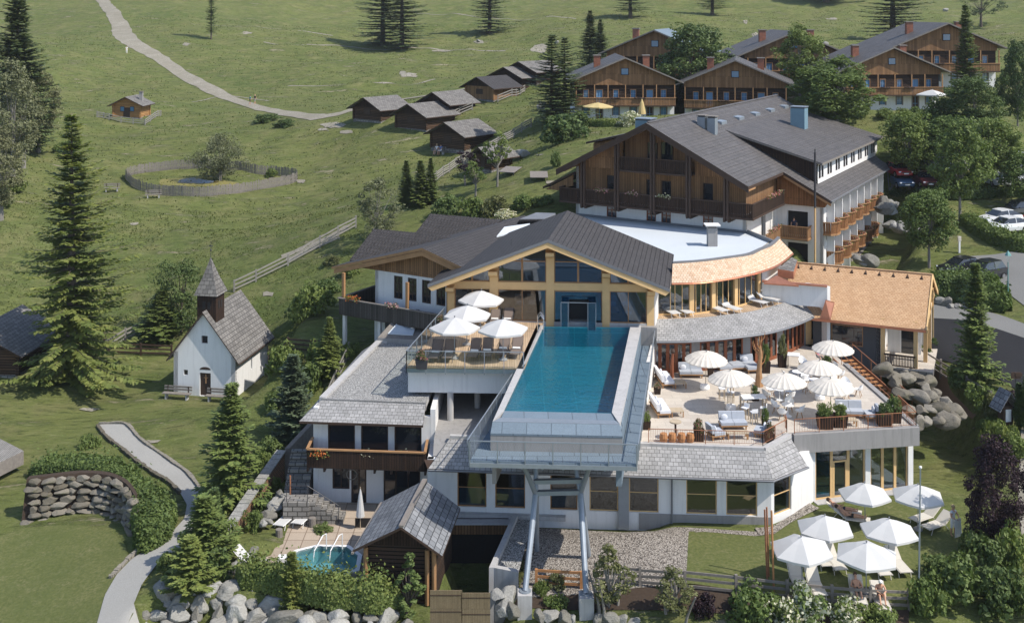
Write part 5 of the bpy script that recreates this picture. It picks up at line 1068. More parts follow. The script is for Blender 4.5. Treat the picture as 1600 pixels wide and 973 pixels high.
# outside stair between terrace and entrance, with stone base below
st = T('outside_stair', 'rusty steel stair with timber treads between terrace and dark entrance wall', 'stairs', (24.6, 77, 2))
p0, p1 = V((23.9, 80.2, 4.0)), V((25.7, 73.2, 2.7)); d = (p1-p0); dn = V((d.x, d.y, 0)).normalized(); sn_ = V((-dn.y, dn.x, 0))*-1
sn_ = V((dn.y*-1, dn.x, 0))
for i in range(14):
    c = p0+d*((i+.5)/14); m = MB(); m.hexa([c+s_*.75*sn_+dn*k+V((0,0,z)) for z in (-.06, 0) for s_, k in ((-1, -.15), (1, -.15), (1, .15), (-1, .15))], 'orange_wood'); m.build('tread', st)
m = MB()
for s_ in (-1, 1): m.beam(p0+sn_*.8*s_, p1+sn_*.8*s_, .06, .3, 'rust')
m.build('stringer', st)
m = MB()
for s_ in (-1, 1):
    m.tube([p0+sn_*.8*s_+V((0,0,1)), p1+sn_*.8*s_+V((0,0,1))], .03, 'rust', 6)
    for i in range(7): c = p0.lerp(p1, i/6)+sn_*.8*s_; m.tube([c, c+V((0,0,1))], .02, 'rust', 5)
m.build('handrail', st)
# ================================================================ chalets on the slope
def chalet(pxp, pyp, d, s, lab, rz=0, side=1, roofm='tile_grey', depth=12., sunk=True):
    pk = PD(pxp, pyp, d); base = pk.z-8.2*s; M_ = Matrix.Translation((pk.x, pk.y+.9*s, base)) @ Matrix.Rotation(rz, 4, 'Z') @ Matrix.Scale(s, 4)
    t = T('chalet', lab, 'house', (pk.x, pk.y, base), 'timber chalets on the slope'); D_ = depth
    m = MB(M_); W2 = 6.3; fx = [-4.9, -3.2, -1.1, 1.1, 3.2, 4.95]
    def A(m, a, b, z0, z1, mat, ops):
        """front wall pieces with holes (local)"""
        us = sorted({a, b, *[x for o in ops for x in o[:2]]}); vs = sorted({z0, z1, *[x for o in ops for x in o[2:]]})
        for i in range(len(us)-1):
            for j in range(len(vs)-1):
                x, z = (us[i]+us[i+1])/2, (vs[j]+vs[j+1])/2
                if any(o[0] < x < o[1] and o[2] < z < o[3] for o in ops): continue
                m.quad((us[i], 0, vs[j]), (us[i+1], 0, vs[j]), (us[i+1], 0, vs[j+1]), (us[i], 0, vs[j+1]), mat)
        for o in ops:
            m.quad((o[0], 0, o[2]), (o[0], .15, o[2]), (o[0], .15, o[3]), (o[0], 0, o[3]), mat); m.quad((o[1], .15, o[2]), (o[1], 0, o[2]), (o[1], 0, o[3]), (o[1], .15, o[3]), mat); m.quad((o[0], .15, o[3]), (o[1], .15, o[3]), (o[1], 0, o[3]), (o[0], 0, o[3]), mat)
    g_ops = [(x-.36, x+.36, (.75 if i not in (1, 4) else .02), 1.75) for i, x in enumerate(fx)]; f_ops = [(x-(.33 if i not in (1, 4) else .42), x+(.33 if i not in (1, 4) else .42), (3.0 if i not in (1, 4) else 2.2), 3.95) for i, x in enumerate(fx)]
    A(m, -W2, W2, -1.5, 2.1, 'plaster', g_ops); m.quad((-W2, 0, -1.5), (-W2, D_, -1.5), (-W2, D_, 2.1), (-W2, 0, 2.1), 'plaster'); m.quad((W2, 0, -1.5), (W2, D_, -1.5), (W2, D_, 2.1), (W2, 0, 2.1), 'plaster'); m.quad((-W2, D_, -1.5), (W2, D_, -1.5), (W2, D_, 2.1), (-W2, D_, 2.1), 'plaster'); m.build('ground_floor_wall', t)
    m = MB(M_); A(m, -W2, W2, 2.1, 4.6, 'logs_dark', f_ops)
    for x in (-W2, W2): m.quad((x, 0, 2.1), (x, D_, 2.1), (x, D_, 4.9), (x, 0, 4.9), 'boards_dark')
    m.quad((-W2, D_, 2.1), (W2, D_, 2.1), (W2, D_, 4.9), (-W2, D_, 4.9), 'boards_dark'); m.build('timber_wall', t)
    sl = 3.15/7.4; zr = lambda x: 8.15-abs(x)*sl
    for yy, mt in ((-.25, 'boards_brown'), (D_, 'boards_brown')):
        m = MB(M_); hole = [(-.45, .45, 5.9, 6.7)] if yy < 0 else []
        m.ext([(-W2-.1, yy, 4.6), (W2+.1, yy, 4.6), (W2+.1, yy, zr(W2+.1)-.2), (0, yy, 7.95), (-W2-.1, yy, zr(W2+.1)-.2)], (0, .2, 0), mt); gb = m.build('gable', t)
        if yy < 0:
            m = MB(M_); m.box(-.5, .5, yy-.05, yy-.003, 5.85, 6.75, 'wood_dark'); f = m.build('window', gb); m = MB(M_); m.box(-.42, .42, yy-.07, yy-.052, 5.93, 6.67, 'glass_sky'); m.build('pane', f)
    for i, x in enumerate(fx):
        for lv, o in ((0, g_ops[i]), (1, f_ops[i])):
            m = MB(M_); fw = .07; m.box(o[0]-(.14 if lv == 0 else .04), o[0]+.02, -.03, .1, o[2]-.05, o[3]+.1, 'wood_grey' if lv == 0 else 'timber_mid'); m.box(o[1]-.02, o[1]+(.14 if lv == 0 else .04), -.03, .1, o[2]-.05, o[3]+.1, 'wood_grey' if lv == 0 else 'timber_mid'); m.box(o[0]+.02, o[1]-.02, -.03, .1, o[3], o[3]+.1, 'wood_grey' if lv == 0 else 'timber_mid')
            m.box((o[0]+o[1])/2-.03, (o[0]+o[1])/2+.03, .04, .1, o[2], o[3], 'window_blue'); m.box(o[0]+.02, o[1]-.02, .045, .095, (o[2]+o[3])/2-.03, (o[2]+o[3])/2+.03, 'window_blue')
            f = m.build('door' if i in (1, 4) else 'window', t); m = MB(M_); m.box(o[0], o[1], .1, .13, o[2], o[3], ('window_blue' if (i in (1, 4) and lv) else 'glass_sky') if lv or i not in (1, 4) else 'wood_dark'); m.build('pane', f)
    m = MB(M_)
    for x0, x1 in ((-7.4, 0), (0, 7.4)): m.ext([(x0, -1.1, zr(x0)), (x1, -1.1, zr(x1)), (x1, D_+1, zr(x1)), (x0, D_+1, zr(x0))], (0, 0, -.18), roofm, 'wood_grey')
    rf = m.build('roof', t)
    for x, y in ((-3.2, 4.0), (3.2, 4.0)):
        m = MB(M_); m.box(x-.42, x+.42, y-.35, y+.35, 5.5, 8.15, 'chimney_brick'); m.box(x-.52, x+.52, y-.45, y+.45, 8.15, 8.27, 'wood_grey'); m.build('chimney', rf)
    m = MB(M_); m.box(-W2, W2, -1.3, 0, 1.98, 2.1, 'wood_dark')
    k = 62
    for i in range(k): x = -W2+i*2*W2/k; m.box(x+.015, x+2*W2/k-.015, -1.33, -1.3, 2.05, 3.0, 'boards_brown')
    m.box(-W2-.05, W2+.05, -1.4, -1.24, 3.0, 3.08, 'timber_mid'); m.box(-W2, W2, -1.36, -1.27, 1.95, 2.1, 'wood_dark')
    for x in (-W2+.1, -3.9, -2.2, 0, 2.2, 3.9, W2-.1): m.box(x-.06, x+.06, -1.25, -1.12, 2.1, 4.7, 'timber_mid')
    for x in (-2.0, 1.2): 
        for q in range(7): m.blob((x+q*.2, -1.45, 3.0), (.14, .12, .1), 'wood_dark', 6, 4, .3)
    m.build('balcony', t); return t
chalet(977, 89, 140, 1, 'chalet with pale yellow parasols in front of its white ground floor')
chalet(1151, 93, 139, 1, 'chalet half hidden directly behind the hotel ridge', rz=math.radians(-12))
chalet(1396, 73, 141, 1, 'chalet with a white parasol by its door and a hedge in front', rz=math.radians(4))
chalet(1482, 35, 160, 1.15, 'highest chalet at the upper right behind the slender spruce', rz=0)
chalet(1243, 48, 160, 1.12, 'chalet on the upper slope with leafy trees covering its left half', rz=0)
chalet(1025, 46, 162, 1.12, 'upper chalet with bluish metal roof partly covered by a round dark tree', rz=math.radians(-16), roofm='metal_sheet')
# ================================================================ hay huts
def hut(px, py, w, l, rz, lab, h=2.3, rise=1.35, roofm='shingle_grey', wallm='logs_brown', found=True, group='weathered hay huts on the meadow', name='hay_hut', gm='boards_dark'):
    g = G(px, py); M_ = Matrix.Translation(g) @ Matrix.Rotation(-math.radians(rz), 4, 'Z'); t = T(name, lab, 'hut', g, group)      # origin = front right corner
    m = MB(M_); m.box(-w-.05, .05, -.05, l+.05, -1.2, .35, 'stone_wall' if found else 'wood_grey'); m.build('base', t)
    m = MB(M_); m.box(-w, 0, 0, l, .3, h, wallm)
    m.ext([(-w, 0, h), (0, 0, h), (-w/2, 0, h+rise)], (0, .15, 0), gm); m.ext([(-w, l-.15, h), (0, l-.15, h), (-w/2, l-.15, h+rise)], (0, .15, 0), gm)
    for x in (-w, 0):
        for y in (0, l): m.box(x-.14, x+.14, y-.14, y+.14, .3, h+.02, wallm)
    wo = m.build('wall', t)
    m = MB(M_); m.box(-w*.62, -w*.38, -.05, .01, .35 if w < 4.6 else 1.1, 1.9, 'wood_dark'); m.build('door', t)
    m = MB(M_); sl = rise/(w/2); o = .75
    zr = lambda x: h+rise+.1-abs(x+w/2)*sl
    for x0, x1 in ((-w-o, -w/2), (-w/2, o)): m.ext([(x0, -.8, zr(x0)), (x1, -.8, zr(x1)), (x1, l+.7, zr(x1)), (x0, l+.7, zr(x0))], (0, 0, -.12), roofm, 'wood_dark')
    m.build('roof', t); return t, M_
hut(595, 193, 5.6, 5.2, 40, 'lone grey roofed log hut beside the fork of the gravel track', h=2.1)
hut(666, 207, 5.6, 5.6, 38, 'log hut with pale plank roof second from the track fork')
hut(703, 187, 5.4, 5.2, 38, 'hut with rippled grey roof tucked behind the pale roofed one', wallm='logs_dark')
h3, h3M = hut(725.5, 239, 5.6, 5.4, 38, 'log hut on a white stone base with two people sitting before it', h=2.3)
hut(771, 160, 5.6, 5.6, 40, 'hut with dark slate coloured roof and boarded side', roofm='tile_dark', wallm='boards_brown')
hut(815, 143, 6.4, 6.6, 42, 'wide hut with light grey roof behind the slate roofed one', wallm='logs_dark')
hut(838, 134, 6.4, 6.0, 42, 'farthest hut, cut off by the twin spruces', wallm='logs_dark')
hut(768, 270, 2.6, 3.2, 42, 'small open sided shelter beside the board fence and young trees', h=1.9, rise=.8, group=None, name='shelter')
# little orange log cabin with its fence
c0, cM = hut(219, 187, 4.4, 4.2, 2, 'tiny bright orange log cabin with two blue windows on the upper meadow', h=2.5, rise=1.1, wallm='logs_warm', group=None, name='log_cabin', gm='logs_warm')
for x in (-2.9, -1.3):
    m = MB(cM); m.box(x-.35, x+.35, -.06, -.01, 1.3, 2.1, 'wood_dark'); f = m.build('window', c0); m = MB(cM); m.box(x-.28, x+.28, -.08, -.055, 1.37, 2.03, 'glass_sky'); m.build('pane', f)
m = MB(cM); m.box(-.9, -.4, 2, 2.5, 2.6, 4.3, 'plaster_grey'); m.box(-1, -.3, 1.9, 2.6, 4.3, 4.4, 'wood_grey'); m.build('chimney', c0)
hut(28, 592, 6.5, 6.5, 3, 'brown log hut with grey shingle roof cut by the left picture edge', h=2.3, rise=1.7, group=None, name='log_hut')
m = MB(); q = [P(-40, 690, -.1), P(38, 704, -.1), P(-2, 724, -.1), P(-60, 722, -.1)]; m.ext([P(0,685,-.1), P(37,704,-.1), P(0,722,-.1), P(-60,760,-.1), P(-70,700,-.1)], (0, 0, -.9), 'plank_grey', 'wood_grey'); m.thing('timber_platform', 'weathered plank platform at the left picture edge on the lawn', 'deck')
# ================================================================ chapel
ch = T('chapel', 'small white chapel with steep grey shingle roof and pointed wooden bell tower', 'chapel', (-23.5, 90, -.9))
CF = frame((-26.6, 87.2, 0), (.985, -.174)); W_c, L_c = 5.15, 6.5; zb, ze, za = -1.0, 2.25, 5.55
cu_ = lambda zx_: (zx_-803)/280*W_c; cz_ = lambda zy: 29-(zy/2.948+380-20)*86.7/1733
a, b = CF @ V((0, 0, 0)), CF @ V((W_c, 0, 0))
m = MB(); m.wall(a, b, zb-.3, ze, .35, [(cu_(922), cu_(972), .35, 2.15), (cu_(849), cu_(868), 1.9, 2.3)], 'plaster'); m.wall(b, CF @ V((W_c, L_c, 0)), zb-.3, ze+.15, .35, [(3.0, 3.25, 1.6, 2.8)], 'plaster'); m.wall(CF @ V((0, L_c, 0)), a, zb-.3, ze+.15, .35, [], 'plaster')
m2 = MB(CF); sc_ = (za-ze)/(W_c/2); wu0, wu1 = cu_(930), cu_(958); wz0, wz1 = 3.15, 3.75
zl = lambda u: ze+(W_c/2-abs(u-W_c/2))*sc_
for p in ([(0, ze), (W_c, ze), (zl(0), 0)],): pass
def gq(m, us, z0, z1=None):
    pts = [(us[0], 0, z0), (us[1], 0, z0)]
    pts += [(us[1], 0, z1 if z1 else zl(us[1]))] + ([(W_c/2, 0, za)] if us[0] < W_c/2 < us[1] and not z1 else []) + [(us[0], 0, z1 if z1 else zl(us[0]))]; m.ext(pts, (0, .35, 0), 'plaster')
m2.ext([(0, 0, ze), (wu0, 0, ze), (wu0, 0, zl(wu0))], (0, .35, 0), 'plaster'); gq(m2, (wu0, wu1), ze, wz0); gq(m2, (wu0, wu1), wz1); gq(m2, (wu1, W_c-.01), ze)
m2.ext([(0, L_c-.35, zb), (W_c, L_c-.35, zb), (W_c, L_c-.35, ze), (W_c/2, L_c-.35, za), (0, L_c-.35, ze)], (0, .35, 0), 'plaster')
m.v += m2.v and []; k = len(m.v); m.f += [[i+k for i in f] for f in m2.f]; m.v += m2.v; m.uv += m2.uv; m.fm += [0]*len(m2.f); m.build('wall', ch)
m = MB(CF); m.box(cu_(922), cu_(972), .12, .18, zb, 1.15, 'wood_dark'); m.box(cu_(945), cu_(950), .08, .12, zb+1.0, zb+1.7, 'timber_mid'); m.box(cu_(938), cu_(957), .09, .12, zb+1.42, zb+1.48, 'timber_mid'); m.build('door', ch)
# arched head of the door
m = MB(CF); r_ = (cu_(972)-cu_(922))/2; cx_ = (cu_(922)+cu_(972))/2; m.ext([(cx_+r_*math.cos(math.pi*i/10), -.012, 1.1+.22*math.sin(math.pi*i/10)) for i in range(11)], (0, .1, 0), 'wood_dark'); m.build('door_arch', ch)
for (u0, u1, z0_, z1_) in ((wu0, wu1, wz0, wz1), (cu_(849), cu_(868), .6, 1.0)):
    m = MB(CF); m.box(u0, u1, .14, .2, z0_, z1_, 'wood_dark'); f = m.build('window', ch); m = MB(CF); m.box(u0+.08, u1-.08, .12, .139, z0_+.08, z1_-.08, 'glass_dark'); m.build('pane', f)
m = MB(CF); m.box(W_c-.25, W_c-.2, 3.0, 3.25, .3, 1.5, 'glass_dark'); m.build('window', ch)
m = MB(CF); o = .45; zl2 = lambda u: za+.14-abs(u-W_c/2)*sc_
for u0, u1 in ((-o, W_c/2), (W_c/2, W_c+o)): m.ext([(u0, -.35, zl2(u0)), (u1, -.35, zl2(u1)), (u1, L_c+.35, zl2(u1)), (u0, L_c+.35, zl2(u0))], (0, 0, -.13), 'shingle_grey', 'wood_dark')
m.build('roof', ch)
tu, tv, tw = W_c/2, 1.15, .78; m = MB(CF); m.box(tu-tw, tu+tw, tv-tw, tv+tw, 4.3, 6.85, 'boards_dark'); tw_o = m.build('tower', ch)
m = MB(CF)
for x in (-.22, .22): m.box(tu+x-.12, tu+x+.12, tv-tw-.02, tv-tw+.03, 5.7, 6.3, 'interior_dark'); m.box(tu+tw-.03, tu+tw+.02, tv+x-.12, tv+x+.12, 5.7, 6.3, 'interior_dark')
m.build('belfry_opening', tw_o)
m = MB(CF); s_ = .98
m.add([(tu-s_, tv-s_, 6.8), (tu+s_, tv-s_, 6.8), (tu+s_, tv+s_, 6.8), (tu-s_, tv+s_, 6.8), (tu-s_*.5, tv-s_*.5, 8.1), (tu+s_*.5, tv-s_*.5, 8.1), (tu+s_*.5, tv+s_*.5, 8.1), (tu-s_*.5, tv+s_*.5, 8.1), (tu, tv, 9.65)], [(0, 1, 5, 4), (1, 2, 6, 5), (2, 3, 7, 6), (3, 0, 4, 7), (4, 5, 8), (5, 6, 8), (6, 7, 8), (7, 4, 8), (3, 2, 1, 0)], 'shingle_grey'); sp = m.build('spire', tw_o)
m = MB(CF); m.tube([(tu, tv, 9.5), (tu, tv, 10.9)], .02, 'steel_dark', 5); m.box(tu-.16, tu+.16, tv-.02, tv+.02, 10.5, 10.55, 'steel_dark'); m.blob((tu, tv, 10.2), .08, 'steel_dark', 8, 5); m.build('cross', tw_o)
def bench(loc, rz, L, lab, group=None, mat='wood_grey'):
    M_ = Matrix.Translation(loc) @ Matrix.Rotation(rz, 4, 'Z'); t = T('bench', lab, 'bench', loc, group)
    m = MB(M_); m.box(-L/2, L/2, -.45, 0, .42, .48, mat); m.build('seat', t); m = MB(M_); m.box(-L/2, L/2, .0, .05, .62, .75, mat); m.box(-L/2, L/2, .02, .07, .82, .95, mat); m.build('backrest', t)
    for x in (-L/2+.3, L/2-.3): m = MB(M_); m.box(x-.06, x+.06, -.4, -.02, 0, .42, 'concrete'); m.box(x-.04, x+.04, .0, .06, .42, .95, 'wood_dark'); m.build('leg', t)
g = CF @ V((.75, -.75, -1)); bench((g.x, g.y, gz(g.x, g.y)), math.radians(-10), 2.3, 'wooden bench on the left of the chapel door', 'benches by the chapel door'); g = CF @ V((4.35, -.75, -1)); bench((g.x, g.y, gz(g.x, g.y)), math.radians(-10), 2.4, 'wooden bench on the right of the chapel door', 'benches by the chapel door')
# ================================================================ fences, rocks, walls, whirlpool, log hut in front
def gpt(p): return V((p.x, p.y, gz(p.x, p.y)))
def fence(pxs, h, rails, sp, label, group='split rail fences', mat='fence_grey', name='rail_fence', world=None, th=.05, rh=.13, pw=.07):
    c = world or [G(*p) for p in pxs]; t = T(name, label, 'fence', gpt(c[0]), group); posts = []
    for a, b in zip(c, c[1:]):
        L = (b-a).xy.length; n = max(1, round(L/sp))
        for i in range(n): posts.append(gpt(a.lerp(b, i/n)))
    posts.append(gpt(c[-1]))
    for p in posts:
        m = MB(); hh = h*random.uniform(1.02, 1.12); m.hexa([p+V((x, y, z)) for z in (-.3, hh) for x, y in ((-pw, -pw), (pw, -pw), (pw, pw), (-pw, pw))], mat); m.build('post', t)
    for r in range(rails):
        m = MB(); z = h*(.25+.68*r/(rails-1))
        for a, b in zip(posts, posts[1:]): m.beam(a+V((0, -.03, z+random.uniform(-.03, .03))), b+V((0, -.03, z+random.uniform(-.03, .03))), th, rh, mat)
        m.build('rail', t)
    return t
fence([(366,456),(400,440),(450,415),(500,387),(556,356)], 1.1, 3, 2.3, 'long grey rail fence climbing the meadow from the chapel pine to the willow bush')
fence([(640,322),(660,300),(682,284),(712,262),(735,249)], 1.1, 4, 2.2, 'grey rail fence behind the three little spruces')
fence([(765,236),(790,222),(815,207),(830,199)], 1.1, 4, 2.0, 'grey rail fence running up to the twin spruces')
fence([(163,540),(170,553),(220,555),(268,557)], 1.0, 3, 2.4, 'dark level fence behind the chapel on its left', mat='wood_dark')
fence([(415,545),(450,548),(503,553)], 1.0, 3, 2.4, 'dark level fence behind the chapel on its right', mat='wood_dark')
fence([(166,552),(196,533),(224,521)], 1.1, 3, 2.2, 'short diagonal fence beside the big golden spruce')
fence([(700,190),(718,180),(738,172)], 1.1, 3, 2.0, 'short fence between the hay huts')
fence([(778,160),(800,151),(820,144)], 1.1, 3, 2.0, 'fence in front of the rear hay huts')
fence([(1433,566),(1470,590),(1510,617),(1548,640)], 1.25, 3, 2.6, 'dark weathered fence beside the asphalt road above the boulders', mat='wood_grey')
fence([(838,916),(908,920)], .9, 3, 2.4, 'new orange wooden fence between the two pool pedestals', mat='orange_wood')
fence([(930,910),(1000,916),(1070,921),(1150,929),(1230,938),(1300,945),(1420,952)], .95, 3, 2.4, 'low dark fence below the pebble bed and the lawn', mat='wood_grey')
fence([(508,640),(522,608),(545,560)], 1.1, 3, 1.8, 'small grey fence above the annex roof edge')
fc = [cM @ V(p) for p in ((-6.2, .6, 0), (-6.2, -2.0, 0), (1.7, -2.4, 0), (1.9, 1.5, 0), (1.6, 5, 0))]
fence(None, .95, 3, 1.9, 'little fence enclosing the orange log cabin', world=fc)
# picket fence round the pond
loop = [(196,279),(205,290),(230,301),(265,306),(300,307),(340,305),(380,301),(420,294),(463,284),(455,277),(430,274),(400,272),(372,266),(340,264),(300,264),(260,266),(225,270),(203,275)]
lp = lerp_curve([G(*p) for p in loop]+[G(*loop[0])], 3); t = T('picket_fence', 'egg shaped grey picket fence enclosing the reedy pond', 'fence', lp[0]); m = MB(); mp = MB()
for a, b in zip(lp, lp[1:]):
    n = max(1, int((b-a).xy.length/.19))
    for i in range(n):
        p = gpt(a.lerp(b, i/n)); h = random.uniform(1.1, 1.3); d = (b-a).normalized(); tl = V((random.uniform(-.03, .03),)*2+(0,)); w_ = random.uniform(.07, .085)
        m.hexa([p-d*w_+V((0, -.015, -.1)), p+d*w_+V((0, -.015, -.1)), p+d*w_+V((0, .015, -.1)), p-d*w_+V((0, .015, -.1)), p-d*w_+tl+V((0, -.015, h)), p+d*w_+tl+V((0, -.015, h)), p+d*w_+tl+V((0, .015, h)), p-d*w_+tl+V((0, .015, h))], 'wood_grey')
    mp.beam(gpt(a)+V((0, 0, .75)), gpt(b)+V((0, 0, .75)), .04, .09, 'wood_grey'); mp.beam(gpt(a)+V((0, 0, .3)), gpt(b)+V((0, 0, .3)), .04, .09, 'wood_grey')
m.build('pickets', t)['kind'] = 'stuff'; mp.build('rail', t)
pw_ = [V((p.x, p.y, 0)) for p in lerp_curve([G(*p) for p in [(255,280),(300,277),(350,282),(378,289),(340,292),(290,291),(250,289),(255,280)]], 3)]
drape('pond_bed', pw_, 'pond_bed', .04, .5); drape('pond_water', [sum(pw_, V())/len(pw_)+(p-sum(pw_, V())/len(pw_))*.5 for p in pw_], 'pond_water', .07, .5)
for px, py, lab in ((175, 299, 'small dark bench left of the picket fence'), (240, 309, 'low plank bench just below the picket fence')):
    g = G(px, py); bench(g, .2, 1.9, lab)
# boulders
def rockmesh(seed, mat):
    import bmesh
    bm = bmesh.new(); bmesh.ops.create_icosphere(bm, subdivisions=4, radius=1); rs = random.Random(seed)
    for k in range(13):
        n = V((rs.gauss(0, 1), rs.gauss(0, 1), rs.gauss(0, 1))).normalized(); d = rs.uniform(.5, .82)
        for v in bm.verts:
            q = v.co.dot(n)
            if q > d: v.co -= n*(q-d)*.97
    for v in bm.verts:
        v.co += v.co.normalized()*(noise.noise(v.co*1.6+V((seed, 0, 0)))*.06+noise.noise(v.co*6+V((seed, 5, 0)))*.04+noise.noise(v.co*15+V((seed, 5, 0)))*.02)
    me = bpy.data.meshes.new('boulder'); bm.to_mesh(me); bm.free(); me.materials.append(MATS[mat]); me.polygons.foreach_set('use_smooth', [True]*len(me.polygons)); return me
RM = [rockmesh(i, 'rock') for i in range(5)]; RB = [rockmesh(i+20, 'rock_brown') for i in range(4)]
def rock(loc, s, parent=None, meshes=RM, label=None, group=None):
    o = bpy.data.objects.new('boulder', random.choice(meshes)); COL.objects.link(o); s = s if isinstance(s, (tuple, list)) else (s*random.uniform(.8, 1.5), s*random.uniform(.7, 1.1), s*random.uniform(.6, .95))
    o.scale = s; o.rotation_euler = (random.uniform(-.3, .3), random.uniform(-.3, .3), random.uniform(0, 6.3))
    if parent: o.parent = parent; o.location = V(loc)-BASE[parent.name]
    else: o.location = loc; tag(o, label, 'boulder', group)
    return o
def rockwall(name, label, rows, sz, meshes=RM, group='boulder retaining walls', zoff=0):
    """rows: list of (px0,py0,px1,py1,d0,d1,n)"""
    p0 = PD(rows[0][0], rows[0][1], rows[0][4]); t = T(name, label, 'rock wall', p0, group)
    for (x0, y0, x1, y1, d0, d1, n) in rows:
        for i in range(n):
            k = (i+random.uniform(.3, .7))/n; p = PD(x0+(x1-x0)*k, y0+(y1-y0)*k+random.uniform(-2, 2), d0+(d1-d0)*k); rock(p, sz*random.uniform(.6, 1.15), t, meshes)
    return t
rockwall('boulder_wall', 'pale rounded boulder wall under the yew shrubs at the bottom edge', [(232,926,435,924,56.9,56.8,7), (215,944,440,942,56.4,56.3,8), (210,962,440,960,55.9,55.8,8), (205,982,440,980,55.4,55.3,8), (440,968,620,962,54.8,54.8,7), (440,985,640,985,54.2,54.2,8)], .7)
rockwall('boulder_wall', 'big angular boulders stacked below the porch and the dark fence', [(1372,572,1400,590,76,75.5,2), (1392,598,1422,590,75,76,2), (1410,583,1450,600,77,76,4), (1405,615,1475,625,73.5,74,6), (1415,640,1490,640,71.5,72.5,5), (1425,658,1500,652,70,71,5), (1440,606,1470,612,75.5,75.5,2), (1470,628,1500,645,73.8,73.2,2)], .74, RB)
rockwall('boulder_wall', 'row of grey rocks below the hedge of the lower parking place', [(1418,352,1442,362,108,107,2), (1480,385,1500,388,104,103.5,2), (1505,392,1560,398,103,102,6), (1560,398,1610,402,102,101,4)], .9)
rockwall('boulder_wall', 'shaded rocks at the far end of the balcony facade', [(1372,325,1400,330,112,112,4), (1385,350,1420,356,108,107,4), (1340,405,1362,412,99,98.5,3), (1375,318,1405,322,113.5,113.5,3)], .9)
rockwall('boulder_wall', 'white rocks edging the whirlpool patio beside the loungers', [(418,800,450,775,64,65.5,4), (408,822,420,805,62.5,63.8,3), (372,880,400,860,59,60.5,4), (425,790,440,768,64.5,66,3), (352,900,372,885,58.3,59,2)], .42)
rockwall('boulder_wall', 'rocks at the road side under the rounded hedge', [(1462,470,1480,472,92.5,92.3,2), (1482,478,1510,482,91.8,91.5,3), (1525,487,1560,492,91,90.5,3)], .6)
rockwall('boulder_wall', 'dark wet rocks between pit wall and pool pedestal', [(772,930,800,935,55.4,55.3,2), (775,955,805,955,54.6,54.6,2), (835,962,905,965,54.8,54.8,4), (925,965,1000,972,54.8,54.6,4)], .5)
for px, py, s, lab in ((813,247,1.1,'lone pale boulder on the grass beside the shelter'), (1437,305,.8,'round grey rock at the foot of the parking slope tree'), (847,170,.7,'pale stone beside the twin spruces')):
    g = G(px, py); rock(g+V((0, 0, s*.4)), s, None, RM, lab)
for px, py, lab in ((1110,53,'small white rock above the chalets'), (1290,72,'pale rock heap on the upper pasture'), (1478,18,'stone beside the upper right tree'), (1330,78,'stone row near the chalet eaves'), (870,68,'pale rock in the bare patch on the meadow'), (748,66,'flat pale rock on the middle slope')):
    g = G(px, py); rock(g+V((0, 0, .2)), .7, None, RM, lab)
# curved dry stone wall of the round lawn
def plan(px, py, z): p = P(px, py, z); return V((p.x, p.y, 0))
cw = lerp_curve([plan(*p) for p in [(28,830,-1.9),(60,826,-1.9),(110,820,-1.9),(155,823,-1.9),(185,838,-1.9),(200,862,-1.9)]], 4); t = T('garden_wall', 'curved dry stone retaining wall round the lower lawn', 'wall', V((-27, 64, -2))); 
Lc = sum((b-a).length for a, b in zip(cw, cw[1:]))
def along(c, s_):
    for a, b in zip(c, c[1:]):
        L = (b-a).length
        if s_ <= L: return a.lerp(b, s_/L), (b-a).normalized()
        s_ -= L
    return c[-1], (c[-1]-c[-2]).normalized()
for r in range(8):
    s_ = random.uniform(0, .5)
    while s_ < Lc:
        w_ = random.uniform(.45, 1.25); p, d = along(cw, min(Lc-.01, s_+w_/2)); o = rock(V((p.x, p.y+r*.13, -1.85+r*.345+random.uniform(-.04, .04))), (w_*.6, .34, random.uniform(.19, .28)), t, RB); o.rotation_euler = (random.uniform(-.15, .15), random.uniform(-.12, .12), math.atan2(d.y, d.x)+random.uniform(-.12, .12)+random.choice((0, math.pi))); o.name = 'stone'; s_ += w_
m = MB()
for a, b in zip(cw, cw[1:]): m.hexa([V((q.x, q.y+k, z)) for z, k0 in ((-2.2, .25), (.75, 1.2)) for q, k in ((a, k0), (b, k0), (b, k0+.4), (a, k0+.4))], 'soil')
m.build('backfill', t)
# sloping garden wall with stone slabs
q0, q1, q2 = P(341, 850, .4), P(385, 783, .6), P(440, 705, 1.2); t = T('garden_wall', 'straight sloping garden wall with grey cover slabs and reddish stone face', 'wall', q0)
m = MB()
for a, b in ((q0, q1), (q1, q2)):
    d = (b-a).normalized(); n = V((d.y, -d.x, 0)).normalized()*.2; m.hexa([a-n+V((0,0,-2)), a+n+V((0,0,-2)), b+n+V((0,0,-2)), b-n+V((0,0,-2)), a-n, a+n, b+n, b-n], 'stone_red')
m.build('face', t); m = MB()
for a, b in ((q0, q1), (q1, q2)):
    k = 10
    for i in range(k): p, q = a.lerp(b, i/k+.004), a.lerp(b, (i+1)/k-.004); m.beam(p+V((0, 0, .07+random.uniform(-.02, .02))), q+V((0, 0, .07)), .62, .09, 'rock')
m.build('cover_slabs', t)
m = MB()
a, b = P(445, 700, 1.4), P(487, 655, 2.6); m.ext([a, b, b+V((.3, 0, 0)), a+V((.3, 0, 0))], (0, 0, -2.5), 'wood_grey'); m.thing('retaining_boards', 'grey plank retaining edge beside the steps left of the annex', 'wall')
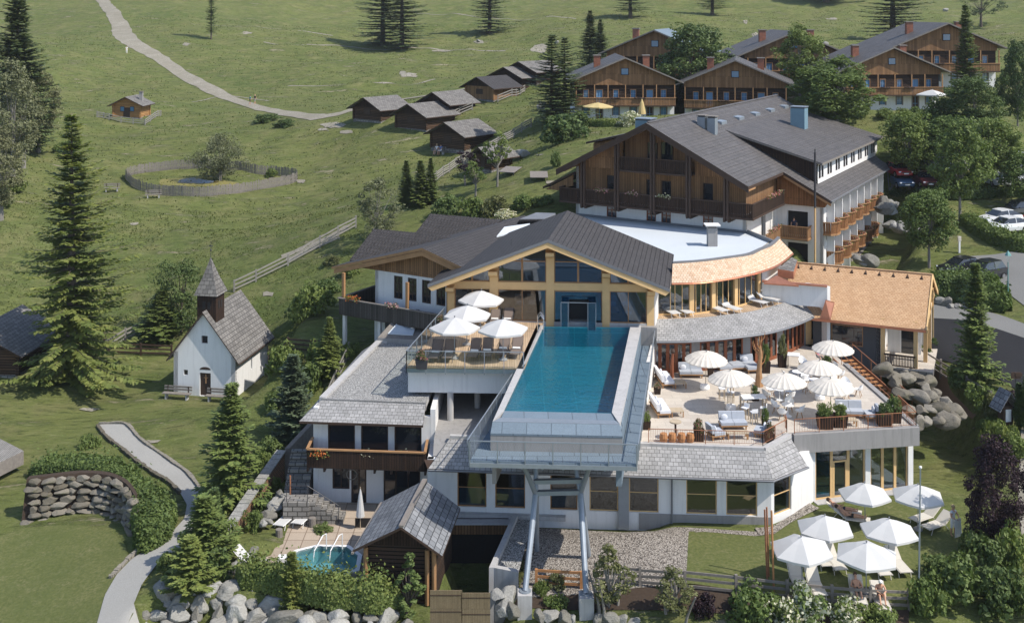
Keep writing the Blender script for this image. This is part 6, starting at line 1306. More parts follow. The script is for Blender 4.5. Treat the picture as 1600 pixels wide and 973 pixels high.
# yard wall, gravel bed, reed screen
w_a, w_b, w_c = P(801, 804, .35), P(764, 886, .35), P(810, 893, .35); t = T('yard_wall', 'pale concrete retaining wall of the sunken yard left of the steel legs', 'wall', w_b); m = MB()
m.hexa([w_b+V((0,0,-4)), w_b+V((.3,0,-4)), w_a+V((.3,0,-4)), w_a+V((0,0,-4)), w_b, w_b+V((.3,0,0)), w_a+V((.3,0,0)), w_a], 'concrete'); m.hexa([w_b+V((.3,-.02,-4)), w_c+V((0,0,-4)), w_c+V((0,.3,-4)), w_b+V((.3,.3,-4)), w_b+V((.3,-.02,-.01)), w_c+V((0,0,-.01)), w_c+V((0,.3,-.01)), w_b+V((.3,.3,-.01))], 'concrete'); m.build('wall', t)
m = MB(); m.quad(w_b+V((.3,.3,-.25)), w_c+V((0,.3,-.25)), P(832, 812, .1), w_a+V((.3,0,-.25)), 'pebbles_roof'); m.build('gravel_fill', t)
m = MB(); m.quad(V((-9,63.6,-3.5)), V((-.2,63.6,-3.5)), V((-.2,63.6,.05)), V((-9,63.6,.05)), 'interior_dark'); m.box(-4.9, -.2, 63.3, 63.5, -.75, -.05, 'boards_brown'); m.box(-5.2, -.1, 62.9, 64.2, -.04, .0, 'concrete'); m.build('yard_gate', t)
t = T('reed_screen', 'tan reed mat screen closing the sunken yard', 'screen', V((-4.2, 53.8, -1.2)))
for x0, x1, z in ((672, 722, 922), (721, 766, 926)):
    p, q = PD(x0, z, 54), PD(x1, z, 54); m = MB(); m.box(p.x, q.x, 54, 54.05, -3.2, p.z, 'reed'); m.build('reed_mat', t)
    for k in range(3): m = MB(); m.box(p.x-.01, q.x+.01, 53.985, 53.998, p.z-.25-k*.8, p.z-.21-k*.8, 'wood_dark'); m.build('batten', t)
# sauna log hut in front
lh = T('log_sauna', 'dark log sauna hut with bluish stone shingle roof beside the whirlpool', 'hut', (-5.6, 58.5, -.5))
rf0, rf1 = V((-5.57, 55.7, 3.2)), V((-4.82, 61.3, 3.2)); l0, l1 = V((-8.07, 56.3, 1.75)), V((-7.2, 61.9, 1.75)); r0, r1 = V((-3.5, 55.7, 1.75)), V((-2.85, 61.1, 1.75))
m = MB(); m.ext([l0, rf0, rf1, l1], (0, 0, -.14), 'shingle_blue', 'wood_dark'); m.ext([rf0, r0, r1, rf1], (0, 0, -.14), 'shingle_blue', 'wood_dark'); m.beam(rf0+V((0,0,.03)), rf1+V((0,0,.03)), .25, .1, 'wood_grey'); m.build('roof', lh)
m = MB(); m.ext([V((-7.5, 56.6, -1)), V((-3.9, 56.3, -1)), V((-3.3, 61, -1)), V((-6.9, 61.4, -1))], (0, 0, 2.9), 'logs_dark'); m.ext([V((-7.5, 56.6, 1.9)), V((-3.9, 56.3, 1.9)), V((-5.65, 56.4, 3.0))], (0, .2, 0), 'boards_dark'); m.build('wall', lh)
for x, y in ((-7.45, 56.5), (-3.95, 56.2), (-4.3, 56.25)): m = MB(); m.tube([(x, y, -1), (x, y, 1.8)], .12, 'timber_mid', 8); m.build('corner_post', lh)
m = MB(); m.box(-5.5, -5.05, 56.28, 56.42, .6, 1.1, 'wood_dark'); m.build('window', lh)
m = MB(); m.beam(V((-8.1, 56.2, 1.62)), V((-7.3, 62, 1.62)), .12, .1, 'wood_grey'); m.build('gutter', lh)
# patio and whirlpool
from mathutils.geometry import tessellate_polygon
zpt = -.5; po = [plan(*p, zpt)+V((0,0,zpt)) for p in [(392,880),(408,838),(428,810),(468,783),(500,772),(600,778),(604,800),(575,850),(600,930),(420,930)]]; ph = [plan(*p, -.3)+V((0,0,zpt)) for p in [(440,870),(462,858),(496,850),(546,851),(566,866),(562,890),(520,905),(462,902)]]
m = MB(); m.add(po+ph, [tuple(f) for f in tessellate_polygon([po, ph])], 'patio'); m.struct('whirlpool_patio')
tb = T('whirlpool', 'octagonal whirlpool with turquoise water and white handrails', 'pool', P(500, 875, -.5)); rim = [V((p.x, p.y, -.3)) for p in [P(440,870,-.3),P(462,858,-.3),P(496,850,-.3),P(546,851,-.3),P(566,866,-.3),P(562,890,-.3),P(520,905,-.3),P(462,902,-.3)]]
c = sum(rim, V())/8; inn = [c+(p-c)*.88 for p in rim]; m = MB()
for i in range(8):
    j = (i+1) % 8; m.ext([rim[i], rim[j], inn[j], inn[i]], (0, 0, -.3), 'plaster'); m.quad(inn[i], inn[j], inn[j]+V((0,0,-1)), inn[i]+V((0,0,-1)), 'tub_tile')
m.add([p+V((0,0,-1)) for p in inn], [tuple(range(8))], 'tub_tile'); m.ext([c+(p-c)*.6+V((0,0,-.7)) for p in rim], (0, 0, -.3), 'tub_tile'); m.build('basin', tb)
m = MB(); m.add([p+V((0,0,-.1)) for p in inn], [tuple(range(7, -1, -1))], 'tub_water'); m.build('water', tb)
for k, (x, y) in enumerate(((508, 856), (533, 856))):
    p = P(x, y, -.3); m = MB(); m.tube([p+V((-.5,-.9,-.3)), p+V((-.45,-.8,.25)), p+V((-.1,-.1,.75)), p+V((.05,.1,.75)), p+V((.05,.12,-.1))], .03, 'white_paint', 7); m.build('handrail', tb)
p = P(460, 880, -.2); m = MB(); m.box(p.x-.9, p.x-.2, p.y-.1, p.y+.4, -.35, .1, 'white_paint'); m.build('step', tb)
# shelter-like sign posts, lamp, flag pole, rusty rods
p = G(1575, 478); t = T('street_lamp', 'green iron street lamp with glass lantern beside the parking area', 'street lamp', p); m = MB(); m.tube([p, p+V((0,0,3.6))], [.07, .04], 'teal_paint', 8); m.lathe([(.12, 0), (.1, .5), (.05, .6)], p, 'teal_paint', 8); m.build('pole', t)
m = MB(); m.lathe([(.05, 3.55), (.13, 3.7), (.22, 4.15)], p, 'glass_clear', 6); m.build('lantern', t); m = MB(); m.lathe([(.28, 4.15), (.16, 4.35), (.04, 4.5), (0, 4.6)], p, 'teal_paint', 6); m.build('cap', t)
p = G(1587, 627); t = T('sign_post', 'small dark wooden sign on a post beside the road bend', 'sign', p); m = MB(); m.tube([p, p+V((0,0,2.0))], .03, 'steel_dark', 6); m.build('post', t); m = MB(); m.box(p.x-.33, p.x+.33, p.y-.07, p.y-.03, 1.55+p.z, 2.0+p.z, 'wood_dark'); m.box(p.x-.05, p.x+.4, p.y-.1, p.y-.071, 1.7+p.z, 1.95+p.z, 'wood_dark'); m.build('board', t)
p = G(1499, 395); m = MB(); m.box(p.x-.08, p.x+.08, p.y-.08, p.y+.08, p.z, p.z+1.4, 'white_paint'); m.box(p.x-.14, p.x+.14, p.y-.1, p.y+.1, p.z+1.1, p.z+1.5, 'canvas_cream'); m.thing('marker_post', 'small pale marker post by the lower parking rocks', 'post')
p = P(1435, 960, -.8); m = MB(); m.tube([V((p.x, p.y, -1.2)), V((p.x+.1, p.y, 6.45))], [.05, .035], 'steel_galv', 8); m.blob((p.x+.1, p.y, 6.5), .08, 'white_paint', 8, 5); m.thing('flagpole', 'tall bare silver flagpole in front of the lawn parasols', 'flagpole')
p = P(1209, 925, 0); t = T('rod_sculpture', 'bundle of rusty upright rods standing at the lawn edge', 'sculpture', p)
for dx, dy, hh in ((0, 0, 4.1), (.12, .5, 3.8), (-.1, 1.0, 3.7), (.1, 1.5, 3.6)):
    m = MB(); m.tube([p+V((dx, dy, 0)), p+V((dx*1.1-.12, dy, hh))], .045, 'rust' if dy else 'orange_wood', 6); m.build('rod', t)
g = G(1571, 668); t = T('wayside_shrine', 'small pointed shrine with bluish shingle roof in the shrubs at right', 'shrine', g); M_ = Matrix.Translation(g) @ Matrix.Rotation(.2, 4, 'Z')
m = MB(M_); m.box(-.35, .35, -.3, .3, 0, 1.5, 'wood_dark'); m.box(-.2, .2, -.32, -.3, .5, 1.3, 'plaster'); m.build('body', t); m = MB(M_)
for s_ in (-1, 1): m.ext([(0, -.6, 2.5), (s_*.8, -.6, 1.3), (s_*.8, .6, 1.3), (0, .6, 2.5)], (0, 0, -.06), 'shingle_blue')
m.build('roof', t)
# solar panels on the grass behind the house
for px, py, lab in ((797, 272, 'tilted dark trampoline like panel beside the thin tree'), (842, 280, 'flat grey panel lying on the grass near the hotel')):
    g = G(px, py); M_ = Matrix.Translation(g) @ Matrix.Rotation(-.4 if px < 800 else 0, 4, 'Z'); t = T('ground_panel', lab, 'panel', g, 'grey panels on the grass'); m = MB(M_); m.hexa([(-.9, -1.1, .3), (.9, -1.1, .3), (.9, 1.1, .6), (-.9, 1.1, .6), (-.9, -1.1, .36), (.9, -1.1, .36), (.9, 1.1, .66), (-.9, 1.1, .66)], 'wood_grey'); m.build('sheet', t)
    m = MB(M_)
    for x in (-.8, .8): m.box(x-.04, x+.04, -1, -.92, 0, .3, 'steel_dark'); m.box(x-.04, x+.04, .92, 1, 0, .6, 'steel_dark')
    m.build('leg', t)
g = G(557, 392+0); 
# ================================================================ trees and shrubs
R_ = np.random.RandomState(11)
def unit(a): return a/np.maximum(np.linalg.norm(a, axis=-1, keepdims=True), 1e-9)
def leafq(c, d, n, L, W):
    """rhombic leaves or sprays: centres, long direction, normal, length, width -> quads"""
    d = unit(d); w = unit(np.cross(d, n)); L = np.asarray(L).reshape(-1, 1); W = np.asarray(W).reshape(-1, 1)
    return np.stack([c-d*L/2, c+w*W/2+d*L*.08, c+d*L/2, c-w*W/2+d*L*.08], 1).reshape(-1, 3)
def conifer(name, h, r, mat, seed, dens=1., z0=.05, droop=.25, power=.85, tw=.5, gap=.42, wig=.25, cat='tree'):
    rs = np.random.RandomState(seed); C_, D_, N_, Ls, Ws = [], [], [], [], []; z = h*z0; ph1, ph2, ph3 = rs.uniform(0, 6.28, 3); t = T(name, '', cat, (0, 0, 0)); tr_ = MB()
    tr_.tube([(0, 0, -.5), (0, 0, h*.5), (0, 0, h*.97)], [h*.017+.04, h*.010+.02, .015], 'bark', 7)
    while z < h*.985:
        f = (z-h*z0)/(h*(1-z0)); rad = r*(1-f)**power*(.55+.45*min(1, f*9+.35)); nb = int(5+4*(1-f)+rs.rand()*2); a0 = rs.rand()*6.28
        for b in range(nb):
            a = a0+b*6.283/nb+rs.uniform(-.25, .25); L = max(.15, rad*rs.uniform(1-wig*1.8, 1+wig*.7)*(1+.16*math.sin(a+ph1)+.12*math.sin(2*a+ph2+f*9)+.10*math.sin(f*21+ph3))); s0 = .35*f-droop*(1-f)
            ss = np.linspace(.12, 1, max(3, int(L*4.2*dens)+2)); n2 = len(ss); px = np.cos(a)*ss*L; py = np.sin(a)*ss*L; pz = z+rs.uniform(-.1, .1)+s0*ss*L+.12*L*ss**2.5
            if L > .8: tr_.tube([(0, 0, z), (px[n2//2], py[n2//2], pz[n2//2]), (px[-1]*.9, py[-1]*.9, pz[-1])], [.02+.006*L, .02, .008], 'bark', 3, False)
            for s_ in (-1, 1):
                for rep in range(2):
                    k = n2; sp = tw*(1-.55*ss)*(.6+.4*min(1, L/1.5))+.14; ang = a+s_*(rs.uniform(.5, 1.15, k)); dd = np.stack([np.cos(ang), np.sin(ang), s0+rs.uniform(-.35, .12, k)], 1)
                    c = np.stack([px, py, pz], 1)+unit(dd)*sp[:, None]*.45+rs.uniform(-.06, .06, (k, 3)); C_.append(c); D_.append(dd); N_.append(np.stack([rs.uniform(-.5, .5, k), rs.uniform(-.5, .5, k), np.ones(k)], 1)); Ls.append(sp*1.15); Ws.append(sp*.42)
            k = 2; C_.append(np.array([[px[-1], py[-1], pz[-1]]]*k)+rs.uniform(-.08, .08, (k, 3))); D_.append(np.array([[np.cos(a), np.sin(a), .1]]*k)+rs.uniform(-.3, .3, (k, 3))); N_.append(np.array([[0, 0, 1.]]*k)+rs.uniform(-.4, .4, (k, 3))); Ls.append(np.full(k, .35*tw+.15)); Ws.append(np.full(k, .14))
        z += gap*(1-.45*f)*rs.uniform(.55, 1.5)
    tr_.build('trunk', t); me = fastmesh('crown', leafq(np.concatenate(C_), np.concatenate(D_), np.concatenate(N_), np.concatenate(Ls), np.concatenate(Ws)), 4, [mat]); o = bpy.data.objects.new('crown', me); COL.objects.link(o); o.parent = t; return t
def leafcloud(rs, cents, rads, per, size, squash=.8):
    n = len(cents); k = per; c = np.repeat(cents, k, 0); rr = np.repeat(rads, k); u = unit(rs.normal(size=(n*k, 3))); q = rs.uniform(.35, 1, n*k)**.45
    per_ = per; p = c+u*(rr*q)[:, None]*np.array([1, 1, squash]); nn = unit(u+rs.normal(size=(n*k, 3))*.7+np.array([0, 0, .5])); d = np.cross(nn, rs.normal(size=(n*k, 3))); s = size*rs.uniform(.6, 1.3, n*k)
    return leafq(p, d, nn, s, s*.62)
def broad(name, h, r, zc, mat, seed, ncl=60, per=75, size=.26, clr=.75, bark='bark_grey', shape=1., cat='tree', stems=1, open_=.5):
    """leafy tree: trunk, limbs to each clump, leaves in clumps through an uneven crown from height zc to h"""
    rs = np.random.RandomState(seed); t = T(name, '', cat, (0, 0, 0)); cz = (h+zc)/2; hz = (h-zc)/2; cs = []; rad = []
    lob = rs.uniform(.6, 1.25, (7, 3))
    while len(cs) < ncl:
        u = unit(rs.normal(size=3)); q = rs.uniform(open_, 1)**.6; az = np.arctan2(u[1], u[0]); lo = lob[int((az+3.1416)/6.2832*6.99) % 7, int((u[2]+1)*1.49)]
        zz = u[2]*q; wd = (1-.35*shape*max(0, zz)) ; c = np.array([u[0]*r*q*lo*wd, u[1]*r*q*lo*wd, cz+zz*hz]); cs.append(c); rad.append(clr*rs.uniform(.45, 1.15)*min(1, r/2+.3))
    cs = np.array(cs); rad = np.array(rad); m = MB()
    for s_ in range(stems):
        ox, oy = (rs.uniform(-.4, .4, 2) if stems > 1 else (0, 0)); top = V((ox*2, oy*2, zc+(h-zc)*.55)); m.tube([(ox, oy, -.5), (ox*1.3+rs.uniform(-.1, .1), oy*1.3, zc*.7+.2), top], [h*.016+.03, h*.012+.02, .03], bark, 7)
    for c in cs[:min(ncl, 26)]:
        z_ = max(.3, zc*.8+(c[2]-zc)*.35); m.tube([(0, 0, z_), tuple((c*np.array([.5, .5, 1])+np.array([0, 0, z_]))*np.array([1, 1, .5])), tuple(c)], [.03+h*.002, .03, .012], bark, 4, False)
    m.build('trunk', t); me = fastmesh('crown', leafcloud(rs, cs, rad, per, size), 4, [mat]); o = bpy.data.objects.new('crown', me); COL.objects.link(o); o.parent = t; return t
def bush(mat, seed, r=1., h=1.1, ncl=26, per=70, size=.17, mat2=None, frac=.0, spiky=0):
    rs = np.random.RandomState(seed); a = rs.uniform(0, 6.28, ncl); q = rs.uniform(0, 1, ncl)**.6; z = rs.uniform(.1, 1, ncl); k = np.sqrt(np.maximum(.08, 1-(z*.85)**2))
    cs = np.stack([np.cos(a)*q*r*k, np.sin(a)*q*r*k, z*h*.9], 1); rad = rs.uniform(.22, .42, ncl)*r
    v = leafcloud(rs, cs, rad, per, size)
    if spiky: v = v.reshape(-1, 4, 3); c = v.mean(1, keepdims=True); v = (c+(v-c)*np.array([.7, .7, 1.9])).reshape(-1, 3)
    mi = (rs.rand(len(v)//4) < frac).astype(int) if mat2 else None
    me = fastmesh('shrub', v, 4, [mat]+([mat2] if mat2 else []), mi); o = bpy.data.objects.new('shrub', me); COL.objects.link(o); BASE[o.name] = V((0, 0, 0)); tag(o, '', 'shrub', None, 'thing'); return o
def hpx(px, py, top):      # height of a tree standing at a picture point (or at distance -py) whose tip is seen at row top
    g = G(px, abs(py)); return g, (py-top)*g.y/F
def plant(proto, h0, px, py, top, lab, group=None, wide=None, r0=None, rz=None):
    g, h = hpx(px, py, top)
    if py < 0: x = (px-800)*-py/F; g = V((x, -py, gz(x, -py))); h = 29-(top-20)*-py/F-g.z
    s = h/h0; sx = s
    if r0 and proto.name.startswith(('spruce', 'larch')): r0 = r0*.70
    elif r0: r0 = r0*.88
    if wide: sx = wide*g.y/F/2/r0
    return put(proto, g, R_.uniform(0, 6.28) if rz is None else rz, lab, group, (sx, sx, s))
big = conifer('spruce_tree', 20, 4.4, 'needle_yellow', 1, .8, .03, .28, .8, .6, .50, .42)
plant(big, 20, 112, 592, 176, 'tall golden green spruce standing alone in front of the left hut', None, 152, 4.4)
slim = conifer('spruce_tree', 12, 1.9, 'needle_mid', 2, 1.3, .03, .15, .8, .42, .3, .25)
dark = conifer('spruce_tree', 18, 3.6, 'needle_dark', 3, 1.0, .04, .25, .8, .6, .42, .3); dark2 = conifer('spruce_tree', 18, 3.4, 'needle_dark', 4, .75, .05, .22, .6, .58, .62, .45)
lar = conifer('larch_tree', 18, 3.2, 'needle_bright', 5, .75, .12, .1, .7, .5, .5, .4); pine = broad('pine_tree', 14, 3.6, 3.5, 'needle_dark', 6, 42, 90, .3, .95, 'bark', .6)
plant(dark, 18, 28, 236, -18, 'tall dark spruce at the top left edge above the birches', None, 96, 3.6)
for a in [(862,196,54,58,'left one of the twin dark spruces beside the chalets'),(882,192,58,50,'right one of the twin dark spruces beside the chalets'),(922,112,16,36,'left spruce of the pair above the chalet with parasols'),(938,112,30,28,'right smaller spruce of the pair above the chalet with parasols')]:
    plant(dark2 if a[0] < 900 else dark, 18, a[0], a[1], a[2], a[4], 'spruce pairs near the chalets', a[3], 3.4 if a[0] < 900 else 3.6)
plant(slim, 12, 1508, 150, 7, 'slender pale spruce rising in front of the highest chalet', None, 34, 1.9)
for a in [(598,72,-60,62,'left tree of the dark double spruce on the middle pasture'),(628,76,-55,60,'right tree of the dark double spruce on the middle pasture'),(765,52,-70,46,'single bare stemmed spruce top centre'),(1395,66,-70,78,'broad dark spruce above the right chalets')]:
    plant(dark2, 18, a[0], a[1], a[2], a[4], 'dark spruces on the high pasture', a[3], 3.4)
for a in [(985,28,-60,44,'larch at the top edge left of the gully'),(1113,24,-60,40,'larch at the top edge right of the gully'),(1291,4,-90,70,'larch cut by the top edge with a dark shadow')]: plant(lar, 18, a[0], a[1], a[2], a[4], 'larches along the top edge', a[3], 3.2)
plant(lar, 18, 330, 62, -40, 'thin bare larch beside the gravel track', 'larches along the top edge', 16, 3.2)
plant(pine, 14, 1533, 42, -22, 'umbrella shaped pine at the upper right', None, 62, 3.6)
for a in [(635,322,250,26,'left of three little spruces by the fence'),(657,322,250,30,'middle of three little spruces by the fence'),(673,318,246,22,'right of three little spruces by the fence'),(741,286,240,14,'tiny dark conifer beside the open shelter')]: plant(slim, 12, a[0], a[1], a[2], a[4], 'little spruces by the fence', a[3], 1.9)
plant(slim, 12, 252, 528, 452, 'small bright spruce left of the chapel pine', None, 52, 1.9)
plant(slim, 12, 515, 586, 495, 'slim young spruce near the annex fence', None, 36, 1.9)
y2 = conifer('spruce_tree', 9, 1.9, 'needle_mid', 8, 1.25, .02, .12, .8, .42, .28, .3)
plant(y2, 9, 362, 792, 600, 'medium spruce beside the garden path and the sloping wall', None, 78, 1.9)
plant(y2, 9, 1524, 606, 412, 'tall narrow spruce between road and boulder slope', None, 56, 1.9)
fir = conifer('fir_tree', 6, 1.5, 'needle_blue', 9, 1.5, .02, -.1, .65, .4, .24, .3); plant(fir, 6, 458, 690, 556, 'bluish bushy fir right of the chapel lawn', None, 66, 1.5)
fi2 = conifer('fir_tree', 6, 1.5, 'needle_mid', 12, 1.5, .02, -.05, .6, .42, .24, .45); plant(fi2, 6, 318, 900, 775, 'dense dark fir at the bend of the garden path', None, 78, 1.5); plant(fi2, 6, 296, 922, 838, 'wide low fir nearest the boulder wall', None, 66, 1.5); fi3 = conifer('fir_tree', 6, 1.5, 'needle_yellow', 13, 1.5, .02, .1, .6, .42, .24, .45); plant(fi3, 6, 455, 990, 862, 'bright feathery young conifer hanging over the boulder wall', None, 44, 1.5)
thu = conifer('thuja_tree', 3, .6, 'needle_bright', 10, 2.2, .02, -.8, .45, .2, .12, .15); plant(thu, 3, 334, 842, 766, 'columnar light green thuja beside the garden wall', None, 26, .6)
for a in [(1592,672,600,16,'dark pointed thuja behind the shrine'),(1604,676,590,16,'second pointed thuja at the right picture edge')]: plant(thu, 3, a[0], a[1], a[2], a[4], 'pointed thujas at the right edge', a[3], .6)
# broadleaf trees
map_ = broad('maple_tree', 9, 2.9, 2.2, 'leaf_mid', 21, 105, 110, .27, .95); map2 = broad('maple_tree', 9, 2.7, 2.0, 'leaf_mid', 22, 105, 110, .27, .85); ldk = broad('lime_tree', 10, 3.6, 1.2, 'leaf_dark', 23, 130, 110, .29, 1.05)
ash = broad('ash_tree', 10, 2.9, 1.4, 'leaf_mid', 24, 125, 105, .26, .8, shape=1.4); brc = broad('birch_tree', 13, 2.8, 2.5, 'leaf_grey', 25, 120, 75, .27, .85, 'bark_grey', 1., stems=2)
for a in [(1421,296,172,76,map_,'maple with round crown beside the hotel corner and parked blue car'),(1472,262,182,68,map2,'maple behind the middle of the upper parking row'),(1500,345,186,76,map2,'tallest yellowish maple on the slope between the parking places'),(1552,300,182,70,map_,'maple in front of the silver blue parked car'),(1600,330,240,60,map2,'maple at the right edge above the white cars'),(1452,418,294,76,map_,'green maple on the lawn below the parking slope')]:
    plant(a[4], 9, a[0], a[1], a[2], a[5], 'maples round the parking places', a[3], 2.9 if a[4] is map_ else 2.7)
for a in [(1080,-153,34,108,ldk,10,3.6,'big round dark tree hiding the upper chalet roof'),(1590,198,60,56,ldk,10,3.6,'black green tree at the right picture edge'),(1522,208,118,84,ldk,10,3.6,'broad tree hiding the corner of the highest chalet'),(1308,200,88,112,ash,10,2.9,'wide bright ash tree right of the hotel ridge'),(1250,-152.5,38,66,ash,10,2.9,'tall leafy ash before the upper middle chalet'),(1285,196,100,52,ash,10,2.9,'ash tree squeezed between the ridge and the chalets')]:
    plant(a[4], a[5], a[0], a[1], a[2], a[7], 'broadleaf trees among the chalets', a[3], a[6])
for a in [(18,300,92,74,'left of the grey stemmed birches at the left edge'),(62,238,105,62,'right of the grey stemmed birches at the left edge'),(36,262,120,60,'middle birch with white stem at the left edge'),(3,345,200,60,'low birch cut by the left edge')]: plant(brc, 13, a[0], a[1], a[2], a[4], 'birches at the left edge', a[3], 2.8)
wil = broad('willow_bush', 4.6, 2.9, .2, 'leaf_grey', 26, 70, 120, .17, .8, 'bark_grey', .5, open_=.3, stems=3); plant(wil, 4.6, 342, 282, 208, 'round grey willow inside the picket fence', None, 72, 2.9)
wl2 = broad('willow_tree', 6, 2.2, .4, 'leaf_grey', 27, 60, 90, .18, .6, 'bark_grey', 1.3, stems=3); plant(wl2, 6, 590, 376, 280, 'loose grey green willow right of the long fence', None, 66, 2.2)
pn2 = broad('pine_tree', 6, 2.0, .4, 'leaf_dark', 28, 60, 110, .17, .7, 'bark', 1.); plant(pn2, 6, 284, 518, 400, 'dark bushy pine just behind the chapel tower', None, 74, 2.0)
sap = broad('young_tree', 4, .9, 1.4, 'leaf_mid', 29, 26, 60, .15, .4, 'bark_grey', .8); plant(sap, 4, 777, 292, 202, 'thin young tree with bare stem beside the ground panel', None, 34, .9); plant(sap, 4, 743, 308, 250, 'young green tree at the open shelter', None, 34, .9)
pur = broad('young_tree', 4, .9, 1.2, 'leaf_purple', 30, 30, 60, .15, .4, 'bark_grey', .8); plant(pur, 4, 727, 290, 232, 'small purple leaved tree before the shelter', None, 34, .9)
pt = broad('purple_tree', 7, 2.2, .3, 'leaf_purple', 31, 110, 150, .16, .6, 'bark', 1.5, open_=.35); plant(pt, 7, 1552, 862, 668, 'tall dark purple leaved tree at the lower right', None, 86, 2.2); plant(pur, 4, 1190, 120, 56, 'dark purple tree peeping over the hotel ridge near the chalets', None, 24, .9)
vine = broad('climbing_shrub', 3.4, .5, .1, 'leaf_bright', 32, 34, 60, .15, .3, 'bark', 1.); plant(vine, 3.4, 637, 968, 862, 'bright climbing plant in front of the log sauna', None, 40, .5)
bam = broad('slender_shrub', 3.2, .8, .4, 'leaf_olive', 33, 40, 60, .13, .35, 'bark_grey', 1., stems=4)
for a in [(952,962,852,56,'airy slender shrub before the pebble bed'),(1052,965,888,56,'second airy shrub at the corner of the mown lawn')]: plant(bam, 3.2, a[0], a[1], a[2], a[4], 'airy shrubs below the pebble bed', a[3], .8)
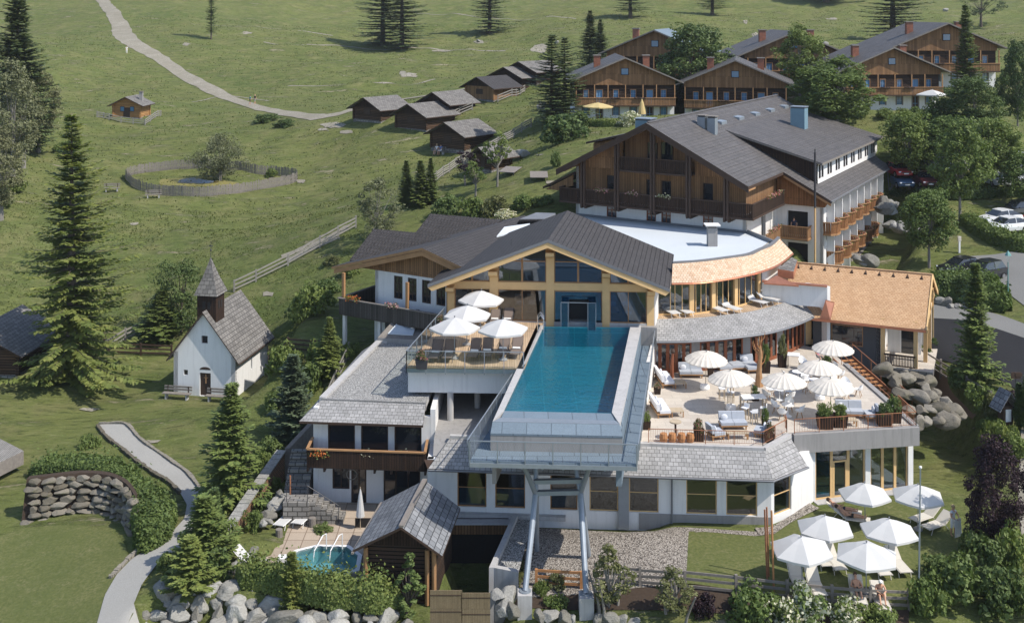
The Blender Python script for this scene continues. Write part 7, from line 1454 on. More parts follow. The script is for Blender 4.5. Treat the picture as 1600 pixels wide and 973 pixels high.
# shrubs: (px, py, width px, height px, kind, label)
bk = {'mid': bush('leaf_mid', 41), 'dark': bush('leaf_dark', 42), 'bright': bush('leaf_bright', 43), 'olive': bush('leaf_olive', 44), 'yew': bush('needle_mid', 45, size=.2, spiky=1), 'white': bush('leaf_mid', 46, mat2='blossom', frac=.45), 'purple': bush('leaf_purple', 47), 'pinkd': bush('leaf_dark', 48, mat2='flower_red', frac=.25), 'allwhite': bush('blossom', 49, mat2='leaf_mid', frac=.3), 'ytop': bush('needle_yellow', 50, size=.2, spiky=1)}
def shrub(px, py, wpx, hpx_, kind, lab, group=None, loc=None):
    g = loc or G(px, py); k = g.y/F; return put(bk[kind], g-V((0, 0, .05)), R_.uniform(0, 6.28), lab, group, (wpx*k/2.1, wpx*k/2.1, hpx_*k/1.15))
for a in [(880,222,80,44,'dark','big rounded dark bush in front of the twin spruces'),(905,200,40,26,'dark','smaller dark bush beside the parasol chalet'),(985,196,40,22,'allwhite','round white flowering shrub before the parasol chalet'),(1047,178,30,24,'mid','green bush at the chalet corner near the hotel roof'),
  (490,490,72,48,'mid','large leafy bush left of the long balcony'),(510,462,50,30,'bright','light bush behind the long balcony bush'),(470,496,46,34,'bright','yellowish bush at the left foot of the balcony'),(545,430,40,22,'mid','bush behind the roofed house eave'),(520,412,30,14,'olive','small reddish bush near the long fence'),
  (700,335,50,34,'bright','light green bush behind the ribbed roofs, left'),(735,338,46,32,'mid','green bush behind the ribbed roofs, middle'),(775,335,50,30,'olive','olive bush behind the ribbed roofs, right'),(820,325,44,22,'mid','low bush between the ribbed roofs and the hotel'),(850,318,36,16,'bright','pale low bush beside the hotel balcony'),(868,262,18,26,'mid','small conical bush by the hotel eave'),
  (445,580,60,44,'mid','bush right of the chapel before the blue fir'),(480,610,60,48,'mid','leafy shrub between blue fir and annex'),(430,640,40,34,'bright','light shrub on the chapel slope'),(500,570,44,40,'mid','shrub beside the slim young spruce'),(548,560,30,26,'mid','small shrub at the small grey fence'),
  (140,698,36,18,'yew','low dark juniper above the curved hedge'),(405,745,40,40,'mid','green shrub on the upper side of the sloping wall'),(420,715,46,36,'bright','light shrub at the top of the sloping wall'),(395,828,34,34,'mid','shrub inside the whirlpool garden near the wall'),(410,800,36,30,'bright','bright shrub inside the wall beside the patio rocks'),(425,770,34,30,'mid','leafy shrub between wall and steps'),
  (504,832,34,16,'bright','small round bush beside the whirlpool loungers'),(262,892,40,30,'dark','dark low pine shrub left of the path firs'),(345,860,56,50,'mid','bushy shrub where the sloping wall ends'),(330,905,70,54,'dark','dark dense shrub beside the boulder wall'),(295,860,40,36,'mid','shrub on the right side of the path bend'),
  (1100,960,40,34,'purple','small purple shrub below the mown lawn'),(870,918,34,26,'olive','tuft of green behind the orange fence'),(868,950,44,22,'mid','low green plants in the mulch bed'),(850,845+80,20,18,'mid','small shrub on the yard wall rocks'),(843,868+62,22,26,'mid','green shrub beside the left pedestal'),
  (1180,968,90,54,'mid','leafy shrub at the bottom edge, left of the blossoms'),(1255,972,90,58,'white','white flowering bush at the bottom edge, left'),(1320,978,80,46,'white','white flowering bush at the bottom edge, middle'),(1370,978,70,34,'mid','green bush below the right fence end'),(1230,985,80,50,'white','white flowering bush lowest at the bottom edge'),
  (1475,905,70,44,'bright','bright leafy bush right of the flagpole'),(1500,935,90,70,'bright','large light bush in the lower right corner'),(1450,960,70,60,'mid','green bush at the foot of the flagpole'),(1540,900,80,60,'dark','dark bush under the purple tree, left'),(1585,890,70,70,'mid','bush right of the purple tree'),(1560,955,90,70,'dark','dark bush in the lower right corner'),(1600,960,60,60,'mid','bush cut by the right bottom corner'),(1530,862,60,44,'mid','bush right of the towel woman'),
  (1565,690,60,30,'ytop','yellow green ground shrub below the shrine'),(1590,712,50,34,'mid','green shrub below the thujas'),(1545,680,40,30,'mid','shrub left of the shrine'),(1575,640,40,30,'purple','dark purple shrub above the shrine'),(1530,640,50,40,'mid','shrub at the foot of the roadside spruce'),(1505,608,56,44,'bright','light bush left of the roadside spruce'),(1556,650,40,34,'olive','olive shrub beside the dark fence end'),
  (1600,650,30,30,'mid','small shrub at the road edge'),(1440,555,26,16,'mid','low box plant by the porch'),(1345,182,30,20,'mid','hedge bush before the right chalet, left'),(1382,186,30,18,'mid','hedge bush before the right chalet, second'),(1412,186,28,18,'mid','hedge bush before the right chalet, third'),(1432,184,26,18,'mid','hedge bush before the right chalet, fourth'),(1455,186,30,20,'mid','hedge bush before the right chalet, right'),
  (1475,190,60,36,'dark','dark bush at the corner below the highest chalet'),(1500,232,70,50,'dark','dark undergrowth under the parking maples'),(1362,330,30,24,'dark','shaded bush at the far balcony end'),(415,190,50,12,'dark','low dark juniper patch on the meadow above the pond, left'),(445,198,36,12,'dark','low dark juniper patch on the meadow above the pond, right'),(425,276,20,14,'mid','small bush inside the pond fence'),
  (20,300,50,24,'mid','bush at the left edge below the birches'),(0,320,40,26,'bright','bright bush cut by the left edge'),(100,240,36,20,'mid','bush right of the birches'),(790,345,40,18,'allwhite','pale flowering bush behind the hall roof'),(950,112,30,20,'bright','yellow bush at the foot of the spruce pair'),(928,116,26,18,'bright','yellow bush left under the spruce pair')]:
    shrub(*a)
def hedge(name, label, pts, wd, ht, mat, n, size, group=None, core='leaf_dark', lump=.25, mat2=None, frac=0, spr=.12):
    """clipped or rounded hedge following plan points (x,y,z, width scale)"""
    rs = np.random.RandomState(len(label)); c = lerp_curve([V(p[:3]) for p in pts], 8); seg = [(b-a).length for a, b in zip(c, c[1:])]; cum = np.r_[0, np.cumsum(seg)]; X = np.array([list(p) for p in c])
    s = rs.uniform(0, cum[-1], n); i = np.clip(np.searchsorted(cum, s)-1, 0, len(seg)-1); f = ((s-cum[i])/np.array(seg)[i])[:, None]; p = X[i]*(1-f)+X[i+1]*f; d = unit((X[i+1]-X[i])*np.array([1, 1, 0])); nr_ = np.stack([-d[:, 1], d[:, 0], 0*d[:, 0]], 1)
    ang = rs.uniform(-.15, math.pi+.15, n); tf = np.clip(np.minimum(s, cum[-1]-s)/(wd*1.1), .12, 1)**.6; lm = 1+lump*np.sin(s*1.7+np.sin(s*.9)*2)*.5+rs.uniform(-.13, .05, n); sq = 1/np.maximum(np.abs(np.cos(ang)), np.abs(np.sin(ang)))**.6
    lm = lm*tf; q = p+nr_*(np.cos(ang)*wd*lm*sq)[:, None]+np.array([[0, 0, 1.]])*(np.sin(ang)*ht*lm*sq)[:, None]
    q[:, 2] += (rs.rand(n) < spr)*rs.exponential(.22, n); out = nr_*np.cos(ang)[:, None]+np.array([[0, 0, 1.]])*np.sin(ang)[:, None]; nn = unit(out+rs.normal(size=(n, 3))*.6); sz = size*rs.uniform(.6, 1.3, n)
    t = T(name, label, 'hedge', c[0], group); v = leafq(q, np.cross(nn, rs.normal(size=(n, 3))), nn, sz, sz*.65)-np.array(list(c[0])); mi = (rs.rand(n) < frac).astype(int) if mat2 else None
    o = bpy.data.objects.new('foliage', fastmesh('foliage', v, 4, [mat]+([mat2] if mat2 else []), mi)); COL.objects.link(o); o.parent = t
    m = MB(); m.tube([p_+V((0, 0, ht*.15)) for p_ in c], [min(wd, ht)*(.03+.65*min(1, k_/7, (len(c)-1-k_)/7)) for k_ in range(len(c))], core, 8); k = m.build('stem', t); return t  # solid dark core added inside the leaves so no light passes through
def hp(l, z=None): return [tuple(G(x, y)) if z is None else tuple(P(x, y, z)) for x, y in l]
hedge('hedge', 'broad curved leafy hedge arching between path and stone wall', hp([(48,742),(90,742),(140,745),(180,760),(215,785),(238,815),(240,845),(222,868)]), 1.15, 1.25, 'leaf_mid', 26000, .19, mat2='leaf_bright', frac=.3)
hedge('hedge', 'ragged yellowish yew hedge in front of whirlpool and log sauna', [tuple(P(x, y, z)) for x, y, z in ((372,902,-.3),(420,912,-.3),(470,925,-.4),(520,935,-.4),(570,940,-.4),(625,945,-.5))], .7, .85, 'needle_yellow', 22000, .17, lump=.3, mat2='needle_mid', frac=.45, spr=.4)
hedge('hedge', 'clipped dark hedge bordering the white cars', hp([(1506,345),(1530,362),(1560,378),(1590,388),(1625,394)]), 1.0, 1.1, 'leaf_mid', 14000, .22)
hedge('hedge', 'big rounded hedge between black car and road', hp([(1432,468),(1470,462),(1510,462),(1545,475),(1575,488)]), 1.7, 2.0, 'leaf_mid', 22000, .24, mat2='leaf_bright', frac=.2)
hedge('hedge', 'low hedge under the parked cars of the upper row', hp([(1390,303),(1430,306),(1480,308),(1540,306),(1610,302)]), .8, .7, 'leaf_dark', 12000, .22)
hedge('hedge', 'low green bank in front of the parasol chalet', hp([(915,196),(940,197),(965,197)]), .5, .7, 'leaf_mid', 3000, .2)
# rough grass on the meadows: too many blades to count
def tufts(name, n, x0, x1, y0, y1, s, mat='grass_blade', seed=1):
    rs = np.random.RandomState(seed); x = rs.uniform(x0, x1, n); y = rs.uniform(y0, y1, n); ok = [i for i in range(n) if noise.noise(V((x[i]*.18, y[i]*.4, seed))) > -.12]; x, y = x[ok], y[ok]
    i = np.clip(np.searchsorted(YS, y)-1, 0, len(YS)-2); j = np.clip(np.searchsorted(XS, x)-1, 0, len(XS)-2); a = (x-XS[j])/(XS[j+1]-XS[j]); b = (y-YS[i])/(YS[i+1]-YS[i])
    rd = np.full(len(x), 1e9)
    for (ax, ay), (bx, by) in zip(TRK, TRK[1:]):
        ex, ey = bx-ax, by-ay; t_ = np.clip(((x-ax)*ex+(y-ay)*ey)/(ex*ex+ey*ey), 0, 1); rd = np.minimum(rd, np.hypot(x-ax-t_*ex, y-ay-t_*ey))
    z = (GZ[i, j]*(1-a)+GZ[i, j+1]*a)*(1-b)+(GZ[i+1, j]*(1-a)+GZ[i+1, j+1]*a)*b; ok = rd > 3.4; x, y, z = x[ok], y[ok], z[ok]; m = len(x); c = np.stack([x, y, z+s*.35], 1); d = np.stack([rs.uniform(-.5, .5, m), rs.uniform(-.5, .5, m), np.ones(m)], 1); nn = rs.normal(size=(m, 3)); L = s*rs.uniform(.5, 1.4, m)
    o = bpy.data.objects.new(name, fastmesh(name, leafq(c, d, nn, L, L*.9), 4, [mat])); COL.objects.link(o); tag(o, 'short rough grass tufts covering the alpine meadow', 'grass', None, 'stuff')
tufts('grass', 70000, -110, 110, 120, 300, .2, seed=2)
tufts('grass', 16000, -60, -14, 98, 130, .14, seed=3)
# ================================================================ parasols, loungers, lounge furniture, tables
def parasol(name, lab, n, r, h, drop, mat, vents=True, pole='wood_pole', base=True, scallop=0, sub=1):
    """canopy of n panels, ribs below, pole, base"""
    t = T(name, lab, 'parasol', (0, 0, 0)); m = MB(); k = n*(4 if scallop else 2); rings = [(0.0, 0), (.35, .30), (.7, .68), (1, 1)]; P_ = [[] for _ in rings]
    for i, (f, g) in enumerate(rings):
        if i == 0: continue
        for j in range(k):
            a = 2*math.pi*j/k; ph = (j % (k//n))/(k//n); sag = math.sin(ph*math.pi)
            rr = r*f*(math.cos(math.pi/n)/math.cos(abs(((a*n/(2*math.pi)) % 1)-.5)*2*math.pi/n) if not scallop else 1-.035*sag*f)
            z = h-drop*(f**1.25 if not scallop else f**2.1)-.035*sag*f; P_[i].append(V((rr*math.cos(a), rr*math.sin(a), z)))
    pts = [V((0, 0, h))]+P_[1]+P_[2]+P_[3]; fs = [(0, 1+j, 1+(j+1) % k) for j in range(k)]
    for q in range(2): fs += [(1+q*k+j, 1+(q+1)*k+j, 1+(q+1)*k+(j+1) % k, 1+q*k+(j+1) % k) for j in range(k)]
    low = [p-V((0, 0, .12 if not scallop else .05)) for p in P_[3]]; pts += low; fs += [(1+2*k+j, 1+3*k+j, 1+3*k+(j+1) % k, 1+2*k+(j+1) % k) for j in range(k)]
    m.add(pts, fs, mat); m.build('canopy', t)
    for j in range(n if n < 12 else 8):
        a = 2*math.pi*j/(n if n < 12 else 8); m = MB(); m.beam((0, 0, h-.12), (r*.95*math.cos(a), r*.95*math.sin(a), h-drop-.06), .025, .03, 'wood_pole' if scallop else 'steel_galv'); m.build('rib', t)
    m = MB(); m.tube([(0, 0, .05), (0, 0, h+.06)], .025, pole, 8); m.blob((0, 0, h+.08), .05, 'lead', 8, 5); m.build('pole', t)
    m = MB()
    if base: m.lathe([(0, 0), (.28, 0), (.28, .07), (.1, .12), (.04, .3), (0, .3)], (0, 0, 0), base if isinstance(base, str) else 'plaster_grey', 12); m.build('base', t)
    return t
def at(px, py, z, h):
    p = P(px, py, z+h); return V((p.x, p.y, z))
hexp = parasol('parasol', '', 6, 1.6, 2.55, .62, 'canvas_white', pole='steel_galv'); rnd = parasol('parasol', '', 22, 1.42, 2.45, .52, 'canvas_cream', scallop=1, base='white_paint')
for px, py, rz, lab in ((750.2,452.5,.2,'white parasol farthest back on the pool deck, nearest the hall'),(729,476,.35,'white parasol second from the back on the pool deck'),(710,495,.1,'white parasol at the left front of the pool deck'),(786,497,.25,'white parasol at the right front of the pool deck beside the pool')):
    put(hexp, at(px, py, 7.36, 2.6), rz, lab, 'white parasols on the pool deck', (1, 1, 1))
for px, py, rz, s, lab in ((1352,755,.5,.92,'white lawn parasol in front of the glass pavilion door'),(1434.6,757,.3,.92,'white lawn parasol rightmost, behind the flagpole'),(1290,806,.4,.95,'white lawn parasol over the sunbathing couple'),(1388.5,811,.45,.95,'bluish shaded lawn parasol in the middle of the group'),(1253.6,838,.5,1,'white lawn parasol at the left front above two empty loungers'),(1353.3,847,.2,1,'white lawn parasol nearest the camera over two guests')):
    g = at(px, py, .06, 2.5); put(hexp, g, rz, lab, 'white parasols on the lawn', (s, s, .98))
for i, (px, py, lab) in enumerate(((1102.3,548,'cream scalloped parasol alone at the left before the restaurant doors'),(1301,532,'cream scalloped parasol nearest the dark entrance wall'),(1280.5,563,'cream scalloped parasol second from the stair'),(1142.5,578,'cream scalloped parasol over the tall bar table'),(1225.5,583,'cream scalloped parasol in the centre of the terrace'),(1298.4,590,'cream scalloped parasol over the white tables near the blue sofa'))):
    put(rnd, at(px, py, 4.0, 2.5), i*.4, lab, 'cream parasols on the terrace')
ylw = parasol('parasol', 'pale yellow open parasol before the chalet', 8, 1.8, 2.6, .45, 'canvas_yellow'); g = G(934, 192); ylw.location = g-V((0, 0, .2)); cw_ = parasol('parasol', 'white square parasol before the right chalet', 4, 1.9, 2.9, .6, 'canvas_white'); cw_.location = G(1456, 178)
def closed(loc, h, r, mat, lab):
    t = T('closed_parasol', lab, 'parasol', loc); m = MB(); m.lathe([(.03, h), (r*.5, h*.82), (r, h*.45), (r*1.15, h*.32), (r*.4, h*.3)], loc, mat, 10); m.build('folded_canopy', t); m = MB(); m.tube([V(loc), V(loc)+V((0, 0, h+.1))], .025, 'wood_pole', 6); m.build('pole', t)
closed(P(563, 826, -.5), 2.3, .22, 'canvas_white', 'closed white parasol beside the log sauna'); closed(G(1003, 188)-V((0,0,.1)), 2.6, .42, 'canvas_yellow', 'closed yellow parasol before the parasol chalet')
def lounger(name, sling, fr, head=.75, towel=None, arms=False):
    """sun lounger, feet towards -y, raised back towards +y"""
    t = T(name, '', 'sun lounger', (0, 0, 0)); m = MB(); m.hexa([(-.3, -1, .32), (.3, -1, .32), (.3, .3, .32), (-.3, .3, .32), (-.3, -1, .36), (.3, -1, .36), (.3, .3, .36), (-.3, .3, .36)], sling); m.build('seat', t)
    m = MB(); m.hexa([(-.3, .3, .33), (.3, .3, .33), (.3, .3+.68, .33+head*.62), (-.3, .3+.68, .33+head*.62), (-.3, .27, .37), (.3, .27, .37), (.3, .3+.65, .37+head*.62), (-.3, .3+.65, .37+head*.62)], sling); m.build('backrest', t)
    for s in (-1, 1):
        m = MB(); m.tube([(s*.33, -1.02, .33), (s*.33, .3, .33), (s*.33, .98, .34+head*.62)], .022, fr, 6); m.build('frame', t)
        for y0, y1 in ((-.85, -.7), (.55, .3)): m = MB(); m.tube([(s*.32, y0, 0), (s*.32, y1, .33)], .02, fr, 5); m.build('leg', t)
        if arms: m = MB(); m.tube([(s*.37, -.1, .34), (s*.37, -.05, .55), (s*.37, .45, .6)], .02, fr, 5); m.build('armrest', t)
    if towel: m = MB(); m.tube([(-.24, .0, .43), (.24, .0, .43)], .07, towel, 8); m.build('rolled_towel', t)
    return t
lb = lounger('sun_lounger', 'sling_brown', 'steel_dark', .95, 'towel', True); lg = lounger('sun_lounger', 'sling_beige', 'wicker', .75); lw = lounger('sun_lounger', 'canvas_white', 'white_paint', .85)
for px, py, lab in ((680,563,'brown sling lounger at the front left deck corner'),(701,563,'second brown lounger from the left on the deck'),(741,561,'brown lounger with rolled towel in the middle of the front deck row'),(761,560,'brown lounger with towel beside the deck parasol foot'),(786,557,'brown lounger under the right deck parasol'),(807,557,'brown lounger at the pool edge of the deck'),(773,510,'brown lounger at the hall glass, left of a pair'),(793,510,'brown lounger at the hall glass, right of a pair'),(722,512,'brown lounger under the rear deck parasols')):
    p = P(px, py, 7.36); put(lb, V((p.x, p.y+.4, 7.36)), -.12+R_.uniform(-.05, .05), lab, 'brown loungers on the pool deck')
for i, (px, py, lab) in enumerate(((1048,493,'white lounger leftmost on the curved upper deck'),(1068,492,'white lounger second from left on the curved upper deck'),(1121,489,'white lounger third from left on the curved upper deck'),(1141,487,'white lounger fourth from left on the curved upper deck'),(1182,477,'white lounger fifth from left on the curved upper deck'),(1199,473,'white lounger rightmost on the curved upper deck'))):
    p = P(px, py, 7.3); put(lw, V((p.x, p.y+.2, 7.31)), .35+i*.07, lab, 'white loungers on the curved upper deck', 1.0)
LG = [(1246,912,.0,'empty beige lounger left of the pair at the front lawn parasol'),(1274,918,.0,'empty beige lounger right of the pair at the front lawn parasol'),(1303,884,.12,'empty lounger between the left lawn parasols'),(1340,925,-.15,'lounger with a reclining guest nearest the fence'),(1376,930,-.1,'lounger on which a guest with a white hat sits'),(1403,888,.1,'empty lounger right of the shaded parasol'),(1372,892,.1,'lounger half hidden behind the front lawn parasol'),(1445,814,-1.05,'empty lounger left of the towel woman, farther one'),(1464,826,-1.05,'empty lounger beside the towel woman, nearer one'),(1318,806,1.25,'lounger of the sunbather farther from the camera'),(1331,817,1.25,'lounger of the sunbather nearer the camera'),(1283,878,.1,'lounger behind the left lawn parasol')]
for px, py, rz, lab in LG:
    p = P(px, py, .06); put(lg, V((p.x, p.y, gz(p.x, p.y)+.05)), rz, lab, 'beige loungers on the lawn')
for px, py, rz, lab in ((448,818,-.3,'white lounger leftmost beside the whirlpool steps'),(476,815,-.3,'white lounger right one beside the whirlpool steps'),(392,884,1.2,'white lounger half hidden at the wall end of the patio')):
    p = P(px, py, -.5); put(lw, V((p.x, p.y, -.49)), rz, lab, 'white loungers on the whirlpool patio')
m = MB(); c = P(436, 840, -.5); m.tube([c, c+V((0, 0, .5))], .2, 'wood_grey', 10); m.thing('stump_table', 'tree stump side table left of the patio loungers', 'side table', 'stump tables on the patio'); m = MB(); c = P(488, 822, -.5); m.tube([c, c+V((0, 0, .5))], .2, 'wood_grey', 10); m.thing('stump_table', 'tree stump side table right of the patio loungers', 'side table', 'stump tables on the patio')
def sofa(name, w, cat, cush='cushion_blue', pil=0, legm='timber_mid', d=.85):
    t = T(name, '', cat, (0, 0, 0)); m = MB(); m.box(-w/2, w/2, -d/2, d/2, .2, .28, legm); m.build('frame', t)
    for x in (-w/2+.08, w/2-.08):
        for y in (-d/2+.08, d/2-.08): m = MB(); m.box(x-.035, x+.035, y-.035, y+.035, 0, .2, legm); m.build('leg', t)
    n = max(1, round(w/.8))
    for i in range(n):
        a = -w/2+i*w/n; m = MB(); m.box(a+.01, a+w/n-.01, -d/2, d/2-.18, .285, .45, cush); m.build('seat_cushion', t); m = MB(); m.hexa([(a+.01, d/2-.22, .42), (a+w/n-.01, d/2-.22, .42), (a+w/n-.01, d/2, .42), (a+.01, d/2, .42), (a+.01, d/2-.12, .86), (a+w/n-.01, d/2-.12, .86), (a+w/n-.01, d/2+.06, .86), (a+.01, d/2+.06, .86)], cush); m.build('back_cushion', t)
    for i in range(pil): m = MB(); m.blob((-w/2+.3+i*.7, d/2-.3, .6), (.22, .09, .2), 'cushion_pale', 10, 6); m.build('pillow', t)
    return t
s3 = sofa('lounge_sofa', 2.3, 'sofa', 'cushion_pale', 3); s2 = sofa('lounge_sofa', 1.6, 'sofa', 'cushion_blue', 1); a1 = sofa('armchair', .85, 'armchair', 'cushion_blue', 1); day = sofa('daybed', .95, 'daybed', 'cushion_blue', 1, d=1.7)
def pt(px, py, z=4.0): p = P(px, py, z); return V((p.x, p.y, z+.004))
put(s3, pt(1038, 598), math.pi/2+.1, 'pale grey cushioned sofa along the left terrace wall, rear one', 'wall sofas'); put(s3, pt(1031, 643), math.pi/2+.1, 'pale grey cushioned sofa along the left terrace wall, front one', 'wall sofas')
put(s2, pt(1079, 588), 0, 'blue two seat sofa before the restaurant doors', 'blue sofas'); put(s2, pt(1145, 668), .05, 'blue two seat sofa between the two front armchairs', 'blue sofas'); put(s2, pt(1327, 650), -.1, 'blue sofa beside the plant boxes on the right', 'blue sofas')
put(a1, pt(1118, 684), math.pi/2+.3, 'blue armchair left of the low front table', 'blue armchairs'); put(a1, pt(1191, 681), -math.pi/2-.4, 'blue armchair right of the low front table', 'blue armchairs'); put(a1, pt(1362, 655), -math.pi/2, 'blue armchair at the far right near the corner planters', 'blue armchairs')
for px, py, lab in ((1129,577,'left of three blue daybeds at the restaurant glass'),(1149,575,'middle of three blue daybeds at the restaurant glass'),(1172,578,'right of three blue daybeds at the restaurant glass')): put(day, pt(px, py), .15, lab, 'daybeds at the glass')
def table(name, w, d, h, top, leg, lab='', cat='table', round_=0, item=False):
    t = T(name, lab, cat, (0, 0, 0)); m = MB()
    if round_: m.lathe([(0, h-.03), (w/2, h-.03), (w/2, h), (0, h)], (0, 0, 0), top, 16)
    else: m.box(-w/2, w/2, -d/2, d/2, h-.05, h, top)
    m.build('tabletop', t)
    if round_: m = MB(); m.tube([(0, 0, .02), (0, 0, h-.03)], .035, leg, 6); m.lathe([(0, 0), (.25, 0), (.25, .03), (0, .03)], (0, 0, 0), leg, 10); m.build('pedestal', t)
    else:
        for x in (-w/2+.05, w/2-.05):
            for y in (-d/2+.05, d/2-.05): m = MB(); m.box(x-.03, x+.03, y-.03, y+.03, 0, h-.05, leg); m.build('leg', t)
    return t
low = table('coffee_table', .8, .7, .38, 'wood_pole', 'timber_mid'); put(low, pt(1062, 605), .1, 'low wooden coffee table at the rear wall sofa', 'coffee tables'); put(low, pt(1057, 649), .1, 'low wooden coffee table at the front wall sofa', 'coffee tables'); put(low, pt(1152, 684), 0, 'long low table between the blue armchairs', 'coffee tables', (1.6, .8, 1)); put(low, pt(1322, 664), 0, 'low table before the right blue sofa', 'coffee tables', (1.6, .8, 1))
bar = table('bar_table', 1.5, .75, 1.05, 'white_paint', 'wood_pole'); put(bar, pt(1160, 618), .1, 'tall white bar table under the parasol', 'bar tables'); put(bar, pt(1177, 645), .1, 'tall white bar table in the sun', 'bar tables'); put(bar, pt(1240, 574), -.3, 'white high table near the restaurant side door', 'bar tables', (.55, 1, .9))
stl = T('bar_stool', '', 'bar stool', (0, 0, 0)); m = MB(); m.box(-.19, .19, -.19, .19, .7, .74, 'cushion_pale'); m.build('seat', stl); m = MB(); m.box(-.19, .19, .17, .2, .74, .95, 'white_paint'); m.build('backrest', stl)
for x in (-.16, .16):
    for y in (-.16, .16): m = MB(); m.box(x-.02, x+.02, y-.02, y+.02, 0, .7, 'wood_pole'); m.build('leg', stl)
for i, (px, py) in enumerate(((1128,624),(1142,630),(1162,642),(1178,662),(1193,655),(1164,655))): put(stl, pt(px, py), i*1.1, ('left of the shaded bar table','front left of the shaded bar table','between the two bar tables','in front of the sunny bar table','right of the sunny bar table','left of the sunny bar table')[i].join(('white bar stool ', '')), 'bar stools')
ch_ = T('shell_chair', '', 'chair', (0, 0, 0)); m = MB(); m.lathe([(.0, .42), (.2, .43), (.27, .5)], (0, 0, 0), 'white_paint', 12); m.build('seat', ch_)
m = MB(); n = 9; A_ = [(math.pi*(i/(n-1))) for i in range(n)]; pp = [V((.27*math.cos(a), .27*math.sin(a), .5)) for a in A_]+[V((.32*math.cos(a), .32*math.sin(a)+.03, .62+.26*math.sin(a)**2)) for a in A_]; m.add(pp, [(i, i+1, n+i+1, n+i) for i in range(n-1)], 'white_paint'); m.build('backrest', ch_)
for a in range(4): m = MB(); q = a*math.pi/2+.78; m.tube([(.12*math.cos(q), .12*math.sin(q), .42), (.27*math.cos(q), .27*math.sin(q), 0)], .018, 'timber_mid', 5); m.build('leg', ch_)
rt = table('round_table', .8, .8, .74, 'white_paint', 'white_paint', round_=1)
tb_ = [(1218,625,'beside the tree trunk parasol foot'),(1231,650,'nearest the curved railing step'),(1273,610,'in the middle under the white parasol'),(1322,617,'under the parasol near the blue sofa'),(1247,597,'behind the central parasol'),(1294,592,'between the two right parasols'),(1263,583,'in the shade of the second parasol')]
ci = 0
wh = ('facing the pool', 'facing the stair', 'facing the restaurant', 'facing the railing')
for k, (px, py, lab) in enumerate(tb_):
    c = pt(px, py); sd4 = ['right side', 'far side', 'left side', 'near side']; put(rt, c, 0, 'small round white table '+lab, 'round white tables')
    for q in range(4 if k < 4 else 3):
        a = q*math.pi/2+.5+k*.7+R_.uniform(-.3, .3); r_ = .72+R_.uniform(0, .2); put(ch_, c+V((math.cos(a)*r_, math.sin(a)*r_, 0)), a-math.pi/2+R_.uniform(-.3, .3), 'white chair, '+sd4.pop(min(range(len(sd4)), key=lambda z: abs(math.sin((a-('right side', 'far side', 'left side', 'near side').index(sd4[z])*math.pi/2)/2))))+' of the table '+lab, 'white shell chairs at the table '+lab)
# poufs, planters, fire barrel, trunk sculpture
def lanternball(px, py, lab):
    m = MB(); c = pt(px, py); m.lathe([(0, 0), (.3, 0), (.34, .12), (.3, .3), (0, .34)], c, 'white_paint', 14); m.thing('pouf', lab, 'pouf', 'white poufs', smooth=False)
lanternball(1101, 608, 'white round pouf beside the lone left parasol foot'); lanternball(1142, 640, 'white round pouf at the foot of the bar parasol'); lanternball(1281, 624, 'white round pouf at the foot of the sofa parasol'); lanternball(1228, 617, 'white round pouf in the terrace centre')
def planter(px, py, w, h, kind, lab, ph=1.0, z=4.0, mat='boards_dark', pw=None, zz=None):
    c = P(px, py, z) if zz is None else zz; t = T('planter', lab, 'planter', c, 'planters'); m = MB(); m.hexa([c+V((x*w*s, y*w*.8*s, q)) for q, s in ((0, .42), (h, .5)) for x, y in ((-1, -1), (1, -1), (1, 1), (-1, 1))], mat); m.build('box', t)
    o = bk[kind].copy(); COL.objects.link(o); o.name = 'foliage'; o.parent = t; o.location = (0, 0, h-.15); o.rotation_euler = (0, 0, R_.uniform(0, 6)); s = (pw or w*1.1)/2.1; o.scale = (s, s, ph/1.15)
    for k_ in ('label', 'category', 'group', 'kind'):
        if k_ in o: del o[k_]
    return t
for a in [(1289,668,.95,.75,'mid','left of the two dark boxes with leafy plants at the railing',.9),(1312,666,.85,.75,'mid','right of the two dark boxes with leafy plants at the railing',.8),(1381,664,.85,.7,'dark','dark box with trailing plant near the terrace corner',.8),(1397,659,.8,.85,'bright','tall dark box with light plant at the terrace corner',1.0),(1092,688,.6,.7,'pinkd','dark pot with pink flowers left of the front armchair',.7),(1010,670,.5,.5,'mid','green pot plant at the end of the front wall sofa',.7),(1027,615,.45,.4,'pinkd','flower pot between the two wall sofas',.5),(1197,582,.55,.8,'mid','dark pot with tall plant at the restaurant doors, left',1.4),(1222,573,.6,.9,'olive','dark pot with tall plant at the restaurant doors, right',1.5),(1110,588,.4,.7,'pinkd','dark pot with pink flowers beside the two seat sofa',.5),(1202,690,.55,.5,'pinkd','flower pot beside the right front armchair',.8),(1196,664,.45,.35,'mid','bushy olive pot next to the sunny bar table',.9),(1180,625,.5,.4,'dark','dark rounded pot shrub between bar tables and round tables',.7),(1292,572,.6,.4,'bright','green planter at the head of the stair',.6)]:
    planter(*a[:6], ph=a[6])
planter(659, 575, .75, .55, 'pinkd', 'black box with autumn coloured flowers in the deck corner', .7, 7.36, 'steel_dark'); planter(688, 515, .5, .5, 'pinkd', 'flower box at the rear left deck railing', .6, 7.36, 'steel_dark')
for px, py in ((1460,545),(1452,562)): planter(px, py, .5, .5, 'dark', 'dark pot with dwarf shrub beside the road, %s' % ('farther' if py < 550 else 'nearer'), .5, 3.3, 'steel_dark', zz=G(px, py))
t = T('fire_table', 'barrel stave seat group with a round wooden top at the front left railing', 'table', pt(1057, 690)); c = pt(1057, 690)
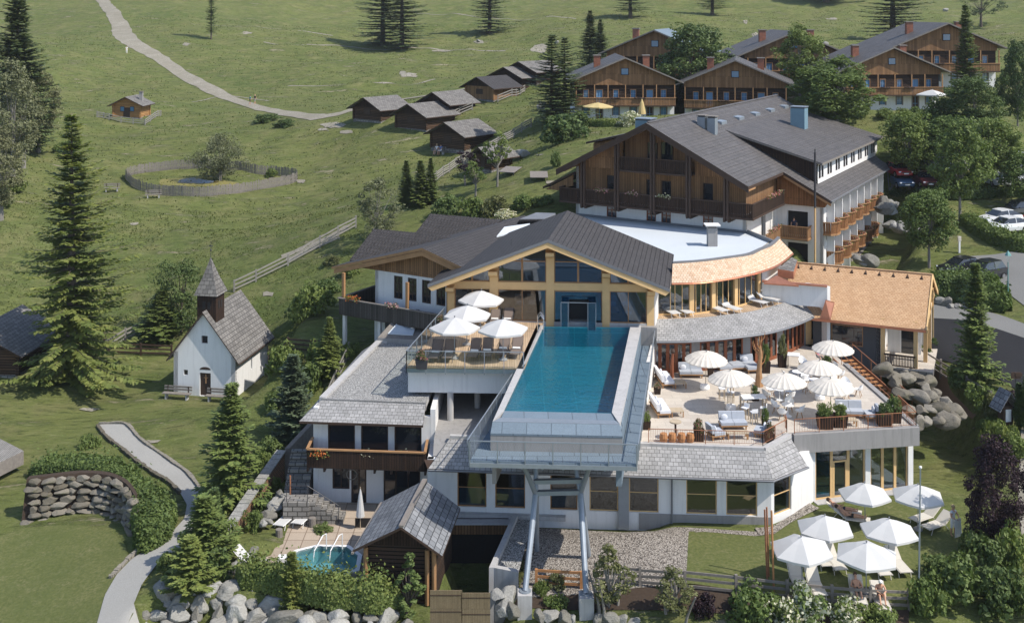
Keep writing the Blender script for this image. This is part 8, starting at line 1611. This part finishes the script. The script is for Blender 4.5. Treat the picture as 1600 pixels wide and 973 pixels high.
for x in (-.75, -.25, .3, .8): m = MB(); m.lathe([(.0, .02), (.2, .02), (.26, .25), (.2, .5), (0, .5)], c+V((x, 0, 0)), 'orange_wood', 10); m.build('barrel', t)
m = MB(); m.tube([c+V((0, .4, 0)), c+V((0, .4, 1.0))], .06, 'wood_dark', 6); m.lathe([(0, 1.0), (.35, 1.0), (.35, 1.06), (0, 1.06)], c+V((0, .4, 0)), 'wood_pole', 14); m.build('round_top', t)
c = pt(1186, 603); t = T('trunk_sculpture', 'brown forked tree trunk sculpture standing behind the bar tables', 'sculpture', c); m = MB(); m.tube([c, c+V((0, 0, 1)), c+V((.1, 0, 2.2)), c+V((0, 0, 3.3))], [.3, .18, .12, .03], 'timber_mid', 8)
m.build('trunk', t)
for a in range(9): m = MB(); q = a*.7; z = 1.3+a*.2; m.tube([c+V((.05, 0, z)), c+V((.35*math.cos(q), .35*math.sin(q), z+.35)), c+V((.45*math.cos(q), .45*math.sin(q), z+.8))], [.05, .035, .012], 'orange_wood', 5); m.build('branch', t)
c = pt(1050, 590); m = MB(); m.tube([c, c+V((0, 0, .9)), c+V((.05, 0, 1.7))], [.14, .12, .08], 'wood_red', 8); m.blob(c+V((.05, -.1, 1.85)), (.16, .24, .16), 'wood_dark', 8, 5, .1); m.thing('carved_figure', 'dark carved animal figure standing beside the first restaurant door', 'sculpture')
# flower boxes on the balconies are kept as their own lengths of blossom
def flowers(a, b, n, lab, mats=('leaf_mid', 'flower_red'), frac=.55, s=.13):
    rs = np.random.RandomState(n); a, b = np.array(a), np.array(b); t_ = rs.rand(n, 1); c = a*(1-t_)+b*t_+rs.normal(size=(n, 3))*np.array([.1, .1, .1]); nn = rs.normal(size=(n, 3)); v = leafq(c, rs.normal(size=(n, 3)), nn, np.full(n, s), np.full(n, s*.8))-a
    o = bpy.data.objects.new('balcony_flowers', fastmesh('balcony_flowers', v, 4, list(mats), (rs.rand(n) < frac).astype(int))); COL.objects.link(o); o.location = tuple(a); tag(o, lab, 'flowers', 'balcony flowers', 'thing')
hf = lambda u, v, z: tuple(HF @ V((u, v, z)))
flowers(hf(-5.2, .4, 12.95), hf(-4.0, .4, 12.95), 160, 'red and white geraniums on the left half of the long hotel balcony'); flowers(hf(-2.0, .4, 12.9), hf(-1.0, .4, 12.9), 90, 'pale flowers on the long hotel balcony under the loggia'); flowers(hf(.9, .4, 12.9), hf(2.1, .4, 12.9), 90, 'pale flowers at the middle of the long hotel balcony', ('leaf_mid', 'blossom')); flowers(hf(9.6, 4, 12.9), hf(9.6, 8.5, 12.9), 260, 'long row of pink flowers round the hotel balcony corner')
flowers(hf(9.5, 5, 9.8), hf(9.5, 8.4, 9.8), 260, 'pink flowers on the small balcony above the orange roof'); flowers(tuple(HM @ V((-6.4, -.8, 7.7))), tuple(HM @ V((-5.2, -.8, 7.7))), 150, 'orange geraniums at the left end of the house balcony', ('leaf_mid', 'flower_orange')); flowers(tuple(HM @ V((-2.6, -.8, 7.7))), tuple(HM @ V((-1.6, -.8, 7.7))), 130, 'pinkish flowers in the middle of the house balcony')
flowers((b0.x+.3, b0.y-.15, 3.1), (b0.x+1.2, b0.y-.15, 3.1), 120, 'orange flower basket on the annex balcony, left', ('leaf_bright', 'flower_orange')); flowers((b0.x+3.2, b0.y-.15, 3.1), (b0.x+3.9, b0.y-.15, 3.1), 90, 'white flower basket on the annex balcony, middle', ('leaf_dark', 'blossom')); flowers((b0.x+5.4, b0.y-.15, 3.1), (b0.x+6.1, b0.y-.15, 3.1), 90, 'pale flower basket on the annex balcony, right', ('leaf_dark', 'blossom'))
for i in range(7): flowers(hf(13.8, 11.3+i*2.9, 10.0), hf(13.8, 12.6+i*2.9, 10.0), 70, 'flowers on the upper facade balcony, number %s from the front' % ('one', 'two', 'three', 'four', 'five', 'six', 'seven')[i])
for i in range(6): flowers(hf(13.8, 12.5+i*2.9, 7.15), hf(13.8, 13.8+i*2.9, 7.15), 70, 'flowers on the lower facade balcony, number %s from the front' % ('one', 'two', 'three', 'four', 'five', 'six')[i])

for k_, o in list(bk.items()):
    if o.name not in _used: bpy.data.objects.remove(o)

for o in bpy.data.objects:
    if o.type == 'EMPTY' and o.name.startswith('parasol'): o.rotation_euler[0] = R_.uniform(-.035, .035); o.rotation_euler[1] = R_.uniform(-.035, .035)
# ================================================================ people
def person(lab, J, loc, rz=0, top='cloth_white', legs='cloth_navy', skin='skin', hair='hair', barearm=.55, bareleg=.5, bald=False, hat=None, group=None, female=False, armmat=None):
    """J: joint positions (metres, facing -y); one continuous skinned body"""
    root = T('person', lab, 'person', loc, group)
    v, e, r, tg = [], [], [], []
    def add(p, rad, par, t_):
        v.append(V(p)); r.append(rad); tg.append(t_)
        if par is not None: e.append((par, len(v)-1))
        return len(v)-1
    pel = add(J['pelvis'], (.155, .11), None, 'l'); w_ = add(V(J['pelvis']).lerp(V(J['chest']), .45), (.13, .095), pel, 't'); ch = add(J['chest'], (.165, .115), w_, 't'); nk = add(J['neck'], (.055, .055), ch, 's'); hd0 = add(V(J['neck']).lerp(V(J['head']), .5), (.065, .07), nk, 's'); hd = add(J['head'], (.085, .1), hd0, 's'); add(V(J['head'])+(V(J['head'])-V(J['neck'])).normalized()*.09, (.06, .07), hd, 's')
    for s in ('l', 'r'):
        sh = add(J['sh'+s], (.062, .062), ch, 't'); el = add(J['el'+s], (.043, .043), sh, 'a'); wr_ = add(J['wr'+s], (.03, .03), el, 's'); d = (V(J['wr'+s])-V(J['el'+s])).normalized(); add(V(J['wr'+s])+d*.09, (.035, .022), wr_, 's')
        hp_ = add(J['hp'+s], (.095, .095), pel, 'l'); kn = add(J['kn'+s], (.062, .062), hp_, 'k'); an = add(J['an'+s], (.04, .04), kn, 'c'); add(J['to'+s], (.035, .03), an, 'c')
    me = bpy.data.meshes.new('body'); me.from_pydata(v, e, []); o = bpy.data.objects.new('body', me); COL.objects.link(o)
    md = o.modifiers.new('skin', 'SKIN'); sv = me.skin_vertices[0].data
    for i, q in enumerate(r): sv[i].radius = q
    sv[0].use_root = True; sb = o.modifiers.new('sub', 'SUBSURF'); sb.levels = 2; dg = bpy.context.evaluated_depsgraph_get(); m2 = bpy.data.meshes.new_from_object(o.evaluated_get(dg)); o.modifiers.clear(); o.data = m2; m2.name = 'body'
    for m in (skin, top, legs): m2.materials.append(MATS[m])
    seg = [(v[a], v[b], tg[a], tg[b], b) for a, b in e]
    for f in m2.polygons:
        c = f.center; best = min(seg, key=lambda s_: (c-(s_[0]+(s_[1]-s_[0])*max(0, min(1, (c-s_[0]).dot(s_[1]-s_[0])/max((s_[1]-s_[0]).length_squared, 1e-9))))).length); a, b, ta, tb, _ = best
        t = max(0, min(1, (c-a).dot(b-a)/max((b-a).length_squared, 1e-9))); mi = 0
        if ta == 't' and tb == 't' or ta == 'l' and tb == 't': mi = 1 if top != 'skin' else 0; mi = 2 if (ta == 'l' and t < .4) else mi
        elif tb == 'a': mi = 1 if t < barearm else 0
        elif tb == 'l': mi = 2
        elif tb == 'k': mi = 2 if t < bareleg*2 else 0
        elif tb == 'c' and ta == 'k': mi = 2 if bareleg > .5+t*.5 else 0
        elif tb == 's' and ta == 't': mi = 1 if t < .35 else 0
        f.material_index = mi; f.use_smooth = True
    o.parent = root
    hm = MB(); H_ = V(J['head']); up = (H_-V(J['neck'])).normalized(); hm.blob(H_+up*.055+V(J.get('back', (0, .03, 0))), (.1, .115, .1), hair if not hat else hat, 12, 8); h_ = hm.build('hat' if hat else 'hair', None, (0, 0, 0), True); h_.parent = root; h_['kind'] = 'thing'
    fm_ = MB(); fw = V(J.get('face', (0, -1, 0))); side = fw.cross(up).normalized(); fm_.blob(H_+fw*.105-up*.01, (.014, .02, .022), skin, 6, 4); fm_.build('nose', None, (0, 0, 0)).parent = root
    for s in (-1, 1): fm_ = MB(); fm_.blob(H_+fw*.092+side*s*.034+up*.02, .011, 'interior_dark', 6, 4); fm_.build('eye', None, (0, 0, 0)).parent = root
    fm_ = MB(); fm_.blob(H_+fw*.09-up*.05, (.025, .012, .007), 'wood_red', 6, 4); fm_.build('mouth', None, (0, 0, 0)).parent = root
    # four fingers and a thumb on each hand
    for s, q in (('l', 1), ('r', -1)):
        d = (V(J['wr'+s])-V(J['el'+s])).normalized(); b_ = V(J['wr'+s])+d*.07; sd_ = d.cross(V((0, -1, .01))).normalized(); fg = MB()
        for k in range(4): L = (.06, .075, .08, .065)[k]; p = b_+sd_*(k-1.5)*.018; fg.tube([p, p+d*L*.6, p+d*L+V((0, -.015, 0))], [.0085, .008, .006], skin, 5)
        fg.tube([V(J['wr'+s])+d*.03+V((0, -.02, 0)), V(J['wr'+s])+d*.08+V((0, -.055, 0))], [.011, .008], skin, 5); x = fg.build('fingers', None, (0, 0, 0)); x.parent = root
    root.rotation_euler = (0, 0, rz); return root
def stand(step=.12, arms=.1, h=1.0):
    return dict(pelvis=(0, 0, .93*h), chest=(0, .0, 1.3*h), neck=(0, 0, 1.48*h), head=(0, -.02, 1.6*h), shl=(.18, 0, 1.4*h), shr=(-.18, 0, 1.4*h), ell=(.25, arms, 1.12*h), elr=(-.25, -arms, 1.12*h), wrl=(.24, arms*.3-.08, .88*h), wrr=(-.24, -arms*1.6-.05, .9*h),
                hpl=(.09, 0, .88*h), hpr=(-.09, 0, .88*h), knl=(.1, -step*.7, .49*h), knr=(-.1, step*.2, .49*h), anl=(.1, -step, .07), anr=(-.1, step, .09), tol=(.1, -step-.15, .04), tor=(-.1, step-.13, .04))
def sit(h=.45):
    return dict(pelvis=(0, 0, h+.1), chest=(0, .05, h+.48), neck=(0, .03, h+.66), head=(0, 0, h+.78), shl=(.18, .04, h+.58), shr=(-.18, .04, h+.58), ell=(.24, -.05, h+.32), elr=(-.24, -.05, h+.32), wrl=(.14, -.27, h+.22), wrr=(-.14, -.27, h+.22), hpl=(.09, -.03, h+.09), hpr=(-.09, -.03, h+.09), knl=(.11, -.42, h+.08), knr=(-.11, -.42, h+.08), anl=(.11, -.46, .08), anr=(-.11, -.5, .08), tol=(.11, -.6, .04), tor=(-.11, -.64, .04))
def lie(z=.45, head=.32, knee=0):
    return dict(pelvis=(0, .15, z+.02), chest=(0, .5, z+.18), neck=(0, .66, z+.32), head=(0, .76, z+.4), shl=(.18, .56, z+.22), shr=(-.18, .56, z+.22), ell=(.27, .33, z+.08), elr=(-.27, .33, z+.08), wrl=(.16, .12, z+.16), wrr=(-.16, .12, z+.16), hpl=(.09, .1, z+.02), hpr=(-.09, .1, z+.02), knl=(.1, -.33, z+.06+knee), knr=(-.1, -.33, z+.06+knee*.3), anl=(.1, -.73, z+.02), anr=(-.12, -.75, z+.02), tol=(.1, -.78, z+.14), tor=(-.13, -.8, z+.14), face=(0, -.55, .83), back=(0, .05, .02))
g = G(391, 164); person('hiker in a teal shirt on the gravel track, left of two', stand(.2, .12), g, -.8, 'cloth_green', 'cloth_black', bareleg=.5, group='two hikers'); g = G(398.5, 163); person('hiker in a black top on the gravel track, right of two', stand(.18, .12), g, -.9, 'cloth_black', 'cloth_grey', hair='hair_blond', group='two hikers')
g = G(198, 84); person('distant walker in white beside the bend of the track', stand(.05), g, .3, 'cloth_white', 'cloth_white', bareleg=1)
t, M_ = h3, h3M
for x, a, b, hr, lab in ((-4.0, 'cloth_white', 'cloth_grey', 'hair_blond', 'seated person in light clothes before the white based hut'), (-3.3, 'cloth_blue', 'cloth_white', 'hair', 'seated person in a blue top before the white based hut')):
    g = M_ @ V((x, -.75, 0)); person(lab, sit(), V((g.x, g.y, gz(g.x, g.y))), -math.radians(38), a, b, hair=hr, group='pair resting at the hut')
g = M_ @ V((-3.6, -.55, 0)); bench((g.x, g.y, gz(g.x, g.y)), -math.radians(38), 2.0, 'plank bench under the pair resting at the hut')
g = HF @ V((10.2, 10.2, 8.62)); person('guest in dark clothes standing on the balcony above the orange roof', stand(.03, .05), g, -.5, 'cloth_navy', 'cloth_black', bareleg=1)
# guests on the lawn
J = stand(.05, .0); J.update(ell=(.27, -.12, 1.14), wrl=(.13, -.3, 1.08), elr=(-.27, -.12, 1.14), wrr=(-.13, -.3, 1.08)); p = P(1489, 838, 0); gx = V((p.x, p.y, gz(p.x, p.y)+.05)); person('woman in a white top standing and holding up a long white towel', J, gx, .5, 'cloth_white', 'cloth_white', hair='hair_blond', barearm=.3)
m = MB(); 
for i in range(10):
    x0, x1 = -.28+i*.056, -.28+(i+1)*.056; y0, y1 = -.36-.03*(i % 2), -.36-.03*((i+1) % 2); m.quad((x0, y0, .12), (x1, y1, .12), (x1*.8, y1+.02, 1.12), (x0*.8, y0+.02, 1.12), 'towel')
o = m.build('towel', None, (0, 0, 0)); o.location = gx; o.rotation_euler = (0, 0, .5); tag(o, 'long white towel held out by the standing woman', 'towel', None, 'thing')
for px, py, rz, nm, sk in ((1318,806,1.25,'tanned sunbather in dark trunks lying on the farther lounger under the parasol','cloth_navy'),(1331,817,1.25,'tanned sunbather lying on a white towel on the nearer lounger','cloth_black')):
    p = P(px, py, .06); person(nm, lie(.44), V((p.x, p.y, gz(p.x, p.y)+.05)), rz, 'skin', sk, bareleg=.25, barearm=0, group='sunbathing couple')
p = P(1340, 925, .06); person('reclining guest with dark swimwear on the lounger nearest the fence', lie(.44, knee=.12), V((p.x, p.y, gz(p.x, p.y)+.05)), -.15, 'skin', 'cloth_black', bareleg=.3, barearm=0)
p = P(1376, 930, .06); J = sit(.38); J.update(pelvis=(0, .2, .5), chest=(0, .18, .88), neck=(0, .1, 1.04), head=(0, .04, 1.16), shl=(.18, .15, .98), shr=(-.18, .15, .98), knl=(.12, -.3, .78), knr=(-.12, -.3, .7), hpl=(.09, .12, .48), hpr=(-.09, .12, .48), anl=(.12, -.55, .43), anr=(-.12, -.55, .43), tol=(.12, -.7, .41), tor=(-.12, -.7, .41), ell=(.25, -.05, .8), elr=(-.25, -.05, .8), wrl=(.12, -.28, .82), wrr=(-.12, -.28, .82)); person('guest with a white sun hat sitting upright on a towel', J, V((p.x, p.y, gz(p.x, p.y)+.05)), -.1, 'skin', 'cloth_navy', bareleg=.2, barearm=0, hat='cloth_white')
c = pt(1278, 568); person('guest in pink sitting in the shade behind the second parasol', sit(), c, .4, 'cloth_pink', 'cloth_grey')
# ================================================================ parked cars
def car(name, paint, suv=False):
    t = T(name, '', 'car', (0, 0, 0)); W, L = .9, 2.2; h1, h2 = (.98, 1.68) if suv else (.88, 1.45)
    # body: stations along y (front -y): (y, half width, bottom z, shoulder z)
    S = [(-L, .62, .42, .62), (-L+.12, .80, .28, .72), (-1.6, .88, .25, h1-.12), (-.95, .9, .25, h1), (0, .91, .25, h1+.02), (1.2, .91, .25, h1+.04), (L-.25, .86, .28, h1+.02), (L, .76, .42, h1-.1)]
    m = MB(); ps = []
    for y, w_, b, s_ in S: ps += [V((-w_*.95, y, b)), V((-w_, y, (b+s_)/2)), V((-w_*.94, y, s_)), V((-w_*.7, y, s_+.05)), V((w_*.7, y, s_+.05)), V((w_*.94, y, s_)), V((w_, y, (b+s_)/2)), V((w_*.95, y, b))]
    n = 8; fs = [(i*n+j, (i+1)*n+j, (i+1)*n+(j+1) % n, i*n+(j+1) % n) for i in range(len(S)-1) for j in range(n)]+[tuple(range(n))[::-1], tuple((len(S)-1)*n+j for j in range(n))][::1]
    m.add(ps, fs, paint); m.build('body', t, smooth=False)
    r0, r1 = -.35, (1.55 if suv else 1.1); base = [(-.98, .84), (.9 if not suv else 1.0, .86), (L-.22, .8)]
    m = MB(); zt_ = h1+.05; roof = [V((-.62, r0, h2-.06)), V((.62, r0, h2-.06)), V((.66, .5, h2)), (V((.6, r1, h2-.05))), V((-.6, r1, h2-.05)), V((-.66, .5, h2))]
    m.ext([p for p in roof], (0, 0, -.06), paint); m.build('roof', t)
    g = MB(); b = [V((-.74, -1.05, zt_)), V((.74, -1.05, zt_)), V((.82, .4, zt_)), V((.74, L-.25, zt_)), V((-.74, L-.25, zt_)), V((-.82, .4, zt_))]; low = [V(p)-V((0, 0, .06)) for p in roof]
    for i in range(6): j = (i+1) % 6; g.quad(b[i], b[j], low[j], low[i], 'glass_dark')
    g.build('windows', t)
    for x in (-.79, .79):
        m = MB(); s = 1 if x > 0 else -1; m.beam((s*.8, .42, zt_), (s*.655, .42, h2-.05), .05, .06, paint); m.build('pillar', t)
    for x in (-1, 1):
        for y in (-1.35, 1.38): m = MB(); m.tube([(x*.72, y, .33), (x*.925, y, .33)], .33, 'tyre', 16); wh_ = m.build('wheel', t); m = MB(); m.tube([(x*.9, y, .33), (x*.94, y, .33)], .2, 'rim', 10); m.build('rim', wh_)
        m = MB(); m.blob((x*.66, -L+.1, .66), (.17, .1, .08), 'headlamp', 8, 5); m.build('headlight', t); m = MB(); m.blob((x*.72, L-.08, h1-.12), (.12, .07, .1), 'tail_red', 8, 5); m.build('tail_light', t); m = MB(); m.blob((x*1.0, -.75, h1+.12), (.1, .06, .07), paint, 8, 5); m.build('mirror', t)
    m = MB(); m.box(-.26, .26, -L-.01, -L+.03, .42, .54, 'white_paint'); m.build('number_plate', t); m = MB(); m.box(-.5, .5, -L-.005, -L+.05, .56, .66, 'steel_dark'); m.build('grille', t); return t
protos = {}
for px, py, paint, suv, rz, lab in ((1407,292,'car_blue',True,0,'blue parked off-road car nearest the hotel eaves'),(1402,275,'car_red',False,.1,'red parked car behind the blue one'),(1443,291,'car_darkred',True,0,'dark red parked car with shining windscreen'),(1553,290,'car_silver',False,.05,'silver blue parked car between two maples'),(1587,288,'car_white',True,.05,'white off-road car parked at the right of the upper row'),
    (1540,270,'car_black',False,.1,'dark car in the rear row behind the silver one'),(1590,262,'car_silver',True,.1,'silver van like car at the rear right'),(1470,266,'car_silver',False,.1,'pale car in the rear row behind the maples'),
    (1573,363,'car_white',False,-1.25,'white hatchback parked side on behind the clipped hedge'),(1562,351,'car_white',False,-1.25,'second white car behind the white hatchback'),(1592,340,'car_black',True,-1.3,'black car at the right edge behind the white ones'),(1538,438,'car_black',True,-1.05,'black estate car on the lower parking place'),(1502,428,'car_black',False,-1.2,'dark car half hidden behind the black estate car')):
    k = (paint, suv)
    if k not in protos: protos[k] = car('parked_car', paint, suv)
    g = G(px, py); put(protos[k], g+V((0, 0, .07)), rz, lab, 'cars on the parking places')
# ================================================================ thin summer haze
m = bpy.data.materials.new('haze'); m.use_nodes = True; nt_ = m.node_tree; nt_.nodes.remove(nt_.nodes['Principled BSDF']); pv = nt_.nodes.new('ShaderNodeVolumePrincipled')
pv.inputs['Density'].default_value = .00014; pv.inputs['Color'].default_value = (.92, .95, 1, 1); pv.inputs['Anisotropy'].default_value = .2; nt_.links.new(pv.outputs[0], nt_.nodes['Material Output'].inputs['Volume']); MATS['haze'] = m
hz = MB(); hz.box(-340, 340, -70, 650, float(GZ.min())-1, float(GZ.max())+25, 'haze'); o = hz.build('haze'); o['kind'] = 'stuff'
